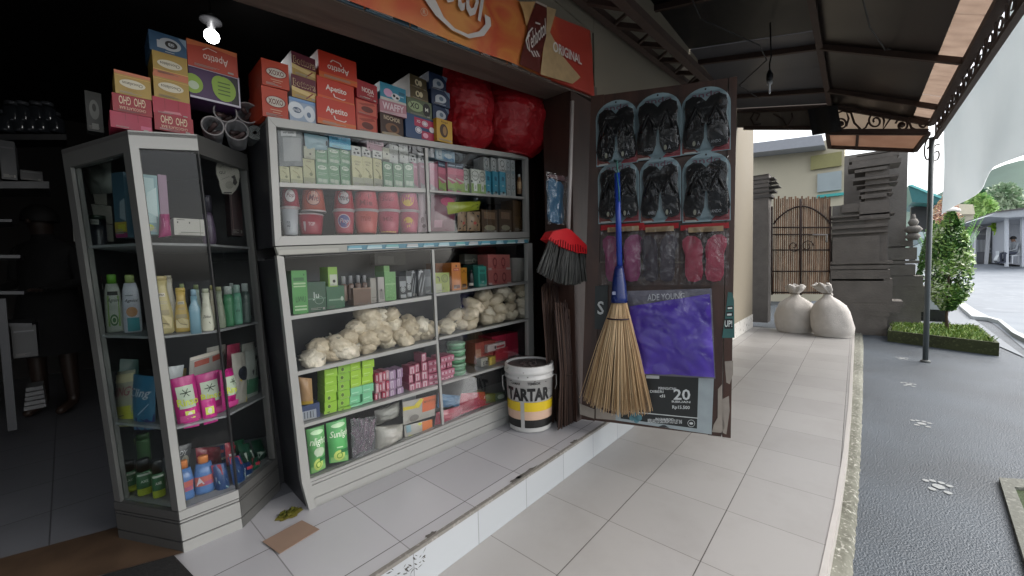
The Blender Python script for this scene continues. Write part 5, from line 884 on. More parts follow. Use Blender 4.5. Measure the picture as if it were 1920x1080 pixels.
pouch('white_bag', 'white filled plastic bag behind, upper one on the bottom shelf', SH, 'B6', [(560, 530), (700, 470), (705, 380), (545, 440)], '#80807a', (), .10, .05, 'bag', wr=.014, seed=3); pouch('white_bag', 'fat white filled plastic bag, lower one on the bottom shelf', SH, 'B6', [(552, 700), (725, 610), (728, 520), (556, 540)], '#93918a', (), .05, .05, 'bag', wr=.014, seed=5)
b6('grey_carton', 'grey flat box above the orange and yellow carton', (722, 410, 815, 352), '#63686a', (), o=.09)
for i, (q_, lab) in enumerate([([(730, 530), (930, 468), (935, 338), (725, 385)], 'white carton with an orange tab and yellow ribbon print, upper one'), ([(740, 625), (912, 552), (912, 492), (735, 535)], 'white carton with an orange tab and yellow ribbon print, lower one')]):
    pouch('printed_carton', lab, SH, 'B6', q_, '#93908a', [('r', '#b5562c', .55, .35, 1, 1), ('p', '#b5a52c', [(0, .62), (.45, .62), (.6, .95), (.5, 1), (.3, .75), (0, .78)]), ('t', '#5a3a18', 'MASPION', .6, .75, .95, .86), ('e', '#6e6a66', .3, .2, .14, .16)] if i == 0 else [('r', '#b5622c', .6, .2, 1, 1), ('p', '#a8b03a', [(0, 0), (.15, 0), (.6, .9), (.5, 1)]), ('r', '#6f8c96', .05, .5, .2, 1)], .045, .008, 'box', wr=.001)
pouch('blue_packet', 'crinkled blue plastic packet at the right part of the bottom shelf', SH, 'B6', [(945, 420), (1085, 410), (1090, 345), (950, 330)], '#27587a', (), .06, .03, 'packet', wr=.015)
for i, q_ in enumerate([[(925, 540), (1090, 470), (1110, 400), (940, 450)], [(1080, 450), (1260, 395), (1245, 318), (1095, 330)], [(1000, 510), (1380, 385), (1370, 350), (1010, 460)]]): pouch('crimson_packet', ['crimson shiny packet, left one on the bottom shelf', 'pink and white crimson packet, middle one on the bottom shelf', 'long flat crimson packet along the front of the bottom shelf'][i], SH, 'B6', q_, '#8c1c36', [('p', '#b59aa0', [(.0, .1), (.9, .5), (.95, .7), (.0, .3)])] if i == 1 else [('l', '#b55a70', [(.1, .3), (.9, .8)], .03)], .05+.01*i, .02, 'packet', wr=.01, rough=.2)
pouch('green_packet', 'dark green and white packet at the right end of the bottom shelf', SH, 'B6', [(1240, 405), (1378, 370), (1372, 320), (1250, 335)], '#3a4d32', [('e', '#a3aca0', .7, .6, .2, .25)], .06, .02, 'packet')
# red bags hanging in front
redm = trans('red_plastic', '#b8202b', .45, .36, .45, 9, bump=.5, bscale=14)
for i, (x0, x1, y0, y1, lab) in enumerate([(1240, 1500, 205, 672, 'large puffy red plastic bag, left one, hanging over the wide cabinet'), (1470, 1785, 215, 715, 'large puffy red plastic bag, right one, next to the steel pot')]):
    s0, z0, s1, z1 = SH.rect('T3', x0, y1, x1, y0, .02); cx = (s0+s1)/2; c = SH.P(cx, z0, .06); t = thing('red_bag', c, lab, 'bag', 'red bags at the top right of the wide cabinet'); rx = (s1-s0)/2; h = z1-z0; g = MB(); N, K = 96, 60; vs = []
    for k in range(K+1):
        z = k/K; pr = (math.sin(min(1, z*3.2+.12)*math.pi/2)**.5)*(1-.35*max(0, z-.45)**1.2)*(1+.06*math.sin(z*12+i*2))
        for j in range(N):
            a = 2*math.pi*j/N; q = pr*(1+.09*noise.noise(Vector((math.cos(a)*1.8, math.sin(a)*1.8, z*3+i*7)))+.05*noise.noise(Vector((math.cos(a)*5, math.sin(a)*5, z*4+i*7)))+.035*noise.noise(Vector((a*2, z*22, i)))+.03*abs(noise.noise(Vector((math.cos(a)*7, math.sin(a)*7, z*9+i)))))
            vs.append(c+SH.e*(rx*math.cos(a)*q)+SH.n*(rx*.75*math.sin(a)*q)+Vector((0, 0, z*h+.02*math.cos(a*2+i)*z)))
    g.add(vs, [(k*N+j, k*N+(j+1) % N, (k+1)*N+(j+1) % N, (k+1)*N+j) for k in range(K) for j in range(N)]+[list(range(N)), [K*N+j for j in range(N)]], redm, True); g.build('bag_skin', t)
    g = MB()
    for k in range(7):
        a = -1.5+k*.35; g.lathe(c+SH.e*(rx*.5*math.cos(a*3+k))+SH.n*(rx*.2*math.sin(k))+Vector((0, 0, h*(.1+.11*k))), [(.004, 0), (.06, .02), (.06, .08), (.004, .10)], M('#7d1a20', .5), 12)
    g.build('wrapped_contents', t)
# ---------------- goods in the corner cabinet
PI_ = Plane((.10*H, 1.625*H), (.45*H, 1.625*H)); PJ = Plane(L0+Vector((.045, .02, 0)), fA+Vector((.045, .02, 0))); PK = Plane(fB+Vector((-.03, .045, 0)), R0+Vector((-.03, .045, 0)))
def vz(pl, c, x, y): return pl.px(x, y, 0, c)[1]
lab_sh = lambda w, c='#3b6b3a', r1='#7a9a4a': [('p', r1, [(.2, .12), (.8, .12), (.85, .75), (.2, .75)]), ('r', '#20201f', .22, .76, .8, .84), ('ts', '#1e201e', w, .2, .6, .85, .7), ('e', c, .5, .25, .2, .12), ('ring', '#c3c8b4', .5, .25, .13, .08, .35)]
SP = [(.9, 0), (1, .04), (.98, .3), (.95, .6), (.85, .85), (.62, 1)]
def kb_(name, lab, x0, x1, y0, y1, col, cap, pl=None, c='K6', z=None, **k): return gbottle(name, lab, pl or PJ, c, (x0, y1, x1, y0), col, cap, o=0, snapz=z, **k)
kb_('shampoo_bottle', 'white slim bottle with a pink cap, left of the green capped one', 200, 290, 135, 722, '#a3a3a0', '#7d3b48', z=Z2+.001, prof=[(1, 0), (.8, .3), (.8, .7), (1, .9), (.9, 1)], capf=.15, capr=.85)
kb_('shampoo_bottle', 'white shampoo bottle with a green cap and avocado label', 282, 462, 125, 730, '#b3b8b0', '#5f9a32', z=Z2+.001, prof=SP, capf=.16, items=lab_sh('Agnise'))
kb_('shampoo_bottle', 'white shampoo bottle with an olive cap and teal bottom label', 455, 640, 130, 725, '#a8aab5', '#7d8a55', z=Z2+.001, prof=SP, capf=.14, items=[('r', '#2f7d86', .25, .03, .85, .3), ('e', '#a87a55', .5, .42, .28, .1), ('ts', '#1e201e', 'Agnise', .15, .6, .85, .68), ('r', '#6b6e75', .2, .74, .6, .76)])
kb_('shampoo_bottle', 'second green capped white bottle standing behind', 355, 440, 130, 640, '#9da39a', '#4f8a2c', pl=Plane((0, 1.93*H), (.5*H, 1.93*H)), z=Z2+.001, prof=SP, capf=.16)
cs = [('r', '#9a8f6a', .1, .35, .8, .45), ('r', '#c3bda8', .2, .70, .75, .77), ('tb', '#2c2a22', 'CITRA', .24, .715, .7, .755), ('r', '#a39c86', .25, .6, .8, .61), ('r', '#a39c86', .25, .57, .8, .58), ('p', '#c6b98c', [(.15, .12), (.85, .1), (.9, .3), (.5, .36), (.1, .32)]), ('l', '#5c5136', [(.2, .34), (.4, .22), (.75, .18)], .012)]
CP = [(.78, 0), (.98, .04), (1, .18), (.92, .4), (.7, .65), (.55, .85), (.6, 1)]
kb_('lotion_bottle', 'large cream and yellow lotion bottle behind the front glass', 715, 955, 140, 700, '#b3a878', '#a5986a', PI_, z=Z2+.001, prof=CP, capf=.08, capr=.6, items=cs)
kb_('lotion_bottle', 'smaller yellow lotion bottle beside the large cream one', 950, 1110, 255, 672, '#b39a52', '#ab9444', PI_, z=Z2+.001, prof=CP, capf=.1, capr=.6, items=cs)
kb_('lotion_bottle', 'plain white lotion bottle behind the cream one', 840, 985, 135, 640, '#a8a496', '#9c9888', pl=Plane((0, 1.80*H), (.5*H, 1.80*H)), z=Z2+.001, prof=CP, capf=.06)
kb_('lotion_bottle', 'translucent blue bottle in the middle of the corner cabinet', 1100, 1210, 270, 650, '#5f7f8a', '#64808c', PK, z=Z2+.001, prof=[(1, 0), (1, .7), (.6, .82), (.6, 1)], capf=.15)
kb_('lotion_bottle', 'white bottle with fine black script next to the blue one', 1205, 1335, 262, 630, '#a3a595', '#8f9480', PK, z=Z2+.001, prof=CP, capf=.1, items=[('ts', '#2a2c28', 'Zaitun', .2, .35, .8, .42), ('l', '#2a2c28', [(.6, .25), (.7, .2)], .02)])
kb_('lotion_bottle', 'pale grey green bottle right of the white one', 1340, 1450, 245, 605, '#7d8674', '#8a8f6c', PK, z=Z2+.001, prof=CP, capf=.1)
for i, (x0, x1, y0, y1, col, cap) in enumerate([(1432, 1535, 240, 582, '#3f7d58', '#a5b0ac'), (1525, 1612, 225, 560, '#6aa58c', '#9db8ae'), (1605, 1690, 212, 545, '#5a6b66', '#a9b5b3')]): kb_('lotion_bottle', ['deep green bottle with a white cap', 'mint green bottle with black print', 'grey green bottle at the right corner'][i]+' on the middle shelf', x0, x1, y0, y1, col, cap, PK, z=Z2+.001, prof=[(.9, 0), (1, .1), (1, .8), (.8, 1)], capf=.2, capr=.75, items=[('ts', '#20302a', 'zhe', .3, .4, .7, .5)] if i == 1 else ())
# top compartment
K4b = lambda name, lab, q, col, items=(), **k: pouch(name, lab, PJ, 'K4', q, col, items, 0, k.pop('bulge', .02), **k)
K4b('clear_bag', 'cloudy clear bag stuffed into the top left compartment', [(290, 610), (490, 600), (480, 300), (190, 240)], '#6d706c', [('e', '#3f4a44', .45, .8, .16, .14), ('e', '#8fa596', .45, .8, .09, .08)], cat='bag', wr=.02)
K4b('green_pack', 'small teal and white pack wedged above the clear bag', [(235, 278), (405, 268), (412, 165), (240, 190)], '#4d7068', [('r', '#7f938e', 0, .5, .48, .95), ('r', '#7f938e', .52, .5, .98, .95)], bulge=.006)
for i, (yb, yt, x0, x1) in enumerate([(1040, 880, 132, 280), (872, 700, 118, 268), (690, 512, 104, 215), (505, 350, 95, 170)]): carton('tissue_roll', 'white wrapped pack in the left column, %s from the bottom' % ORD[i], PJ, 'K4', (x0, yb, x1, yt), '#8d8d86', [('r', '#9c9c95', .1, .2, .8, .7)], .08, .0, jit=False, cat='pack', group='white wrapped packs') 
kb_('dark_tin', 'dark blue ribbed tin with a small white label', 282, 445, 800, 1030, '#1c232e', '#1a3424', c='K4', z=Z1+.001, prof=[(.95, 0), (1, .08), (.96, .1), (1, .3), (.96, .32), (1, .55), (.96, .57), (1, 1)], capf=.12, capr=1, cat='tin', items=[('r', '#a3a5a0', .1, .8, .55, .97), ('t', '#20242a', '0100', .13, .83, .52, .94)])
carton('tall_pack', 'blue grey tall pack with yellow and magenta bottom in the left compartment', PJ, 'K4', (505, 1010, 615, 405), '#3a5566', [('r', '#7d2a5a', 0, 0, 1, .07), ('r', '#9a8a3a', 0, .08, 1, .24), ('r', '#a8a83a', .3, .1, .9, .2), ('p', '#8d9aa3', [(.5, .3), (1, .25), (1, .6), (.6, .55)])], .06, -.06, jit=False)
K5b = lambda name, lab, pl, box, col, items=(), **k: carton(name, lab, pl, 'K5', box, col, items, k.pop('dep', .08), 0, jit=False, **k)
K5b('diaper_pack', 'pale aqua pack with a pink side and yellow patch behind the front glass', PI_, (120, 975, 300, 400), '#6f9499', [('r', '#96b3b6', .0, .2, .8, .95), ('e', '#a5b53a', .3, .12, .35, .06), ('p', '#a9c1c3', [(.2, .4), (.9, .3), (.9, .8), (.4, .7)])]); K5b('pink_pack', 'pink translucent pack beside the aqua pack', Plane((0, 1.70*H), (.5*H, 1.70*H)), (305, 985, 392, 400), '#8c6a84')
pouch('magenta_pack', 'magenta plastic packet at the foot of the aqua pack', PI_, 'K5', [(295, 1005), (420, 985), (400, 780), (305, 780)], '#8f1f5f', [('l', '#c08aa8', [(.3, .8), (.4, .4)], .03)], -.02, .02, 'packet')
K5b('white_label_box', 'white box with thin printed lines lying on the top glass shelf', PI_, (442, 982, 740, 822), '#a09f98', [('r', '#3a3a38', .1, .9, .35, .93), ('r', '#3a3a38', .2, .15, .95, .18), ('r', '#77756f', .84, 0, .86, 1), ('e', '#3a3a38', .12, .75, .02, .06), ('e', '#3a3a38', .5, .75, .02, .06)])
kb_('purple_bottle', 'pale lilac oval bottle with a grey cap behind the right glass', 700, 838, 595, 968, '#6f6078', '#3c3946', pl=Plane((0, 1.74*H), (.5*H, 1.74*H)), c='K5', z=Z1+.001, prof=[(.8, 0), (1, .2), (1, .5), (.7, .9), (.5, 1)], capf=.33, capr=.65)
K5b('maroon_box', 'dark maroon tall box at the right end of the top glass shelf', Plane((0, 1.80*H), (.5*H, 1.80*H)), (985, 985, 1100, 545), '#3a2022', [('l', '#8a6a66', [(.2, .1), (.15, .9)], .04)])
g = MB(); ins = [(912, 580), (884, 500), (880, 460), (855, 400), (850, 330), (870, 250), (905, 215), (950, 212), (990, 235), (1010, 270), (1012, 300), (1050, 310), (1072, 370), (1076, 430), (1065, 500), (1040, 545), (1000, 590)]
PO = Plane((0, 1.66*H), (.5*H, 1.70*H)); g.prism([PO.at(x, y, 0, 'K5') for x, y in ins], PO.n*.003, M('#a3a197', .6)); gfx(g, pq(PO, 'K5', [(850, 590), (1075, 590), (1075, 212), (850, 212)], -.0005), [('tb', '#1c1b19', 'GU', .12, .52, .38, .6), ('l', '#1c1b19', [(.15, .7), (.4, .78), (.6, .7), (.65, .62)], .008), ('l', '#1c1b19', [(.22, .38), (.55, .46)], .008), ('p', '#1c1b19', [(.62, .45), (.78, .5), (.9, .3), (.8, .22), (.7, .28), (.72, .4)]), ('e', '#8a887e', .55, .24, .18, .1), ('r', '#1c1b19', .3, .03, .65, .06)]); tag(g.build('insole_card'), 'white insole shaped cardboard tag hanging behind the right glass', 'card')
# third shelf pouches
cling = [('p', '#27285e', [(.2, 0), (1, 0), (1, .3), (.7, .2), (.3, .25)]), ('ts', '#b5bcc5', 'Cling', .1, .58, .95, .78), ('ts', '#a03a50', 'C', .1, .6, .24, .78), ('l', '#9fb4c8', [(.5, .3), (.9, .5)], .02)]
pouch('refill_pouch', 'yellow and white refill pouch with maroon lettering on the left', PJ, 'L2', [(438, 522), (508, 515), (496, 308), (428, 318)], '#8f8f80', [('r', '#a5a53a', .0, .0, 1, .38), ('ts', '#7d3a4a', 'UING', .1, .56, .95, .72), ('r', '#b3ab8a', 0, .8, 1, .95), ('l', '#5a5a2a', [(.4, .2), (.7, .22)], .02)], -.0, .02, lean=.01)
pouch('refill_pouch', 'blue cleaner pouch with tilted white lettering on the left', PJ, 'L2', [(502, 532), (582, 530), (572, 335), (488, 325)], '#2f6a8a', cling, -.012, .02, lean=.01)
pouch('refill_pouch', 'pale teal pouch lying behind the yellow one', Plane((0, 1.95*H), (.5*H, 1.95*H)), 'L2', [(380, 400), (520, 400), (520, 268), (378, 262)], '#3c5a58', (), 0, .02)
pouch('refill_pouch', 'white pouch with black letters and a mint patch behind the front stile', PI_, 'L2', [(612, 520), (662, 508), (690, 288), (596, 300)], '#8f9698', [('tb', '#1d2022', 'SUPER', .0, .58, .8, .68), ('r', '#7aa58a', .1, .04, .9, .3), ('r', '#7d8588', .1, .75, .8, .78)], .02, .02)
ri = [('r', '#a5b3a0', .16, .34, .84, .82), ('p', '#2a6a3a', [(.16, .34), (.84, .34), (.84, .5), (.16, .42)]), ('tb', '#b8c43a', 'Rinso', .12, .40, .95, .56)]+[('l', '#20301f', [(.5, .68), (.5+.22*math.cos(k*1.05), .68+.09*math.sin(k*1.05))], .02) for k in range(6)]+[('r', '#a83a78', .1, .06, .9, .2)]
for i, (q_, o) in enumerate([([(668, 515), (758, 492), (728, 322), (630, 345)], 0), ([(752, 490), (842, 462), (822, 305), (725, 330)], .015), ([(835, 460), (885, 440), (872, 298), (822, 310)], .03)]): pouch('detergent_pouch', 'magenta detergent pouch with yellow lettering, %s' % ['left one', 'middle one', 'right one partly hidden'][i], PI_ if i < 2 else PK, 'L2', q_, '#a0186a', ri, -.02+o if i < 2 else -.01, .022, group='magenta detergent pouches', wr=.006)
hd = [('p', '#8c3a2a', [(.1, .75), (.5, .78), (.5, .9), (.1, .88)]), ('p', '#8c3a2a', [(.6, .78), (.95, .8), (.95, .92), (.6, .9)]), ('r', '#b8b2a6', 0, .93, 1, 1)]
pouch('refill_pouch', 'white pouch with a red name tag behind the magenta pouches', Plane((.197*H, 1.70*H), (.5*H, 1.82*H)), 'L2', [(705, 420), (840, 400), (838, 225), (712, 262)], '#8b8a84', hd, 0, .015)
pouch('refill_pouch', 'white and yellow pouch at the right corner', PK, 'L2', [(882, 440), (925, 425), (918, 238), (868, 248)], '#96958d', [('p', '#a8952c', [(0, 0), (1, 0), (1, .4), (.3, .5), (0, .4)]), ('e', '#20242c', .5, .6, .35, .14)], 0, .018); pouch('refill_pouch', 'white and green pouch farthest right', PK, 'L2', [(922, 418), (968, 400), (962, 222), (920, 236)], '#8f9690', [('r', '#3a6a50', 0, .1, 1, .4), ('l', '#1c2420', [(.3, .5), (.7, .85)], .1), ('l', '#1c2420', [(.5, .45), (.9, .8)], .08)], .03, .018)
PQ = Plane(fB+Vector((-.05, .10, 0)), R0+Vector((-.05, .10, 0))); PY = Plane((0, 1.80*H), (.5*H, 1.80*H))
for i, (x0, x1, y0, y1, col, cap) in enumerate([(1000, 1090, 215, 620, '#9a9a84', '#7d8a55'), (1130, 1230, 225, 600, '#8fa39a', '#6a7a4a'), (1290, 1380, 230, 590, '#a8a28c', '#8a8450'), (1480, 1560, 210, 560, '#6f9a80', '#a5b0ac')]): kb_('lotion_bottle', 'back row bottle on the middle shelf of the corner cabinet, %s from the left' % ORD[i], x0, x1, y0, y1, col, cap, PY if i < 2 else PQ, z=Z2+.001, prof=CP, capf=.12)
for i, (q_, col, pl_) in enumerate([([(600, 470), (690, 460), (700, 300), (606, 310)], '#8d7a3a', PY), ([(770, 420), (850, 400), (846, 210), (776, 225)], '#a8a59c', PY), ([(850, 420), (905, 405), (900, 205), (852, 215)], '#8c2f4a', PQ), ([(905, 400), (960, 385), (955, 200), (908, 212)], '#9a9c94', PQ)]): pouch('refill_pouch', 'back row pouch in the third shelf of the corner cabinet, %s from the left' % ORD[i], pl_, 'L2', q_, col, [('p', '#2f5a6a', [(.1, .1), (.9, .15), (.8, .5), (.2, .45)]), ('r', '#c3bdb0', .15, .6, .85, .75), ('t', '#2a2624', 'kilap', .2, .62, .8, .73)], 0, .018, wr=.006)
for i, q_ in enumerate([[(690, 528), (748, 516), (736, 425), (676, 436)], [(765, 514), (818, 498), (806, 410), (752, 422)]]): pouch('detergent_sachet', ['small magenta sachet in front of the left magenta pouch', 'small magenta sachet in front of the middle magenta pouch'][i], PI_, 'L2', q_, '#b3207a', [('r', '#c3cf5a', .2, .4, .8, .7), ('e', '#d6d0c8', .5, .55, .15, .12)], -.03, .012, wr=.004)
# bottom shelf
ZB = bil(faces['F'])(0, .105).z-.002
gp_ = [('r', '#8f9a2c', 0, 0, 1, .3), ('r', '#aeb3aa', .1, .84, .9, .92), ('t', '#c3c6bd', 'AXE', .3, .55, .7, .66)]
for i, (x0, x1, y0, y1) in enumerate([(190, 312, 345, 722), (308, 425, 330, 722), (422, 520, 340, 712)]): kb_('gel_bottle', 'green bottle with a yellow base and tall black cap, %s of the front row' % ORD[i], x0, x1, y0, y1, '#2c5c3e', '#101312', PJ, 'K7', z=ZB+.001, prof=[(.9, 0), (1, .05), (1, .9), (.9, 1)], capf=.34, capr=.85, items=gp_, group='green gel bottles')
for i, (x0, x1, y0, y1, col) in enumerate([(185, 295, 120, 380, '#6a8238'), (305, 410, 135, 350, '#4a7044')]): kb_('gel_bottle', ['olive bottle with a black cap standing high at the back left', 'dim green bottle at the back right'][i], x0, x1, y0, y1, col, '#141412' if i == 0 else '#3a5a36', Plane((0, 1.95*H), (.5*H, 1.95*H)), 'K7', prof=[(.9, 0), (1, .05), (1, .9), (.9, 1)], capf=.2, capr=.95, items=[('r', '#8f963a', .1, .45, .45, .95)] if i == 0 else ())
fl = [('r', '#a85a52', 0, .28, 1, .60), ('p', '#b5b5bd', [(.1, .3), (.5, .35), (.3, .6)]), ('r', '#8f4a6a', .5, .3, .9, .42)]
for i, (x0, x1, y0, y1) in enumerate([(590, 735, 342, 735), (738, 890, 305, 690)]): kb_('cleaner_bottle', ['blue bottle with an orange cap and red band, left one', 'blue bottle with an orange cap and salmon band, right one'][i], x0, x1, y0, y1, '#46699a', '#b8703a', PI_, 'K7', z=ZB+.001, prof=[(1, 0), (1, .1), (.92, .35), (1, .6), (.75, 1)], capf=.2, capr=.5, items=fl)
for i, (q_, col) in enumerate([([(925, 655), (1020, 610), (975, 345), (860, 370)], '#1c3a66'), ([(1040, 570), (1120, 530), (1080, 290), (990, 310)], '#1a3560')]): pouch('powder_pack', ['dark blue pack with a white and teal label, left one', 'dark blue pack with a white and teal label, right one'][i], PI_ if i == 0 else PK, 'K7', q_, col, [('p', '#a5b3b3', [(.05, .05), (.95, .05), (.8, .6), (.1, .7)]), ('p', '#3a8a8a', [(.05, .05), (.95, .05), (.9, .3), (.1, .25)]), ('p', '#6f8a92', [(.2, .55), (.8, .35), (.8, .4), (.2, .62)]), ('p', '#8c2a3a', [(.0, .8), (.6, .75), (.6, 1), (0, 1)])], .0, .025, wr=.006)
pouch('powder_pack', 'red topped sachet bundle above the blue packs', Plane((.197*H, 1.72*H), (.5*H, 1.84*H)), 'K7', [(760, 380), (945, 360), (930, 230), (745, 240)], '#6e2430', (), 0, .02, wr=.01)
pouch('powder_pack', 'black sachet bundle with white letters above the left blue bottle', Plane((0, 1.76*H), (.5*H, 1.76*H)), 'K7', [(560, 400), (700, 385), (720, 200), (545, 240)], '#33363a', [('ts', '#9a9c9e', 'WIDY', .1, .6, .8, .8), ('e', '#7c7c72', .7, .3, .2, .3)], 0, .02)
for i, q_ in enumerate([[(1145, 470), (1210, 440), (1150, 200), (1060, 220)], [(1225, 430), (1300, 390), (1240, 170), (1160, 190)]]): pouch('green_sachet', ['dark green sachet with a white and red label', 'dark green sachet with a torn white label at the right corner'][i], PK, 'K7', q_, '#14382a', [('p', '#97a39a', [(.15, .5), (.8, .55), (.75, .8), (.1, .75)]), ('p', '#9c3040', [(.4, .3), (.85, .35), (.85, .6), (.4, .55)])] if i == 0 else [('p', '#97a39a', [(.1, .45), (.5, .6), (.9, .5), (.8, .65), (.1, .65)])], .01+.02*i, .018, wr=.006)
carton('glass_bottle_pack', 'dark bottle shaped pack standing left of the chocolate boxes on the corner cabinet', Plane((0, 1.9*H), (.5*H, 1.9*H)), 'L1', (322, 492, 385, 345), '#3a3c3a', [('e', '#7a7d78', .5, .55, .3, .25), ('r', '#8d908a', .3, .05, .7, .2), ('e', '#23251f', .5, .6, .12, .1)], .06, 0, jit=False)
for i, (q_, col, pl_) in enumerate([([(900, 400), (985, 380), (965, 215), (890, 230)], '#1d3a6a', PY), ([(980, 380), (1050, 360), (1030, 190), (965, 205)], '#7a2432', PQ), ([(1060, 380), (1140, 350), (1110, 170), (1040, 190)], '#1a4a34', PQ), ([(1120, 545), (1185, 505), (1160, 330), (1095, 360)], '#17325a', PK), ([(1180, 500), (1240, 465), (1215, 300), (1155, 330)], '#1c5a44', PK)]): pouch('sachet_strip', 'hanging strip of small sachets low in the corner cabinet, %s from the left' % ORD[i], pl_, 'K7', q_, col, [('r', '#a9b0b0', .1, .08, .9, .2), ('r', '#a9b0b0', .1, .42, .9, .52), ('r', '#b03a4a', .2, .72, .8, .84), ('l', '#0d1210', [(0, .33), (1, .33)], .012), ('l', '#0d1210', [(0, .66), (1, .66)], .012)], 0, .014, wr=.008)
# ================================================================== slippers and other wares on the door
FILM = film('blister', (.98, .99, .99), .0, .04, 1.0, 9, frk=.5)
def sandal(mb, pl, cx, cz, w, h, ang, m, o):
    out = [(0, -.5), (.30, -.47), (.42, -.33), (.40, -.1), (.36, .08), (.46, .28), (.44, .42), (.2, .5), (-.12, .48), (-.36, .38), (-.44, .2), (-.36, -.05), (-.38, -.3), (-.28, -.46)]
    ca_, sa_ = math.cos(ang), math.sin(ang); pts = []
    for i in range(len(out)):
        p0, p1 = out[i], out[(i+1) % len(out)]
        for t_ in (0, .5):
            x, y = (p0[0]+(p1[0]-p0[0])*t_)*w, (p0[1]+(p1[1]-p0[1])*t_)*h; pts.append(pl.P(cx+x*ca_-y*sa_, cz+x*sa_+y*ca_, o))
    mb.prism(pts, pl.n*.016, m)
def pack(c, x0, y0, x1, y1, lab, k):
    s0, z0, s1, z1 = DP.rect(c, x0, y1, x1, y0, -.01); w_, h_ = s1-s0, z1-z0; t = thing('slipper_pack', DP.P((s0+s1)/2, z0, 0), lab, 'slippers', 'black slippers in blister packs')
    g = MB(); pts = [DP.P(s0, z0, -.006), DP.P(s1, z0, -.006)]; N = 14
    pts += [DP.P((s0+s1)/2+w_/2*math.cos(math.pi*i/N), z1-w_*.42+w_*.42*math.sin(math.pi*i/N), -.006) for i in range(N+1)]; cg = M('#7d949c', .4, .2, 14); g.prism(pts, DP.n*.002, cg)
    f = lambda u, v, o=0: DP.P(s0+u*w_, z0+v*h_, -.0062-o)
    gfx(g, f, [('p', '#7d4038', [(.02, .02), (.35, .02), (.1, .2), (.02, .2)]), ('p', '#7d2f38', [(.6, .01), (.98, .01), (.98, .2), (.8, .16)]), ('t', '#6e4a5c', 'ando', .22, .845, .80, .93), ('r', '#8fa0a3', .9, .35, .94, .6), ('e', '#14181a', .5, .965, .02, .015), ('r', '#a5a8a5', .06, .01, .3, .035)]); g.build('backing_card', t)
    blk_ = M('#08080a', .35, .1, spec=.3); cx = (s0+s1)/2
    for sx in (-1, 1):
        g = MB(); sandal(g, DP, cx+sx*w_*.215, z0+h_*.46, w_*.55*sx, h_*.80, sx*.10, blk_, -.026); sandal(g, DP, cx+sx*w_*.215, z0+h_*.46, w_*.48*sx, h_*.75, sx*.10, M('#0b0b0d', .6, .1, spec=.25), -.031)
        sd_ = g.build('slipper', t); g = MB()
        a, b_, c_ = DP.P(cx+sx*w_*.05, z0+h_*.42, -.034), DP.P(cx+sx*w_*.20, z0+h_*.66, -.055), DP.P(cx+sx*w_*.37, z0+h_*.40, -.034); g.tube([a, a.lerp(b_, .5)+DP.n*-.012, b_, b_.lerp(c_, .5)+DP.n*-.012, c_], .009, blk_, 7); g.build('strap', sd_)
        g = MB(); gfx(g, lambda u, v, o: DP.P(cx+sx*w_*.2+(u-.5)*w_*.2, z0+h_*(.10+v*.08), -.0318-o), [('e', '#8a8a78', .3, .5, .16, .5), ('t', '#8f9296', 'A', .6, .1, .9, .9)] if (k+sx) % 3 else [('t', '#8f9296', 'ANDO', 0, .2, 1, .8)]); g.build('size_print', sd_)
    g = MB(); zt_ = lambda u: z0+h_*.93
    def bl_(u, v): return DP.P(s0+w_*(.03+.94*u), z0+h_*(.03+.90*v), -.010-.050*(math.sin(math.pi*u)**.3)*(math.sin(math.pi*min(1, v*1.02))**.3)-.006*noise.noise(Vector((u*5+k*3, v*5, k))))
    g.grid(bl_, 26, 26, FILM); g.build('clear_blister', t)
PK6 = [(335, 150, 540, 470), (530, 115, 757, 440), (757, 85, 1002, 410), (345, 448, 550, 757), (553, 428, 757, 755), (762, 408, 1002, 752)]
for k, (x0, y0, x1, y1) in enumerate(PK6): pack('D7', x0, y0, x1, y1, 'black slippers in a clear blister pack, %s of the %s row on the door' % (['left', 'middle', 'right'][k % 3], ['top', 'second'][k//3]), k)
DF = film('door_film', (.98, .98, .98), .0, .05, 1.3, 11, frk=.75)
for k, (x0, x1, col, lab) in enumerate([(368, 572, '#7a1d56', 'magenta slippers in a clear bag behind the blue broom handle'), (556, 740, '#241626', 'dark plum slippers in a clear bag, middle of the lower row'), (758, 985, '#962a44', 'coral red slippers in a clear bag, right end of the lower row')]):
    s0, z0, s1, z1 = DP.rect('D7', x0, 1058, x1, 775, -.01); w_, h_ = s1-s0, z1-z0; t = thing('bagged_slippers', DP.P((s0+s1)/2, z0, 0), lab, 'slippers')
    for sx in (-1, 1): g = MB(); sandal(g, DP, (s0+s1)/2+sx*w_*.23, z0+h_*.44, w_*.5*sx, h_*.82, sx*-.06, M(col, .45, .1), -.028); sandal(g, DP, (s0+s1)/2+sx*w_*.23, z0+h_*.44, w_*.4*sx, h_*.7, sx*-.06, M(col, .35, .2, 30), -.033); g.build('slipper', t)
    g = MB(); g.prism([DP.P(s0-.005, z1-.02, -.04), DP.P(s1+.005, z1-.02, -.04), DP.P(s1+.005, z1+.012, -.03), DP.P(s0-.005, z1+.012, -.03)], DP.n*.004, M('#8a1a20', .4)); g.prism([DP.P(s0+w_*.15, z1-.035, -.046), DP.P(s0+w_*.9, z1-.035, -.046), DP.P(s0+w_*.9, z1-.005, -.04), DP.P(s0+w_*.15, z1-.005, -.04)], DP.n*.003, M('#8f7a5c', .6)); g.build('header_card', t)
    g = MB(); g.grid(lambda u, v: DP.P(s0+w_*(-.02+1.04*u), z0+h_*(-.02+1.0*v), -.034-.03*math.sin(math.pi*u)*math.sin(math.pi*v*.9)-.013*noise.noise(Vector((u*5+k*5, v*4, 1)))-.006*noise.noise(Vector((u*14, v*9, k)))), 30, 30, DF); g.build('clear_bag', t)
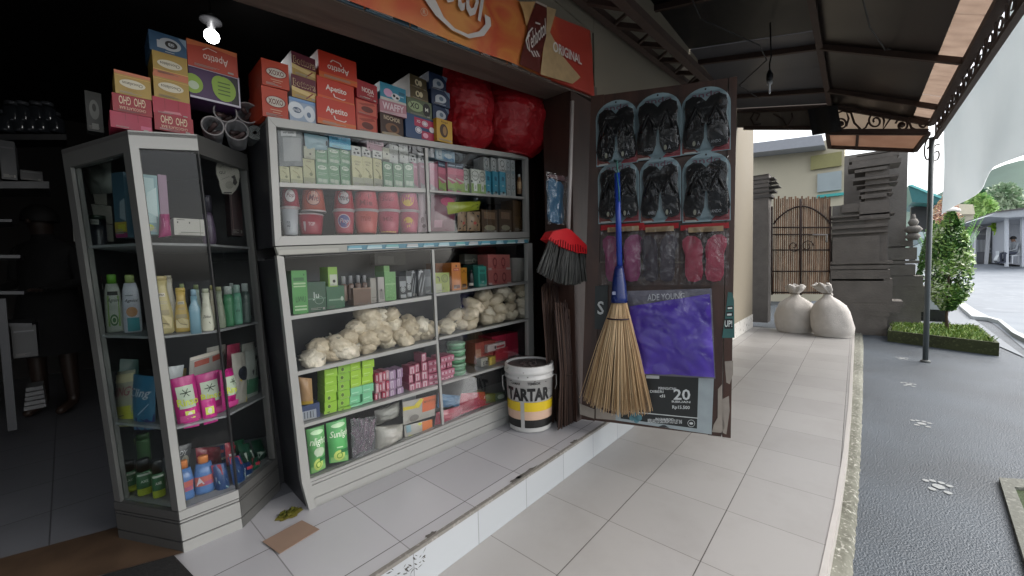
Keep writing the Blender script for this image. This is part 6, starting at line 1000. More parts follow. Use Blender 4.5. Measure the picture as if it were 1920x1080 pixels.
# purple raincoat pack
q = [DP.at(x, y, -.02, 'D8') for x, y in [(600, 625), (1078, 655), (1050, 160), (575, 235)]]; t = thing('raincoat_pack', q[0].lerp(q[1], .5), 'crumpled purple plastic raincoat folded in a clear pack on the door', 'raincoat')
qb = bil(q); g = MB(); g.grid(lambda u, v: qb(u, v, .016+.022*noise.noise(Vector((u*3, v*3, 0)))+.022*abs(noise.noise(Vector((u*4+v*2, v*4, 4))))+.002*noise.noise(Vector((u*12, v*9, 2)))+.02*math.sin(math.pi*u)*math.sin(math.pi*v)), 60, 60, M('#4d2fa8', .38, .15, 20)); g.build('folded_raincoat', t)
g = MB(); g.prism([DP.at(x, y, -.012, 'D8') for x, y in [(560, 640), (1085, 668), (1062, 130), (560, 145)]], DP.n*.002, M('#5c5a66', .4, .2)); gfx(g, pq(DP, 'D8', [(680, 205), (900, 190), (900, 155), (680, 165)], -.0125), [('t', '#b5b8bc', 'ADE YOUNG', 0, 0, 1, 1)]); g.build('backing_sheet', t)
g = MB(); qf = bil([DP.at(x, y, -.05, 'D8') for x, y in [(560, 640), (1085, 668), (1062, 130), (560, 145)]]); g.grid(lambda u, v: qf(u, v, .028*math.sin(math.pi*u)*math.sin(math.pi*v)+.008*noise.noise(Vector((u*6, v*6, 7)))), 30, 30, DF); g.build('clear_wrapper', t)
# poster
t = thing('price_poster', DP.at(820, 980, -.005, 'D8'), 'black poster with a large white 20 and a price at the bottom of the door', 'poster')
g = MB(); g.prism([DP.at(x, y, -.0072, 'D8') for x, y in [(520, 905), (975, 965), (985, 640), (530, 560)]], DP.n*.001, M('#161b1c', .35, .3, 5)); g.build('poster_sheet', t)
g = MB(); g.prism([DP.at(x, y, -.0062, 'D8') for x, y in [(490, 915), (1062, 1000), (1080, 560), (500, 120)]], DP.n*.0008, M('#8f999c', .5, .2, 14)); g.prism([DP.at(x, y, -.0058, 'D8') for x, y in [(365, 370), (440, 380), (445, 110), (368, 115)]], DP.n*.0006, M('#1d2628', .5)); g.build('torn_backing', t)
g = MB(); PW = '#b9bdbd'
def w8(txt, b, kind='tb', col=PW, o=-.0075): gfx(g, pq(DP, 'D8', [(b[0], b[3]), (b[2], b[3]+(b[2]-b[0])*.03), (b[2], b[1]+(b[2]-b[0])*.03), (b[0], b[1])], o), [(kind, col, txt, 0, 0, 1, 1)])
w8('20', (835, 728, 935, 793)); w8('PERINGATAN', (745, 716, 850, 732)); w8('DIBERI', (695, 735, 775, 750)); w8('RIBUAN', (825, 797, 935, 810)); w8('Rp15.500', (828, 826, 932, 852)); w8('PROGRAM PROMO', (728, 900, 835, 916)); w8('BERLAKU DI SELURUH OUTLET INI', (682, 906, 885, 930)); w8('di', (752, 760, 785, 778)); w8('S', (382, 205, 420, 285))
gfx(g, pq(DP, 'D8', [(918, 955), (964, 957), (964, 912), (918, 910)], -.0075), [('ring', PW, .5, .5, .48, .48, .12), ('e', PW, .5, .5, .25, .16)]); gfx(g, pq(DP, 'D8', [(530, 862), (980, 905), (980, 900), (530, 857)], -.0075), [('r', PW, 0, 0, 1, 1)]); g.prism([DP.at(x, y, -.0078, 'D8') for x, y in [(672, 665), (750, 668), (750, 650), (672, 645)]], DP.n*.0004, M('#b5b8b8', .5)); g.build('lettering', t)
g = MB(); tl_ = M('#3a6a72', .5, .2); 
for (x, y, r) in [(605, 885, 22), (628, 900, 20), (615, 915, 16), (590, 900, 18)]: gfx(g, pq(DP, 'D8', [(x-r, y+r), (x+r, y+r), (x+r, y-r), (x-r, y-r)], -.0076), [('e', '#4a7580', .5, .5, .5, .5)])
g.build('blue_logo', t); g = MB(); gfx(g, pq(DP, 'D8', [(740, 955), (810, 960), (795, 945), (760, 942)], -.0077), [('p', '#2a3033', [(0, 0), (1, 0), (.7, 1), (.3, 1)])]); g.build('arrow_mark', t)
# ================================================================== stick broom with a blue handle
pa_ = DP.at(1157, 325, -.10); pf0 = DP.at(514, -5, -.10, 'D8'); pf1 = DP.at(512, 213, -.10, 'D8')
t = thing('stick_broom', DP.at(500, 860, -.10, 'D8'), 'broom of pale straw sticks with a blue handle hanging on the door', 'broom'); blue = M('#1f3f9a', .3, .12, 20)
g = MB(); g.tube([pa_, pa_.lerp(pf0, .5), pf0+Vector((0, 0, -.01))], .017, blue, 12); g.build('handle', t)
g = MB(); ax = (pf1-pf0); N = 20; g.lathe(pf1, [(.050, 0), (.048, .03), (.042, ax.length*.5), (.028, ax.length*.9), (.021, ax.length)], M('#1a2c66', .3, .12, 20), 20); gfx(g, lambda u, v, o: pf1+Vector((0, 0, .05))+DP.n*(-.049-o)+DP.e*(-.034+u*.02)+Vector((0, 0, v*.02)), [('r', '#8f96b0', 0, 0, 1, 1)]); g.build('socket', t)
g = MB(); g.tube([pa_+DP.e*.01, pa_+Vector((0, 0, .03))+DP.n*.01, DP.at(1157, 303, -.02), DP.at(1152, 300, -.01)], .005, M('#4d7f78', .5), 6); g.tube([pa_+DP.n*-.014, pa_+DP.n*-.016+DP.e*.012+Vector((0, 0, -.10)), pa_+DP.n*-.016+DP.e*.013+Vector((0, 0, -.17))], .004, M('#35706e', .4), 6); g.build('hanging_loop', t)
g = MB(); rnd = random.Random(5); sc_ = [wood('straw%d' % i, a, b_, 40, 40, 6, .55, .1) for i, (a, b_) in enumerate([('#a08460', '#c4a680'), ('#b49670', '#d3b68e'), ('#8a6c4a', '#ac8c66'), ('#c4a880', '#d9c09a')])]
L_, R_b = DP.at(278, 780, -.10, 'D8'), DP.at(712, 862, -.10, 'D8'); sL, zL = (L_-DP.A).dot(DP.e), L_.z; sR, zR = (R_b-DP.A).dot(DP.e), R_b.z; sc0 = (pf1-DP.A).dot(DP.e)
for i in range(380):
    a = rnd.random()*6.283; rr = rnd.random()**.5; u = .5+.5*rr*math.cos(a); dd = rr*math.sin(a)
    tp = DP.P(sc0+(u-.5)*.085, pf1.z-.002, -.10+dd*.038); ex = sL+(sR-sL)*u; ez = zL+(zR-zL)*u-.045*math.sin(math.pi*u)*1.0+rnd.uniform(-.012, .03)
    ep = DP.P(ex+rnd.uniform(-.01, .01), ez, -.10+dd*.055-.01); md_ = tp.lerp(ep, .45)+DP.e*(ex-sc0)*.03*1.0+Vector((0, 0, .0)); g.tube([tp, md_, ep], .0026+rnd.random()*.0011, sc_[rnd.randrange(4)], 5, .0016)
g.build('sticks', t)
g = MB(); c1 = pf1.lerp(DP.P((sL+sR)/2, (zL+zR)/2, -.10), .155); ww = .066
g.tube([c1+DP.e*ww*math.cos(k*math.pi/12)+DP.n*(.050*math.sin(k*math.pi/12)) for k in range(25)], .005, M('#2a1424', .6), 6); g.build('binding', t)
# ================================================================== red brush broom, blue slippers, stick bundles
RB = Plane((1.7, 1.355), (2.6, 1.34))
t = thing('push_broom', RB.at(1060, 530), 'long handled broom with a red plastic head and grey bristles hanging upright', 'broom')
g = MB(); g.tube([RB.at(1073, 190), RB.at(1069, 330), RB.at(1065, 445)], .0125, M('#9a9390', .35, .15), 10); g.build('handle', t)
g = MB(); hp_ = [(100, 838), (125, 800), (190, 785), (215, 795), (290, 868), (303, 912), (240, 905), (170, 880)]; g.prism([RB.at(x, y, -.03, 'D7') for x, y in hp_], RB.n*.06, M('#b0161e', .35, .15))
for k in range(16): a = RB.at(115+k*12, 832+k*3.4+6*math.sin(k), -.034, 'D7'); b_ = RB.at(110+k*12.6, 862+k*3.4-8*math.cos(k*.4), -.034, 'D7'); g.bar(a, b_, .004, .004, M('#6e0c12', .4))
g.lathe(RB.at(1064, 445, 0), [(.022, -.03), (.016, .05)], M('#b0161e', .35), 12); g.build('broom_head', t)
g = MB(); rnd = random.Random(2)
for k in range(300):
    u = rnd.random(); a = RB.at(100+200*u, 845+62*u, rnd.uniform(-.025, .025), 'D7'); b_ = RB.at(42+292*u, 985+75*math.sin(u*2.6+.1)+rnd.uniform(-8, 8), rnd.uniform(-.04, .04), 'D7'); g.tube([a, b_], .0032, M(['#3b3c3a', '#2e2f2e', '#484946'][k % 3], .6), 4)
g.build('bristles', t)
t = thing('bagged_slippers', RB.at(1040, 415), 'blue slippers in a clear bag hanging in the dark beside the brush broom', 'slippers'); s0, z0, s1, z1 = RB.rect('D7', 92, 762, 186, 545, .04)
for sx in (-1, 1): g = MB(); sandal(g, RB, (s0+s1)/2+sx*(s1-s0)*.2, (z0+z1)/2, (s1-s0)*.6*sx, (z1-z0), 0, M('#26506c', .4), .04+.01*sx); g.build('slipper', t)
g = MB(); g.grid(lambda u, v: RB.P(s0-.01+(s1-s0+.02)*u, z0-.01+(z1-z0+.04)*v, .03-.015*math.sin(math.pi*u)-.008*noise.noise(Vector((u*4, v*5, 3)))), 14, 18, DF); g.build('clear_bag', t); g = MB(); g.prism([RB.P(s0-.01, z1, .03), RB.P(s1+.01, z1, .03), RB.P(s1-.02, z1+.03, .03), RB.P(s0+.03, z1+.02, .03)], RB.n*.003, M('#4c3236', .4)); g.build('header_card', t)
for j, (x0, x1, xt0, xt1, yt, lab) in enumerate([(1045, 1080, 1040, 1068, 560, 'bundle of brown stick brooms standing behind the paint pail'), (1022, 1050, 1015, 1048, 530, 'darker bundle of brown sticks standing farther back, left of the other')]):
    o = .085+.10*j; t = thing('stick_bundle', RB.at((x0+x1)/2, 780, o), lab, 'broom', 'stick bundles'); t.location.z = ZS; g = MB(); rnd = random.Random(j)
    for k in range(110):
        u = rnd.random(); d_ = rnd.uniform(-.03, .03); a = RB.at(x0+(x1-x0)*u, 780, o+d_); a.z = ZS+.004+rnd.random()*.01; m_ = RB.at((x0+x1)/2+(x1-x0)*(u-.5)*.7, 700, o+d_*.6); b_ = RB.at(xt0+(xt1-xt0)*u, yt+rnd.random()*40, o+d_); g.tube([a, m_, b_], .0032, M(['#33231d', '#432f27', '#2a1c18', '#4f3a2f'][k % 4], .7, .2, 40), 4)
    g.build('sticks', t); g = MB(); 
    for yy in (700,): c_ = RB.at((x0+x1)/2, yy, o); r_ = .038; g.tube([c_+Vector((r_*math.cos(k*.5), r_*math.sin(k*.5), 0)) for k in range(14)], .004, M('#3a2a22', .7), 5)
    g.build('binding', t)
# ================================================================== paint pail on the step
b0, b1 = onz(956, 800, ZS), onz(1041, 800, ZS); pc2 = (b0+b1)/2; rb = (b1-b0).length/2
pc2 = onz(995, 813, ZS); vv = Vector((pc2.x, pc2.y, 0)).normalized(); rb = .141; pc2 = pc2+vv*rb; pc2.z = ZS+.001
t = thing('paint_pail', pc2, 'white plastic paint pail with black lettering and a yellow and black band on the step', 'bucket'); PWm = M('#b6b5b2', .35, .06, 6); rt = .158; ph = .425
g = MB(); g.lathe(pc2, [(rb-.008, 0), (rb-.002, .004), (rb, .012), (rt-.004, ph-.085), (rt+.004, ph-.084), (rt+.004, ph-.076), (rt-.002, ph-.074), (rt-.001, ph-.05)], PWm, 48, capt=False); g.build('pail_body', t)
g = MB(); z = ph-.052; g.lathe(pc2, [(rt+.004, z), (rt+.007, z+.003), (rt+.007, z+.02), (rt+.002, z+.026), (rt+.004, z+.047), (rt+.0, z+.052), (rt-.012, z+.052), (rt-.014, z+.04)], PWm, 48, capb=False, capt=False); ld = g.build('lid_rim', t)
g = MB(); g.lathe(pc2, [(rt-.0135, z+.041), (.05, z+.044), (.001, z+.044)], M('#4a4240', .5, .5, 30, bump=.8, bscale=60), 48, capb=False, capt=False)
rnd = random.Random(3)
for k in range(14): a = rnd.random()*6.28; r = rnd.random()*.09; g.lathe(pc2+Vector((r*math.cos(a), r*math.sin(a), z+.044)), [(.012, 0), (.009, .006), (.001, .009)], M('#3a3331', .8), 8)
g.build('lid', t)
yw = math.atan2(-pc2.y, -pc2.x)
def pb2(u, v, o=0): a = yw+(u-.5)*2.9; r = rb+(rt-.004-rb)*(v*ph/(ph-.085)) + .0012+o; return pc2+Vector((r*math.cos(a), r*math.sin(a), v*ph))
g = MB(); 
for u0, u1 in ((.02, .355), (.415, .98)):
    gfx(g, pb2, [('r', '#bfa08a', u0, .20, u1, .36)], n=14); gfx(g, pb2, [('r', '#c7ab1c', u0, .33, u1, .47)], .0009, 14); gfx(g, pb2, [('r', '#161414', u0, .08, u1, .20)], .0009, 14)
g.build('coloured_band', t); g = MB(); gfx(g, pb2, [('tx', '#101010', 'TARTAR', .13, .49, .82, .685)], .0018); g.build('lettering', t); g = MB(); gfx(g, pb2, [('tb', '#101010', 'CAMAR', .22, .73, .37, .765), ('tb', '#101010', 'TEMBOK', .47, .735, .66, .775), ('r', '#101010', .84, .50, .93, .51)], .0018); g.build('lettering', t)
g = MB(); e1 = Vector((math.cos(yw+1.75), math.sin(yw+1.75), 0)); 
for s_ in (1, -1):
    g = MB(); d1 = Vector((math.cos(yw+1.55*s_), math.sin(yw+1.55*s_), 0)); p1 = pc2+d1*(rt+.006)+Vector((0, 0, ph-.085)); g.tube([p1+Vector((0, 0, .0)), p1+d1*.014+Vector((0, 0, -.005)), p1+d1*.014+Vector((0, 0, -.07)), p1+d1*.004+Vector((0, 0, -.10))], .0035, M('#a8a6a2', .4), 6); g.build('handle', t)
g = MB(); rnd = random.Random(12)
for k in range(16): u, v = rnd.uniform(.1, .9), rnd.uniform(.62, .98); r_ = .0015+rnd.random()*.002; gfx(g, lambda uu, vv_, o: pb2(u+(uu-.5)*.02, v+(vv_-.5)*.012, .0015+o*0+(.006 if v > .84 else 0)), [('e', '#4a4542', .5, .5, .5, .6)])
g.build('dirt_specks', t)
# small things on the step
g = MB(); c = onz(542, 964, ZS+.004); rnd = random.Random(6); t = thing('spilled_leaves', c, 'wet green leafy offering remains on the step between the two cabinets', 'leaves')
for k in range(60): a = rnd.random()*6.28; r = rnd.random()*.035; p = c+Vector((r*math.cos(a), r*math.sin(a)*.7, .001+rnd.random()*.012)); d = Vector((math.cos(a*3), math.sin(a*3), rnd.uniform(-.3, .6)))*.014; e = Vector((-d.y, d.x, 0))*.5; g.face([p-d, p+e, p+d, p-e], M(['#4a4a1c', '#5c5a22', '#3a3d18', '#6f6a34'][k % 4], .3))
g.build('leaves', t); g = MB(); g.face([c+Vector(((.052+.008*math.sin(k*2.1))*math.cos(k*math.pi/10), (.036+.006*math.sin(k*1.7))*math.sin(k*math.pi/10), -.001)) for k in range(20)], M('#6b6430', .15, .4, 30)); g.build('stain', t)
g = MB(); q = [onz(x, y, ZS+.004) for x, y in [(492, 1016), (524, 1039), (599, 993), (566, 976)]]; g.prism(q, (0, 0, .002), M('#7a6455', .8, .15, 12)); tag(g.build('cardboard_piece'), 'flat brown piece of cardboard lying on the tiles', 'cardboard')
# ================================================================== inside the shop, left
lx = Plane((-1.6, 3.3), (.2, 3.3)); 
bulbp = Plane((0, 3.0), (1, 3.0)); c = bulbp.at(397, 68); t = thing('lit_bulb', c, 'glowing white bulb under the dark shop ceiling', 'lamp'); rr = (bulbp.at(410, 68)-c).length
g = MB(); g.lathe(c, [(rr*math.sin(math.pi*k/14)+.0005, -rr*math.cos(math.pi*k/14)) for k in range(15)], emis('bulb_glow', (1, .98, .95), 14), 24); g.build('bulb', t); g = MB(); g.lathe(c+Vector((0, 0, rr*.9)), [(rr*.5, 0), (rr*.6, .04), (rr*1.5, .05), (rr*1.5, .075)], M('#2c2c2e', .4), 16); g.build('holder', t)
g = MB(); g.tube([c+Vector((0, 0, rr+.07)), Vector((c.x, c.y, 3.0))], .006, M('#222222', .5), 6); g.build('cord', t)
l = bpy.data.lights.new('bulb_light', 'POINT'); l.energy = 1.6; l.shadow_soft_size = rr; lo = bpy.data.objects.new('bulb_light', l); sc.collection.objects.link(lo); lo.location = c-Vector((0, .06, rr+.03)); lo.parent = t; lo.location = Vector((0, -.06, -rr-.03))
# rack with shelves
t = thing('metal_rack', lx.P(.6, ZS, .2), 'dark metal rack with thin shelves at the far left of the shop', 'rack'); dm = M('#2f3033', .4, .2, metal=.3)
for (x0, x1, y0, y1, dp) in [(-200, 92, 340, 353, .35), (-200, 22, 411, 416, .3), (-200, 38, 478, 484, .3), (-200, 45, 546, 552, .3), (-200, 60, 606, 612, .3)]:
    g = MB(); g.prism([lx.at(x0, y1), lx.at(x1, y1), lx.at(x1, y0), lx.at(x0, y0)], lx.n*dp, dm); g.build('shelf', t)
g = MB(); g.bar(lx.at(2, 560, -.05), lx.at(24, 806, -.05), .03, .02, M('#2c2d30', .4, metal=.4)); g.bar(lx.at(-30, 300, .2), lx.at(-20, 800, .2), .03, .03, dm); g.build('upright', t)
for (x0, x1, y0, y1, nm, lab, col, dp) in [(0, 30, 264, 336, 'cardboard_box', 'dim grey box standing on the upper rack shelf', '#3f4144', .2), (38, 80, 320, 338, 'black_tray', 'low black tray on the upper rack shelf', '#1f2023', .2), (22, 70, 610, 670, 'black_crate', 'black crate under the rack shelves', '#17181b', .25)]:
    carton(nm, lab, lx, 'XX', (x0, y1, x1, y0), col, [('r', '#55575a', .1, .8, .9, .84)], dp, .02, jit=False)
for i in range(5): carton('ledger', 'white edged ledger, %s from the bottom of the floor pile' % ORD[i], Plane((-1, 4.1), (0, 4.1)), 'XX', (44+i, 767-i*8.5, 87-i*1.5, 767-(i+1)*8.5+1.5), '#6e6f70', (), .2, 0, cat='book', group='pile of ledgers')
for i in range(9):
    x = 12+i*11+(i % 3)*2; pz = Plane((-1, 4.6), (0, 4.6)); p = pz.at(x, 250-(i % 2)*18); t = thing('jar', p, 'dim glass jar on the high back shelf, %s from the left' % ORD[i], 'jar', 'jars on the back shelf'); g = MB(); g.lathe(p, [(.05, 0), (.055, .02), (.055, .1), (.03, .13)], M('#2d3035', .15, .3), 14); g.build('jar_body', t); g = MB(); g.lathe(p+Vector((0, 0, .131)), [(.035, 0), (.035, .025)], M('#4a4c50', .3), 12); g.build('lid', t)
t = thing('back_shelf', Plane((-1, 4.6), (0, 4.6)).at(60, 256), 'dark high shelf board carrying the jars', 'shelf'); g = MB(); pz = Plane((-1, 4.6), (0, 4.6)); g.prism([pz.at(-60, 262, -.06), pz.at(125, 262, -.06), pz.at(125, 251.5, -.06), pz.at(-60, 251.5, -.06)], pz.n*.25, M('#1b1b1d', .5)); g.build('board', t)
# ================================================================== beyond the walkway
stone = M('#615c57', .9, .4, 5, bump=.5, bscale=35); stone2 = M('#716d68', .9, .3, 5, bump=.5, bscale=35)
def slabs(mb, c, x, dep, L, m, top=0):
    for i, (x0, x1, y0, y1) in enumerate(L):
        dx = (i % 3)*.004
        a = onx(*cr(c, x0, y1), x); b_ = onx(*cr(c, x1, y0), x)
        mb.box((x+dx, b_.y, a.z), (x+dep+dx*.7, a.y, b_.z), m)
GX = 9.0
tpc = None
tp = thing('carved_stone_pillar', onz(1640, 625, ZA)+Vector((.3, 0, 0)), 'massive dark carved stone gate pillar with stepped cornices behind the white sacks', 'pillar')
for nm, L in (('shaft', [(480, 600, 402, 480), (488, 588, 376, 401), (412, 575, 408, 455), (375, 560, 542, 655), (372, 575, 700, 720)]),
              ('cornice', [(470, 615, 213, 228), (440, 636, 229, 243), (452, 628, 244, 256), (436, 644, 257, 270), (462, 590, 271, 300), (455, 636, 301, 332), (470, 632, 333, 350), (484, 610, 351, 375), (480, 614, 376, 386)]),
              ('stepped_base', [(368, 622, 456, 470), (370, 605, 471, 492), (372, 596, 493, 520), (370, 592, 521, 541), (368, 612, 641, 657), (366, 600, 658, 676), (368, 602, 677, 712), (366, 610, 713, 800), (420, 652, 801, 815), (425, 640, 816, 835), (430, 600, 836, 852), (425, 590, 853, 955)])):
    g = MB(); slabs(g, 'R1', GX, .55, L, stone); g.build(nm, tp)
g = MB(); slabs(g, 'R1', GX+.05, .5, [(490, 600, 215, 956)], stone); g.build('core', tp)
g = MB(); slabs(g, 'R1', GX+.06, .3, [(366, 598, 408, 956)], M('#6b6864', .9, .2, 5, bump=.4)); g.build('side_wall', tp)
t2 = thing('stone_gate_tower', onz(1700, 612, ZA)+Vector((.9, 0, 0)), 'taller weathered grey stone tower standing just behind the carved pillar', 'pillar')
for nm, L in (('shaft', [(410, 671, 195, 905)]), ('stepped_base', [(560, 690, 561, 588), (560, 706, 589, 640), (560, 716, 641, 655), (560, 700, 656, 700), (560, 730, 701, 740), (560, 742, 741, 800), (560, 748, 801, 818), (560, 735, 819, 835), (560, 722, 836, 905)])):
    g = MB(); slabs(g, 'R1', GX+(.79 if nm == 'shaft' else .75), .6 if nm == 'shaft' else .7, L, stone2 if nm == 'shaft' else M('#6e6a65', .9, .35, 5, bump=.5, bscale=35)); g.build(nm, t2)
g = MB(); c = onx(*cr('R1', 690, 520), 9.6)
for i, (dz, r) in enumerate([(-.12, .10), (0, .12), (.12, .07), (.2, .03)]): g.lathe(c+Vector((0, 0, dz)), [(r*.6, -.06), (r, 0), (r*.6, .06)], stone2, 8)
g.build('carved_figure', t2)
tl = thing('stone_gate_post', onx(1428, 600, GX)*1, 'dark square stone gate post with a stepped cap left of the gate', 'pillar'); tl.location.z = 0
g = MB(); slabs(g, 'R1', GX-.1, .35, [(62, 128, 302, 880)], stone); g.build('shaft', tl)
g = MB(); slabs(g, 'R1', GX-.12, .38, [(62, 128, 302, 314), (62, 148, 315, 330), (62, 156, 331, 345), (62, 166, 346, 362), (62, 150, 363, 380), (62, 138, 381, 401)], M('#4c4946', .9, .3, 5, bump=.4)); g.build('cap', tl)
# slatted gate
GP = lambda x, y, dx=0: onx(*cr('R1', x, y), GX+.05+dx)
gt = thing('gate', Vector((GX+.05, .78, 0)), 'rusty arched iron gate backed with brown vertical slats', 'gate')
bam = wood('gate_slat', '#5e4636', '#94735a', 20, 20, 4, .7, .2)
g = MB(); n = 27
for i in range(n):
    x = 146+i*(358-146)/(n-1); a, b_ = GP(x, 772, .02), GP(x, 396+6*math.sin(i*2.3), .02); w_ = .022+.01*((i*7) % 3)/3
    g.box((a.x, a.y-w_/2, a.z), (a.x+.012, a.y+w_/2, b_.z), bam)
g.build('slats', gt)
g = MB(); ir = M('#2d1d18', .7, .3, 30)
for x in (140, 252, 368): g.tube([GP(x, 775), GP(x, 430 if x != 252 else 400)], .016, ir, 6)
for y in (512, 540, 600, 683, 765): g.tube([GP(140, y), GP(368, y)], .012, ir, 6)
g.tube([GP(146+222*t, 500-70*math.sin(math.pi*t)**.8) for t in [i/24 for i in range(25)]], .014, ir, 6)
for cx, s in ((225, 1), (278, -1)): g.tube([GP(a, b_, -.01) for a, b_ in scroll(cx, 585, 24, 1.3, s, 0)], .008, ir, 5)
g.build('iron_frame', gt); g = MB(); g.tube([GP(298, 540, -.03), GP(355, 541, -.03), GP(352, 570, -.03)], .016, M('#8a8480', .5), 6); g.build('latch', gt)
# sacks
def sack(cx0, cx1, yb, yt, x, lab, seed, tilt=0):
    a = onx(cx0, yb, x); b_ = onx(cx1, yb, x); zt = onx((cx0+cx1)/2, yt, x).z; cy = (a.y+b_.y)/2; W_ = abs(a.y-b_.y)/2; Hh = zt
    c = Vector((x+W_*.8, cy, .004)); t = thing('sack', c, lab, 'sack', 'white woven sacks on the walkway'); cl = M('#b3aea8', .85, .28, 6, bump=.7, bscale=90)
    prof = [(.86, 0), (1.0, .05), (1.06, .18), (1.02, .34), (.95, .48), (.80, .60), (.52, .69), (.28, .75), (.19, .80)]
    g = MB(); N = 36; vs = []
    for r, z in prof:
        for k in range(N):
            th = 2*math.pi*k/N; q = 1+.03*math.sin(th*9+seed*2)*max(0, z-.25)+.14*noise.noise(Vector((math.cos(th)*1.6, math.sin(th)*1.6, z*3+seed)))+.03*noise.noise(Vector((math.cos(th)*5, math.sin(th)*5, z*9+seed)))+(.05*math.sin(th*14+seed) if z > .5 else 0)*(z-.4)*2
            vs.append(c+Vector((math.cos(th)*r*W_*.8*q, math.sin(th)*r*W_*q+tilt*z, z*Hh)))
    n_ = len(prof); g.add(vs, [(i*N+k, i*N+(k+1) % N, (i+1)*N+(k+1) % N, (i+1)*N+k) for i in range(n_-1) for k in range(N)]+[list(range(N))], cl, True); g.build('sack_body', t)
    g = MB(); g.tube([c+Vector((math.cos(k*math.pi/10)*.2*W_*.8, math.sin(k*math.pi/10)*.2*W_+tilt*.81, .815*Hh)) for k in range(21)], .006, M('#6f6658', .8), 5); g.build('tie_string', t)
    g = MB(); vs = []; pr = [(.19, .80), (.16, .83), (.34, .89), (.46, .99), (.34, 1.0), (.1, .86)]
    for r, z in pr:
        for k in range(N):
            th = 2*math.pi*k/N; q = 1+.22*math.sin(th*5+seed)+.1*math.sin(th*11); vs.append(c+Vector((math.cos(th)*r*W_*.7*q, math.sin(th)*r*W_*q+tilt*z+(z-.86)*tilt*4, (z+.025*math.sin(th*3+seed))*Hh)))
    g.add(vs, [(i*N+k, i*N+(k+1) % N, (i+1)*N+(k+1) % N, (i+1)*N+k) for i in range(len(pr)-1) for k in range(N)], cl, True); g.build('tied_neck', t)
sack(1450, 1527, 617, 536, 7.9, 'white woven sack with an upright tied neck in front of the gate', 1)
sack(1523, 1601, 624, 534, 7.72, 'white woven sack with its neck flopped over, at the edge of the walkway', 5, .10)
# planter, shrubs
pa, pb = onz(1664, 640, ZA), onz(1873, 668, ZA); pc = onz(1833, 611, .06); pd = onz(1672, 606, .06); hz = .075
moss = rough_ground('mossy_kerb', '#2c2f1c', '#3d4427', '#565d3c', 25, .6, .9)
pt_ = thing('planter', (pa+pb)/2, 'low mossy concrete planter bed with grass behind the grey post', 'planter')
g = MB(); base = [Vector((p.x, p.y, ZA)) for p in (pa, pb, pc, pd)]; inn = [p.lerp(sum(base, Vector())/4, .06) for p in base]
for i in range(4):
    a, b_, c, d = base[i], base[(i+1) % 4], inn[(i+1) % 4], inn[i]; up_ = Vector((0, 0, hz-ZA)); g.hexa([a, b_, b_+up_, a+up_], [d, c, c+up_, d+up_], moss, (4, 5) if 0 else ())
g.build('kerb', pt_)
g = MB(); g.face([p+Vector((0, 0, hz-ZA-.03)) for p in inn], M('#4c5a26', .95, .35, 8, bump=.6)); g.build('soil', pt_)
def blades(name, lab, quad, n, h, cols, seed, stuff=True):
    rnd = random.Random(seed); g = MB()
    for i in range(n):
        u, v = rnd.random(), rnd.random(); p = quad[0].lerp(quad[1], u).lerp(quad[3].lerp(quad[2], u), v); a = rnd.random()*6.28; hh = h*(.4+rnd.random()); d = Vector((math.cos(a), math.sin(a), 0)); s = Vector((-d.y, d.x, 0))*.006
        m = M(cols[rnd.randrange(len(cols))], .6); g.face([p-s, p+s, p+d*hh*.35+s*.6+Vector((0, 0, hh*.7)), p+d*hh*.7+Vector((0, 0, hh))], m)
    return tag(g.build(name), lab, 'grass', None, 'stuff')
up_ = Vector((0, 0, hz-ZA-.03))
blades('grass', 'short green grass in the planter', [p+up_ for p in inn], 2600, .06, ['#5d7a2a', '#6f8c36', '#4b6a26', '#808f42'], 3)
def crown(mb, c, prof, n, leaf, cols, seed, sx=1, inner=.45):
    rnd = random.Random(seed); ms = [M(x, .5, .15) for x in cols]
    clump = [(rnd.random(), rnd.random()*6.28, rnd.random()) for _ in range(70)]
    for i in range(n):
        z, a0_, k = clump[rnd.randrange(70)]; z = min(.999, max(0, z+rnd.gauss(0, .05))); a = a0_+rnd.gauss(0, .35)
        j = z*(len(prof)-1); i0 = int(j); r = prof[i0]+(prof[min(i0+1, len(prof)-1)]-prof[i0])*(j-i0); rr = r*(inner+(1-inner)*rnd.random()**.5)*(1+.25*(k-.5))
        p = c+Vector((math.cos(a)*rr, math.sin(a)*rr*sx, z*prof_h)); d = Vector((rnd.gauss(0, 1), rnd.gauss(0, 1), rnd.gauss(0, 1))).normalized(); e = d.orthogonal().normalized(); L = leaf*(.6+rnd.random()*.8)
        mb.face([p-d*L*.5, p+e*L*.24, p+d*L*.5, p-e*L*.24], ms[min(len(ms)-1, int((k*.7+rnd.random()*.3)*len(ms)))])
def shrub(name, lab, base, zc0, zc1, prof, n, leaf, cols, seed, stem=.022, group=None):
    global prof_h
    t = thing(name, base, lab, 'shrub', group); prof_h = zc1-zc0; g = MB(); g.tube([base, base+Vector((.01, .01, (zc0-base.z)*.6)), base+Vector((0, 0, zc0+prof_h*.5-base.z))], stem, M('#4a3c30', .9, .3), 7, stem*.5)
    rnd = random.Random(seed)
    for i in range(14):
        z = zc0+prof_h*(.05+.85*rnd.random()); a = rnd.random()*6.28; p = Vector((base.x, base.y, z)); g.tube([p, p+Vector((math.cos(a), math.sin(a), .9))*max(prof)*.75], .006, M('#4a3c30', .9, .3), 4, .002)
    g.build('trunk', t); g = MB(); crown(g, Vector((base.x, base.y, zc0)), prof, n, leaf, cols, seed); g.build('crown', t); return t
sb = onz(1776, 618, hz-.02); S1t = onx(1790, 398, sb.x).z; S1b = onx(1776, 580, sb.x).z
gcols = ['#28451c', '#3a6128', '#557f38', '#83a352', '#c9d4b0']
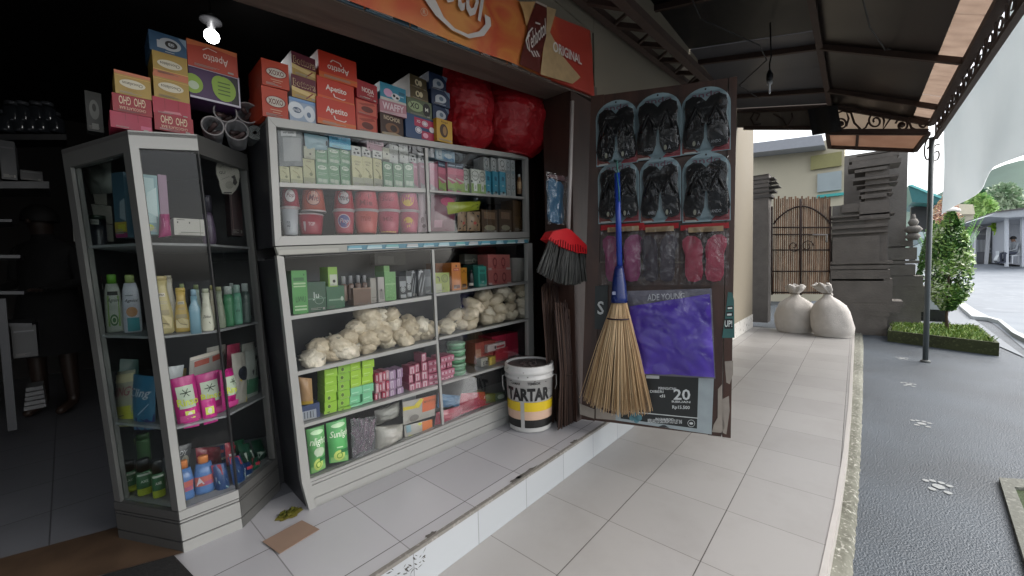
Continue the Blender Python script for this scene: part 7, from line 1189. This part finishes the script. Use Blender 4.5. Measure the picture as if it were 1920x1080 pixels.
shrub('columnar_shrub', 'tall columnar shrub with small pale edged leaves right of the grey post', sb, S1b, S1t, [.08, .19, .24, .25, .24, .22, .18, .12, .04], 9000, .05, gcols, 11, group='columnar shrubs by the planter')
sb2 = Vector((10.4, -1.02, ZA)); shrub('columnar_shrub', 'narrower columnar shrub partly hidden behind the grey post', sb2, .1, onx(1745, 415, 10.4).z, [.07, .17, .19, .17, .13, .09, .03], 5200, .05, gcols[:4]+['#c5cfb4'], 12, group='columnar shrubs by the planter')
# palm-like bright green plant
pp = onx(1775, 520, 10.9); t = thing('palm_plant', Vector((10.9, pp.y, ZA)), 'bright green feathery palm rising between the two columnar shrubs', 'plant'); g = MB(); rnd = random.Random(4); f1 = [M(c, .5) for c in ('#4f9a1d', '#6bb32a', '#3b7a1a')]
zt = onx(1772, 400, 10.9).z
for i in range(26):
    a = rnd.random()*6.28; L = .25+.2*rnd.random(); b0 = Vector((10.9, pp.y, .5)); tip = b0+Vector((math.cos(a)*L, math.sin(a)*L*.9, (zt-.5)*(.7+.3*rnd.random())))
    for k in range(26):
        tt = .3+.7*k/26; p = b0.lerp(tip, tt); p += Vector((math.cos(a), math.sin(a), 0))*.08*tt*tt
        for s in (-1, 1):
            d = Vector((-math.sin(a)*s, math.cos(a)*s, .7)).normalized()*(.16*(1-tt*.6)); q_ = Vector((0, 0, .012)); g.face([p-q_, p+d*.5-q_*.4, p+d, p+d*.5+q_], f1[i % 3])
g.build('fronds', t); g = MB(); g.tube([Vector((10.9, pp.y, ZA)), Vector((10.9, pp.y, .7))], .035, M('#6a7a3a', .8), 8); g.build('stem', t)
# white marble sign stand (pale plinth with dark base) behind
t = thing('lantern_plinth', onx(1755, 600, 10.2), 'pale plinth with a small lantern niche and a black base behind the planter', 'plinth'); t.location.z = ZA
wst = M('#b4bcc0', .6, .1, 4)
g = MB(); slabs(g, 'K3', 10.2, .45, [(925, 1095, 300, 440), (905, 1150, 441, 540)], wst); g.build('body', t); g = MB(); slabs(g, 'K3', 10.19, .5, [(885, 1165, 541, 575), (890, 1135, 576, 650)], M('#1d1f22', .3, .2)); g.build('base', t); g = MB(); slabs(g, 'K3', 10.17, .02, [(1000, 1045, 350, 425)], M('#22262a', .4)); g.build('niche', t)
t = thing('white_awning_cover', onx(1725, 500, 13), 'white angled sheet cover behind the stone tower', 'cover')
g = MB(); wht = M('#c3d2d4', .5, .06); g.prism([onx(*cr('K1', x, y), 13) for x, y in [(235, 530), (430, 545), (400, 650), (215, 620)]], (.3, 0, 0), wht); g.build('upper_sheet', t)
g = MB(); g.prism([onx(*cr('K1', x, y), 12.9) for x, y in [(385, 680), (430, 1080), (260, 1080), (240, 950), (205, 760)]], (.3, 0, 0), wht); g.build('lower_sheet', t); g = MB(); g.prism([onx(*cr('K1', x, y), 12.95) for x, y in [(160, 615), (215, 612), (380, 672), (200, 750)]], (.3, 0, 0), M('#8a979c', .5)); g.build('folded_edge', t)
# street surfaces
road = rough_ground('pale_road', '#646b73', '#727980', '#7f858c', 30, .2, .55)
def gp(c, pts, z): return [onz(*cr(c, x, y), z) for x, y in pts]
g = MB(); g.face(gp('XX', [(1800, 500), (1700, 487.5), (2300, 487), (2400, 760), (1975, 700), (1870, 612), (1800, 565), (1760, 540)], ZA+.008), road); struct(g, 'road', 'pale street beyond the planter')
g = MB(); g.face(gp('K3', [(1120, 560), (1270, 520), (1920, 1000), (1920, 1010), (1670, 900), (1460, 715), (1200, 700)], ZA+.012), M('#7c8085', .8, .12, 6)); struct(g, 'path', 'grey path behind the planter')
kr = M('#a9acac', .8, .12, 5)
g = MB()
pk = gp('K3', [(1250, 500), (1400, 630), (1560, 645), (1660, 675), (1800, 800), (2100, 960)], ZA+.014); pk2 = gp('K3', [(1330, 490), (1430, 560), (1560, 630), (1690, 665), (1850, 790), (2100, 900)], ZA+.014)
for i in range(len(pk)-1): g.hexa([pk[i]+Vector((0, 0, -.01)), pk[i+1]+Vector((0, 0, -.01)), pk[i+1]+Vector((0, 0, .06)), pk[i]+Vector((0, 0, .06))], [pk2[i]+Vector((0, 0, -.01)), pk2[i+1]+Vector((0, 0, -.01)), pk2[i+1]+Vector((0, 0, .06)), pk2[i]+Vector((0, 0, .06))], kr)
struct(g, 'kerb', 'pale kerb along the street')
# white paw prints painted on the asphalt
pw = M('#8b8e8e', .85, .3, 40)
for i, (x, y, lab) in enumerate([(1760, 912, 'white painted paw print on the asphalt, nearest the camera'), (1728, 794, 'white painted paw print, second nearest on the asphalt'), (1704, 721, 'white painted paw print, third along the asphalt'), (1692, 672, 'white painted paw print on the asphalt, farthest, beside the post')]):
    c = onz(x, y, ZA+.004); g = MB(); 
    def bl(dx, dy, r): g.face([c+Vector((dx+r*1.1*math.cos(k*math.pi/5)*(1+.15*math.sin(k*3+i)), dy+r*math.sin(k*math.pi/5), 0)) for k in range(10)], pw)
    bl(0, 0, .027)
    for k in range(4): a = -.9+k*.6; bl(.056*math.cos(a)+.01, .06*math.sin(a), .015)
    for k in range(2): bl(-.055, -.03+k*.06, .017)
    tag(g.build('paw_print'), lab, 'painted mark', 'paw prints painted on the asphalt')
# concrete well edge at the lower right
t = thing('concrete_kerb_frame', onz(1905, 985, ZA), 'rough concrete frame around a weedy drain at the right edge', 'kerb'); g = MB(); cc = rough_ground('frame_concrete', '#55564f', '#6c6d66', '#8c8c84', 30, .5, .9)
q_ = gp('XX', [(1873, 903), (2200, 925), (2400, 1200), (1935, 1110)], ZA); qi = gp('XX', [(1902, 921), (2200, 945), (2400, 1180), (1965, 1075)], ZA)
for i in range(4): a, b_, c, d = q_[i], q_[(i+1) % 4], qi[(i+1) % 4], qi[i]; up2 = Vector((0, 0, .025)); g.hexa([a, b_, b_+up2, a+up2], [d, c, c+up2, d+up2], cc)
g.build('frame', t); g = MB(); g.face([p+Vector((0, 0, .008)) for p in qi], M('#2c3a1a', .95, .4, 12, bump=.8)); g.build('weedy_soil', t)
ZK = onx(*cr('K1', 1145, 1040), 34).z; X0 = 14.
def slz(x): return ZA+.01+(x-X0)/(34-X0)*(ZK-ZA)
g = MB(); g.grid(lambda u, v: Vector((X0+u*90, 1-v*120, slz(X0+u*90) if u*90 < 24 else slz(X0+24)+(u*90-24)*.004)), 45, 2, rough_ground('far_street', '#6b7178', '#777d84', '#82888e', 3, .05, .6)); struct(g, 'street_slope', 'street rising gently away to the houses')
# ---- buildings behind
def blk(mb, c, x, x0, x1, y0, y1, dep, m): slabs(mb, c, x, dep, [(x0, x1, y0, y1)], m)
t = thing('cream_house', onx(1480, 450, 15), 'cream house with a grey eave and a window behind the slatted gate', 'house'); t.location.z = ZA; cw = M('#b5ad98', .8, .06, 2)
a_ = onx(1380, 640, 15).y; b2 = onx(1577, 640, 15).y
g = MB(); g.box((15, b2, ZA), (20, a_+4, onx(1480, 275, 15).z), cw); g.build('wall', t)
g = MB(); g.prism([onx(*cr('R1', x, y), 14.3) for x, y in [(30, 225), (345, 190), (335, 150), (30, 188)]], (.9, 0, 0), M('#9a9ca2', .6)); g.build('eave', t)
g = MB(); blk(g, 'R1', 14.9, 290, 412, 215, 288, .08, M('#8f8a5e', .8)); g.build('window_head', t)
g = MB(); blk(g, 'R1', 14.92, 316, 412, 290, 375, .05, M('#8f9a9c', .15, .3, 2)); g.build('window', t); g = MB(); g.box((14.88, b2, onx(1577, 366, 14.9).z), (14.98, onx(1532, 366, 14.9).y, onx(1577, 361, 14.9).z), M('#39a09c', .4)); g.build('teal_ledge', t)
t = thing('teal_roof_kiosk', onx(1745, 470, 17), 'dark open shelter with a bright teal edged roof behind the grey post', 'shelter'); t.location.z = ZA; teal = M('#2f6d70', .5, .15)
g = MB(); p_ = [onx(*cr('K2', x, y), 16) for x, y in [(765, 460), (800, 452), (1060, 555), (1060, 620), (800, 605)]]; g.prism(p_, (3, 0, 0), teal); g.build('roof', t); g = MB(); g.prism([onx(*cr('K2', x, y), 15.95) for x, y in [(765, 458), (800, 450), (1090, 570), (1095, 590), (800, 470)]], (.06, 0, 0), M('#7fd0cf', .35)); g.build('roof_edge', t)
g = MB(); g.prism([onx(*cr('K1', x, y), 16.4) for x, y in [(520, 60), (720, 30), (850, 80), (700, 95), (520, 110)]], (2, 0, 0), M('#2c8a82', .4)); g.build('side_roof', t)
g = MB(); blk(g, 'K1', 17, 130, 850, 95, 1000, .3, M('#34363a', .7, .15)); g.build('wall', t)
# far houses
sh_ = M('#a8aab0', .7, .08)
t = thing('small_gabled_kiosk', onx(1865, 497, 34), 'small grey kiosk with a gabled roof and slatted door across the street', 'kiosk'); t.location.z = ZA
def kp(pts, x): return [onx(*cr('K1', a, b_), x) for a, b_ in pts]
g = MB(); g.prism(kp([(1145, 1040), (1320, 1050), (1345, 1050), (1640, 1000), (1640, 540), (1350, 460), (1180, 530), (1150, 570)], 34), (4, 0, 0), M('#9fa1a6', .7)); g.build('wall', t)
g = MB(); g.prism(kp([(1180, 530), (1345, 440), (1640, 520), (1640, 545), (1348, 465), (1200, 545)], 33.7), (5, 0, 0), M('#7c7a7c', .7)); g.build('roof', t)
g = MB(); g.prism(kp([(1170, 1020), (1310, 1045), (1315, 590), (1172, 580)], 33.9), (.08, 0, 0), M('#6f7176', .6)); g.build('door', t)
g = MB(); g.prism(kp([(1300, 1050), (1350, 1052), (1400, 470), (1340, 460)], 33.6), (.2, 0, 0), M('#d0d2d5', .6)); g.prism(kp([(1145, 1035), (1168, 1038), (1172, 570), (1155, 565)], 33.6), (.2, 0, 0), M('#d0d2d5', .6)); g.build('pillar', t)
g = MB()
for i in range(6): g.prism(kp([(1182+i*21, 850), (1192+i*21, 850), (1194+i*21, 660), (1184+i*21, 660)], 33.85), (.03, 0, 0), M('#c3c6ca', .6))
g.build('door_slats', t)
for (a, b_, c, d) in ((1480, 660, 1570, 575), (1572, 665, 1635, 575), (1465, 765, 1560, 690), (1565, 765, 1635, 690), (1350, 870, 1445, 790)):
    g = MB(); g.prism(kp([(a, b_), (c, b_), (c, d), (a+8, d)], 33.88), (.06, 0, 0), M('#d5d7da', .5)); gfx(g, bil(kp([(a, b_), (c, b_), (c, d), (a, d)], 33.86)), [('r', '#8c8f93', .3, .3, .7, .6)]); g.build('notice_board', t)
g = MB(); g.prism(kp([(1350, 1040), (1500, 1010), (1510, 870), (1355, 880)], 33.86), (.05, 0, 0), M('#8b8c82', .7)); g.build('counter', t)
t = thing('long_low_house', onx(1825, 495, 36), 'low grey roofed house behind the columnar shrub', 'house'); t.location.z = ZA
g = MB(); g.prism(kp([(700, 1000), (1150, 1000), (1150, 540), (700, 540)], 37), (4, 0, 0), M('#8f929a', .7)); g.build('wall', t); g = MB(); g.prism(kp([(940, 530), (1180, 530), (1350, 440), (1350, 425), (940, 430)], 36.3), (5, 0, 0), M('#615c5c', .7)); g.build('roof', t)
g = MB(); g.prism(kp([(1015, 850), (1032, 845), (1032, 545), (1015, 545)], 36), (.3, 0, 0), M('#d0d2d5', .6)); g.build('post', t)
t = thing('veranda_house', onx(1930, 500, 30), 'pale grey house with a wide flat eave and columns at the right edge', 'house'); t.location.z = ZA
g = MB(); g.prism(kp([(1630, 1030), (3000, 1200), (3000, 250), (1630, 300)], 31), (6, 0, 0), M('#9b9ea5', .7)); g.build('wall', t)
g = MB(); g.prism(kp([(1330, 300), (1480, 235), (2100, 160), (3200, 100), (3200, 230), (1650, 315)], 29), (7, 0, 0), M('#a7abb0', .6)); g.build('eave', t)
g = MB(); g.prism(kp([(1480, 232), (2100, 155), (3200, 80), (3200, 60), (2100, 135), (1480, 215)], 28.9), (7, 0, 0), M('#5f5a58', .6)); g.build('roof_edge', t)
for x in (1632, 1880, 2300): g = MB(); g.prism(kp([(x, 1080), (x+42, 1080), (x+42, 310), (x, 310)], 29.5), (.3, 0, 0), M('#b9bdc4', .5)); g.build('column', t)
g = MB(); g.prism(kp([(1715, 815), (1860, 815), (1860, 415), (1715, 415)], 30.95), (.05, 0, 0), M('#8a8d94', .5)); g.build('door', t)
t = thing('cream_building', onx(1808, 450, 44), 'cream building with a pale flat roof above the shrub', 'house'); t.location.z = ZA
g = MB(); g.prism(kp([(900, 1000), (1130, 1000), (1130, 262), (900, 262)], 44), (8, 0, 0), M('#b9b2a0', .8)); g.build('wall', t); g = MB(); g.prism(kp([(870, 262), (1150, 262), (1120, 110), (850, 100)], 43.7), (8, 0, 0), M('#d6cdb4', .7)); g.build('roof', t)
# flower trees over the shrub
t = thing('flower_arrangement', onx(1778, 480, 14), 'orange and pink flowering bush behind the green palm', 'flowers'); g = MB(); prof_h = .7
crown(g, onx(*cr('K1', 690, 400), 14), [.2, .27, .22, .12, .04], 800, .07, ['#b98f7a', '#b8857a', '#c9a87a', '#c8b49a'], 21); g.build('blossom', t); g = MB(); q0 = onx(*cr('K1', 700, 400), 14); g.tube([Vector((14, q0.y, ZA)), q0], .04, M('#54473a', .9), 6); g.build('stem', t)
q0 = onx(*cr('K1', 790, 215), 13.5); t = thing('white_parasol', Vector((13.5, q0.y, ZA)), 'tiny white ceremonial parasol above the orange flowers', 'parasol'); g = MB(); g.tube([Vector((13.5, q0.y, ZA)), q0], .02, M('#c9c4bc', .6), 6); g.build('pole', t); g = MB(); g.lathe(q0, [(.14, -.02), (.13, .03), (.08, .07), (.01, .09)], M('#d6d2ca', .6), 14); g.build('canopy', t)
# trees and hill
def tree(px, py0, py1, wpx, x, lab, cols, n, leaf, seed, shape=(.35, .8, 1, .95, .7, .3)):
    global prof_h
    top = onx(px, py0, x); bot = onx(px, py1, x); r = abs(onx(px+wpx/2, py0, x).y-top.y); b0 = Vector((x, top.y, ZA)); t = thing('tree', b0, lab, 'tree', 'trees beyond the street'); prof_h = top.z-bot.z
    g = MB(); g.tube([b0, Vector((x, top.y, bot.z)), Vector((x, top.y+r*.1, bot.z+prof_h*.6))], r*.07, M('#4f4538', .9), 8, r*.02)
    rnd = random.Random(seed)
    for i in range(7): a = rnd.random()*6.28; p = Vector((x, top.y, bot.z+prof_h*.1*i)); g.tube([p, p+Vector((math.cos(a), math.sin(a), .7))*r*.7], r*.025, M('#4f4538', .9), 5, r*.006)
    g.build('trunk', t); g = MB(); crown(g, Vector((x, top.y, bot.z)), [r*s for s in shape], n, leaf, cols, seed, inner=.3); g.build('crown', t)
tree(1826, 362, 402, 62, 60, 'dark green dense tree below the tarpaulin edge, left of the pale tree', ['#2c5a3a', '#3a6b45', '#4b7d52'], 5000, 1.0, 31)
tree(1836, 372, 440, 66, 50, 'light yellow green leafy tree behind the kiosk roof', ['#7da05c', '#93b56c', '#a9c682', '#6f9a58'], 8000, .8, 32)
tree(1880, 352, 436, 84, 58, 'pale grey green tall tree behind the kiosk gable', ['#8fa585', '#a5b59a', '#7b9673', '#b5c2a8'], 9000, 1.0, 33)
tree(1875, 408, 436, 22, 33, 'small bright lime tree beside the veranda house', ['#a5c24a', '#8db23c'], 900, .35, 34)
g = MB()
def hill(u, v): x = 160+v*60; y = -20-u*0; a = u*1.2-.55; r = 150+60*v; return Vector((r*math.cos(a), r*math.sin(a), ZA-1+v*(26+6*math.sin(u*9)+4*math.sin(u*23+1)+3*noise.noise(Vector((u*20, v*3, 0))))))
g.grid(hill, 80, 10, M('#56695e', .95, .3, .15)); struct(g, 'hill', 'wooded hill on the horizon')
# white bin and seated person across the street
t = thing('white_sofa_chair', onx(*cr('K1', 1550, 1020), 30), 'white curved chair back or bin outside the kiosk', 'chair'); t['label'] = 'white tapered container standing outside the small kiosk'; t['category'] = 'container'; t.name = 'container'
g = MB(); g.prism(kp([(1485, 975), (1510, 1020), (1560, 1010), (1605, 930), (1600, 835), (1520, 835), (1525, 900)], 30), (.6, 0, 0), M('#b9bdc1', .5)); g.build('body', t); g = MB(); g.prism(kp([(1490, 990), (1510, 1025), (1560, 1018), (1610, 925), (1600, 925), (1555, 1000), (1512, 1008)], 29.95), (.6, 0, 0), M('#33363a', .6)); g.build('base', t)
g = MB(); g.prism(kp([(1615, 1015), (1700, 1015), (1705, 860), (1615, 860)], 30), (.6, 0, 0), M('#3a3f49', .6)); tag(g.build('dark_cabinet'), 'dark blue box cabinet beside the seated person across the street', 'cabinet')
# ================================================================== people
def figure(name, lab, base, joints, edges, radii, skin, clothes, head):
    """one continuous skinned body; joints in metres relative to base"""
    t = thing(name, base, lab, 'person')
    me = bpy.data.meshes.new('body'); me.from_pydata([Vector(j) for j in joints], edges, []); ob = bpy.data.objects.new('body', me); sc.collection.objects.link(ob)
    md = ob.modifiers.new('skin', 'SKIN'); 
    for i, v in enumerate(me.skin_vertices[0].data): v.radius = (radii[i], radii[i]); v.use_root = (i == 0)
    sd_ = ob.modifiers.new('sub', 'SUBSURF'); sd_.levels = 2; sd_.render_levels = 2
    bpy.context.view_layer.update(); nm = bpy.data.meshes.new_from_object(ob.evaluated_get(bpy.context.evaluated_depsgraph_get()))
    bpy.data.objects.remove(ob); ob = bpy.data.objects.new('body', nm); sc.collection.objects.link(ob); ob.parent = t
    nm.materials.clear(); ms = [M(skin, .5)]+[M(c, .85) for c, _ in clothes]
    for m_ in ms: nm.materials.append(m_)
    for p in nm.polygons:
        p.use_smooth = True; c = p.center; k = 0
        for i, (_, test) in enumerate(clothes):
            if test(c): k = i+1
        p.material_index = k
    hc, hr, yaw, hair = head; hc = Vector(hc)+Vector(base); fw = Vector((math.cos(yaw), math.sin(yaw), 0)); sd2 = Vector((-fw.y, fw.x, 0))
    g = MB(); g.grid(lambda u, v: hc-fw*hr*.12+Vector((math.cos(u*6.283)*math.sin(v*1.75)*hr*1.08, math.sin(u*6.283)*math.sin(v*1.75)*hr*1.08, hr*.1+math.cos(v*1.75)*hr*1.22)), 20, 8, M(hair, .7)); g.build('hair', t)
    g = MB(); g.lathe(hc+fw*hr*.95+Vector((0, 0, -.02)), [(hr*.16, -hr*.1), (hr*.1, hr*.2)], M(skin, .5), 8); g.build('nose', t)
    g = MB()
    for s in (-1, 1): g.lathe(hc+fw*hr*.88+sd2*hr*.36*s, [(.002, -.006), (.011, 0), (.002, .006)], M('#141010', .3), 8)
    g.build('eyes', t)
    return t
def standing(base, yaw):
    f = Vector((math.cos(yaw), math.sin(yaw), 0)); s = Vector((-f.y, f.x, 0)); Zv = Vector((0, 0, 1))
    J = [Zv*.86, Zv*1.05, Zv*1.28, Zv*1.36, Zv*1.44+f*.02, Zv*1.53+f*.03]; E_ = [(i, i+1) for i in range(5)]; Rr = [.135, .12, .13, .055, .07, .085]
    for q in (-1, 1):
        k = len(J); J += [s*q*.09+Zv*.80, s*q*.10+Zv*.45+f*.02, s*q*.10+Zv*.08, s*q*.10+f*.15+Zv*.035]; E_ += [(0, k), (k, k+1), (k+1, k+2), (k+2, k+3)]; Rr += [.09, .055, .038, .03]
        k = len(J); J += [s*q*.17+Zv*1.28, s*q*.21+Zv*1.02, s*q*.15+Zv*.98+f*.22]; E_ += [(2, k), (k, k+1), (k+1, k+2)]; Rr += [.05, .04, .028]
        w0 = k+2
        for i in range(5):
            kk = len(J); d = s*(i-2)*.018; L = (.04, .055, .06, .055, .042)[i]; J += [J[w0]+f*.06+d, J[w0]+f*(.06+L)+d*1.2-Zv*.015]; E_ += [(w0, kk), (kk, kk+1)]; Rr += [.011, .008]
    return J, E_, Rr, f
pb_ = onz(112, 772, ZS+.005); J, E_, Rr, f = standing(pb_, -2.2)
ps = figure('person', 'person in a black top and dark skirt standing in the dark shop, facing a rack', pb_, J, E_, Rr, '#33261f', [('#0c0c0e', lambda c: c.z > .95 and c.z < 1.40 and abs(c.x)+abs(c.y) < .38), ('#0b0a0b', lambda c: .5 < c.z <= .95 and math.hypot(c.x, c.y) < .3)], ((f.x*.03, f.y*.03, 1.50), .095, -2.2, '#0a0808'))
g = MB(); c = pb_; g.lathe(c+Vector((0, 0, .48)), [(.24, 0), (.20, .2), (.16, .45)], M('#0d0c0e', .9), 20, capb=False, capt=False); g.build('skirt', ps)
# seated person across the street
sb_ = onx(*cr('K1', 1775, 1030), 29.8); 
Zv = Vector((0, 0, 1)); f = Vector((-.35, .94, 0)).normalized(); s = Vector((-f.y, f.x, 0))
J = [Zv*.5, Zv*.72+f*.03, Zv*.95+f*.06, Zv*1.03+f*.08, Zv*1.1+f*.11, Zv*1.18+f*.12]; E_ = [(i, i+1) for i in range(5)]; Rr = [.14, .13, .14, .06, .07, .09]
for q in (-1, 1):
    k = len(J); J += [s*q*.1+Zv*.5+f*.1, s*q*.12+Zv*.5+f*.45, s*q*.12+Zv*.08+f*.42, s*q*.12+Zv*.04+f*.58]; E_ += [(0, k), (k, k+1), (k+1, k+2), (k+2, k+3)]; Rr += [.09, .06, .04, .03]
    k = len(J); J += [s*q*.18+Zv*.93+f*.05, s*q*.2+Zv*.66+f*.12, s*q*.12+Zv*.6+f*.36]; E_ += [(2, k), (k, k+1), (k+1, k+2)]; Rr += [.05, .04, .03]
figure('person', 'person in a pale shirt and dark trousers sitting outside the veranda house', sb_, J, E_, Rr, '#7a5b48', [('#8b8f94', lambda c: .56 < c.z < 1.03), ('#3b3f4c', lambda c: c.z <= .56)], (tuple(Zv*1.17+f*.12), .1, math.atan2(f.y, f.x), '#141110'))
t = thing('plastic_chair', sb_-f*.0, 'white plastic chair under the seated person', 'chair'); g = MB(); c0 = sb_-f*.02
g.hexa([c0-s*.22-f*.2+Zv*.36, c0+s*.22-f*.2+Zv*.36, c0+s*.22-f*.2+Zv*.39, c0-s*.22-f*.2+Zv*.39], [c0-s*.22+f*.25+Zv*.36, c0+s*.22+f*.25+Zv*.36, c0+s*.22+f*.25+Zv*.39, c0-s*.22+f*.25+Zv*.39], M('#c3c6ca', .5)); g.build('seat', t)
for a in (-1, 1):
    for b_ in (-.19, .24): g = MB(); g.bar(c0+s*.2*a+f*b_, c0+s*.2*a+f*b_+Zv*.36, .03, .03, M('#c3c6ca', .5)); g.build('leg', t)
g = MB(); g.bar(c0-f*.2+Zv*.39, c0-f*.26+Zv*.8, .42, .03, M('#c3c6ca', .5), tuple(f)); g.build('backrest', t)
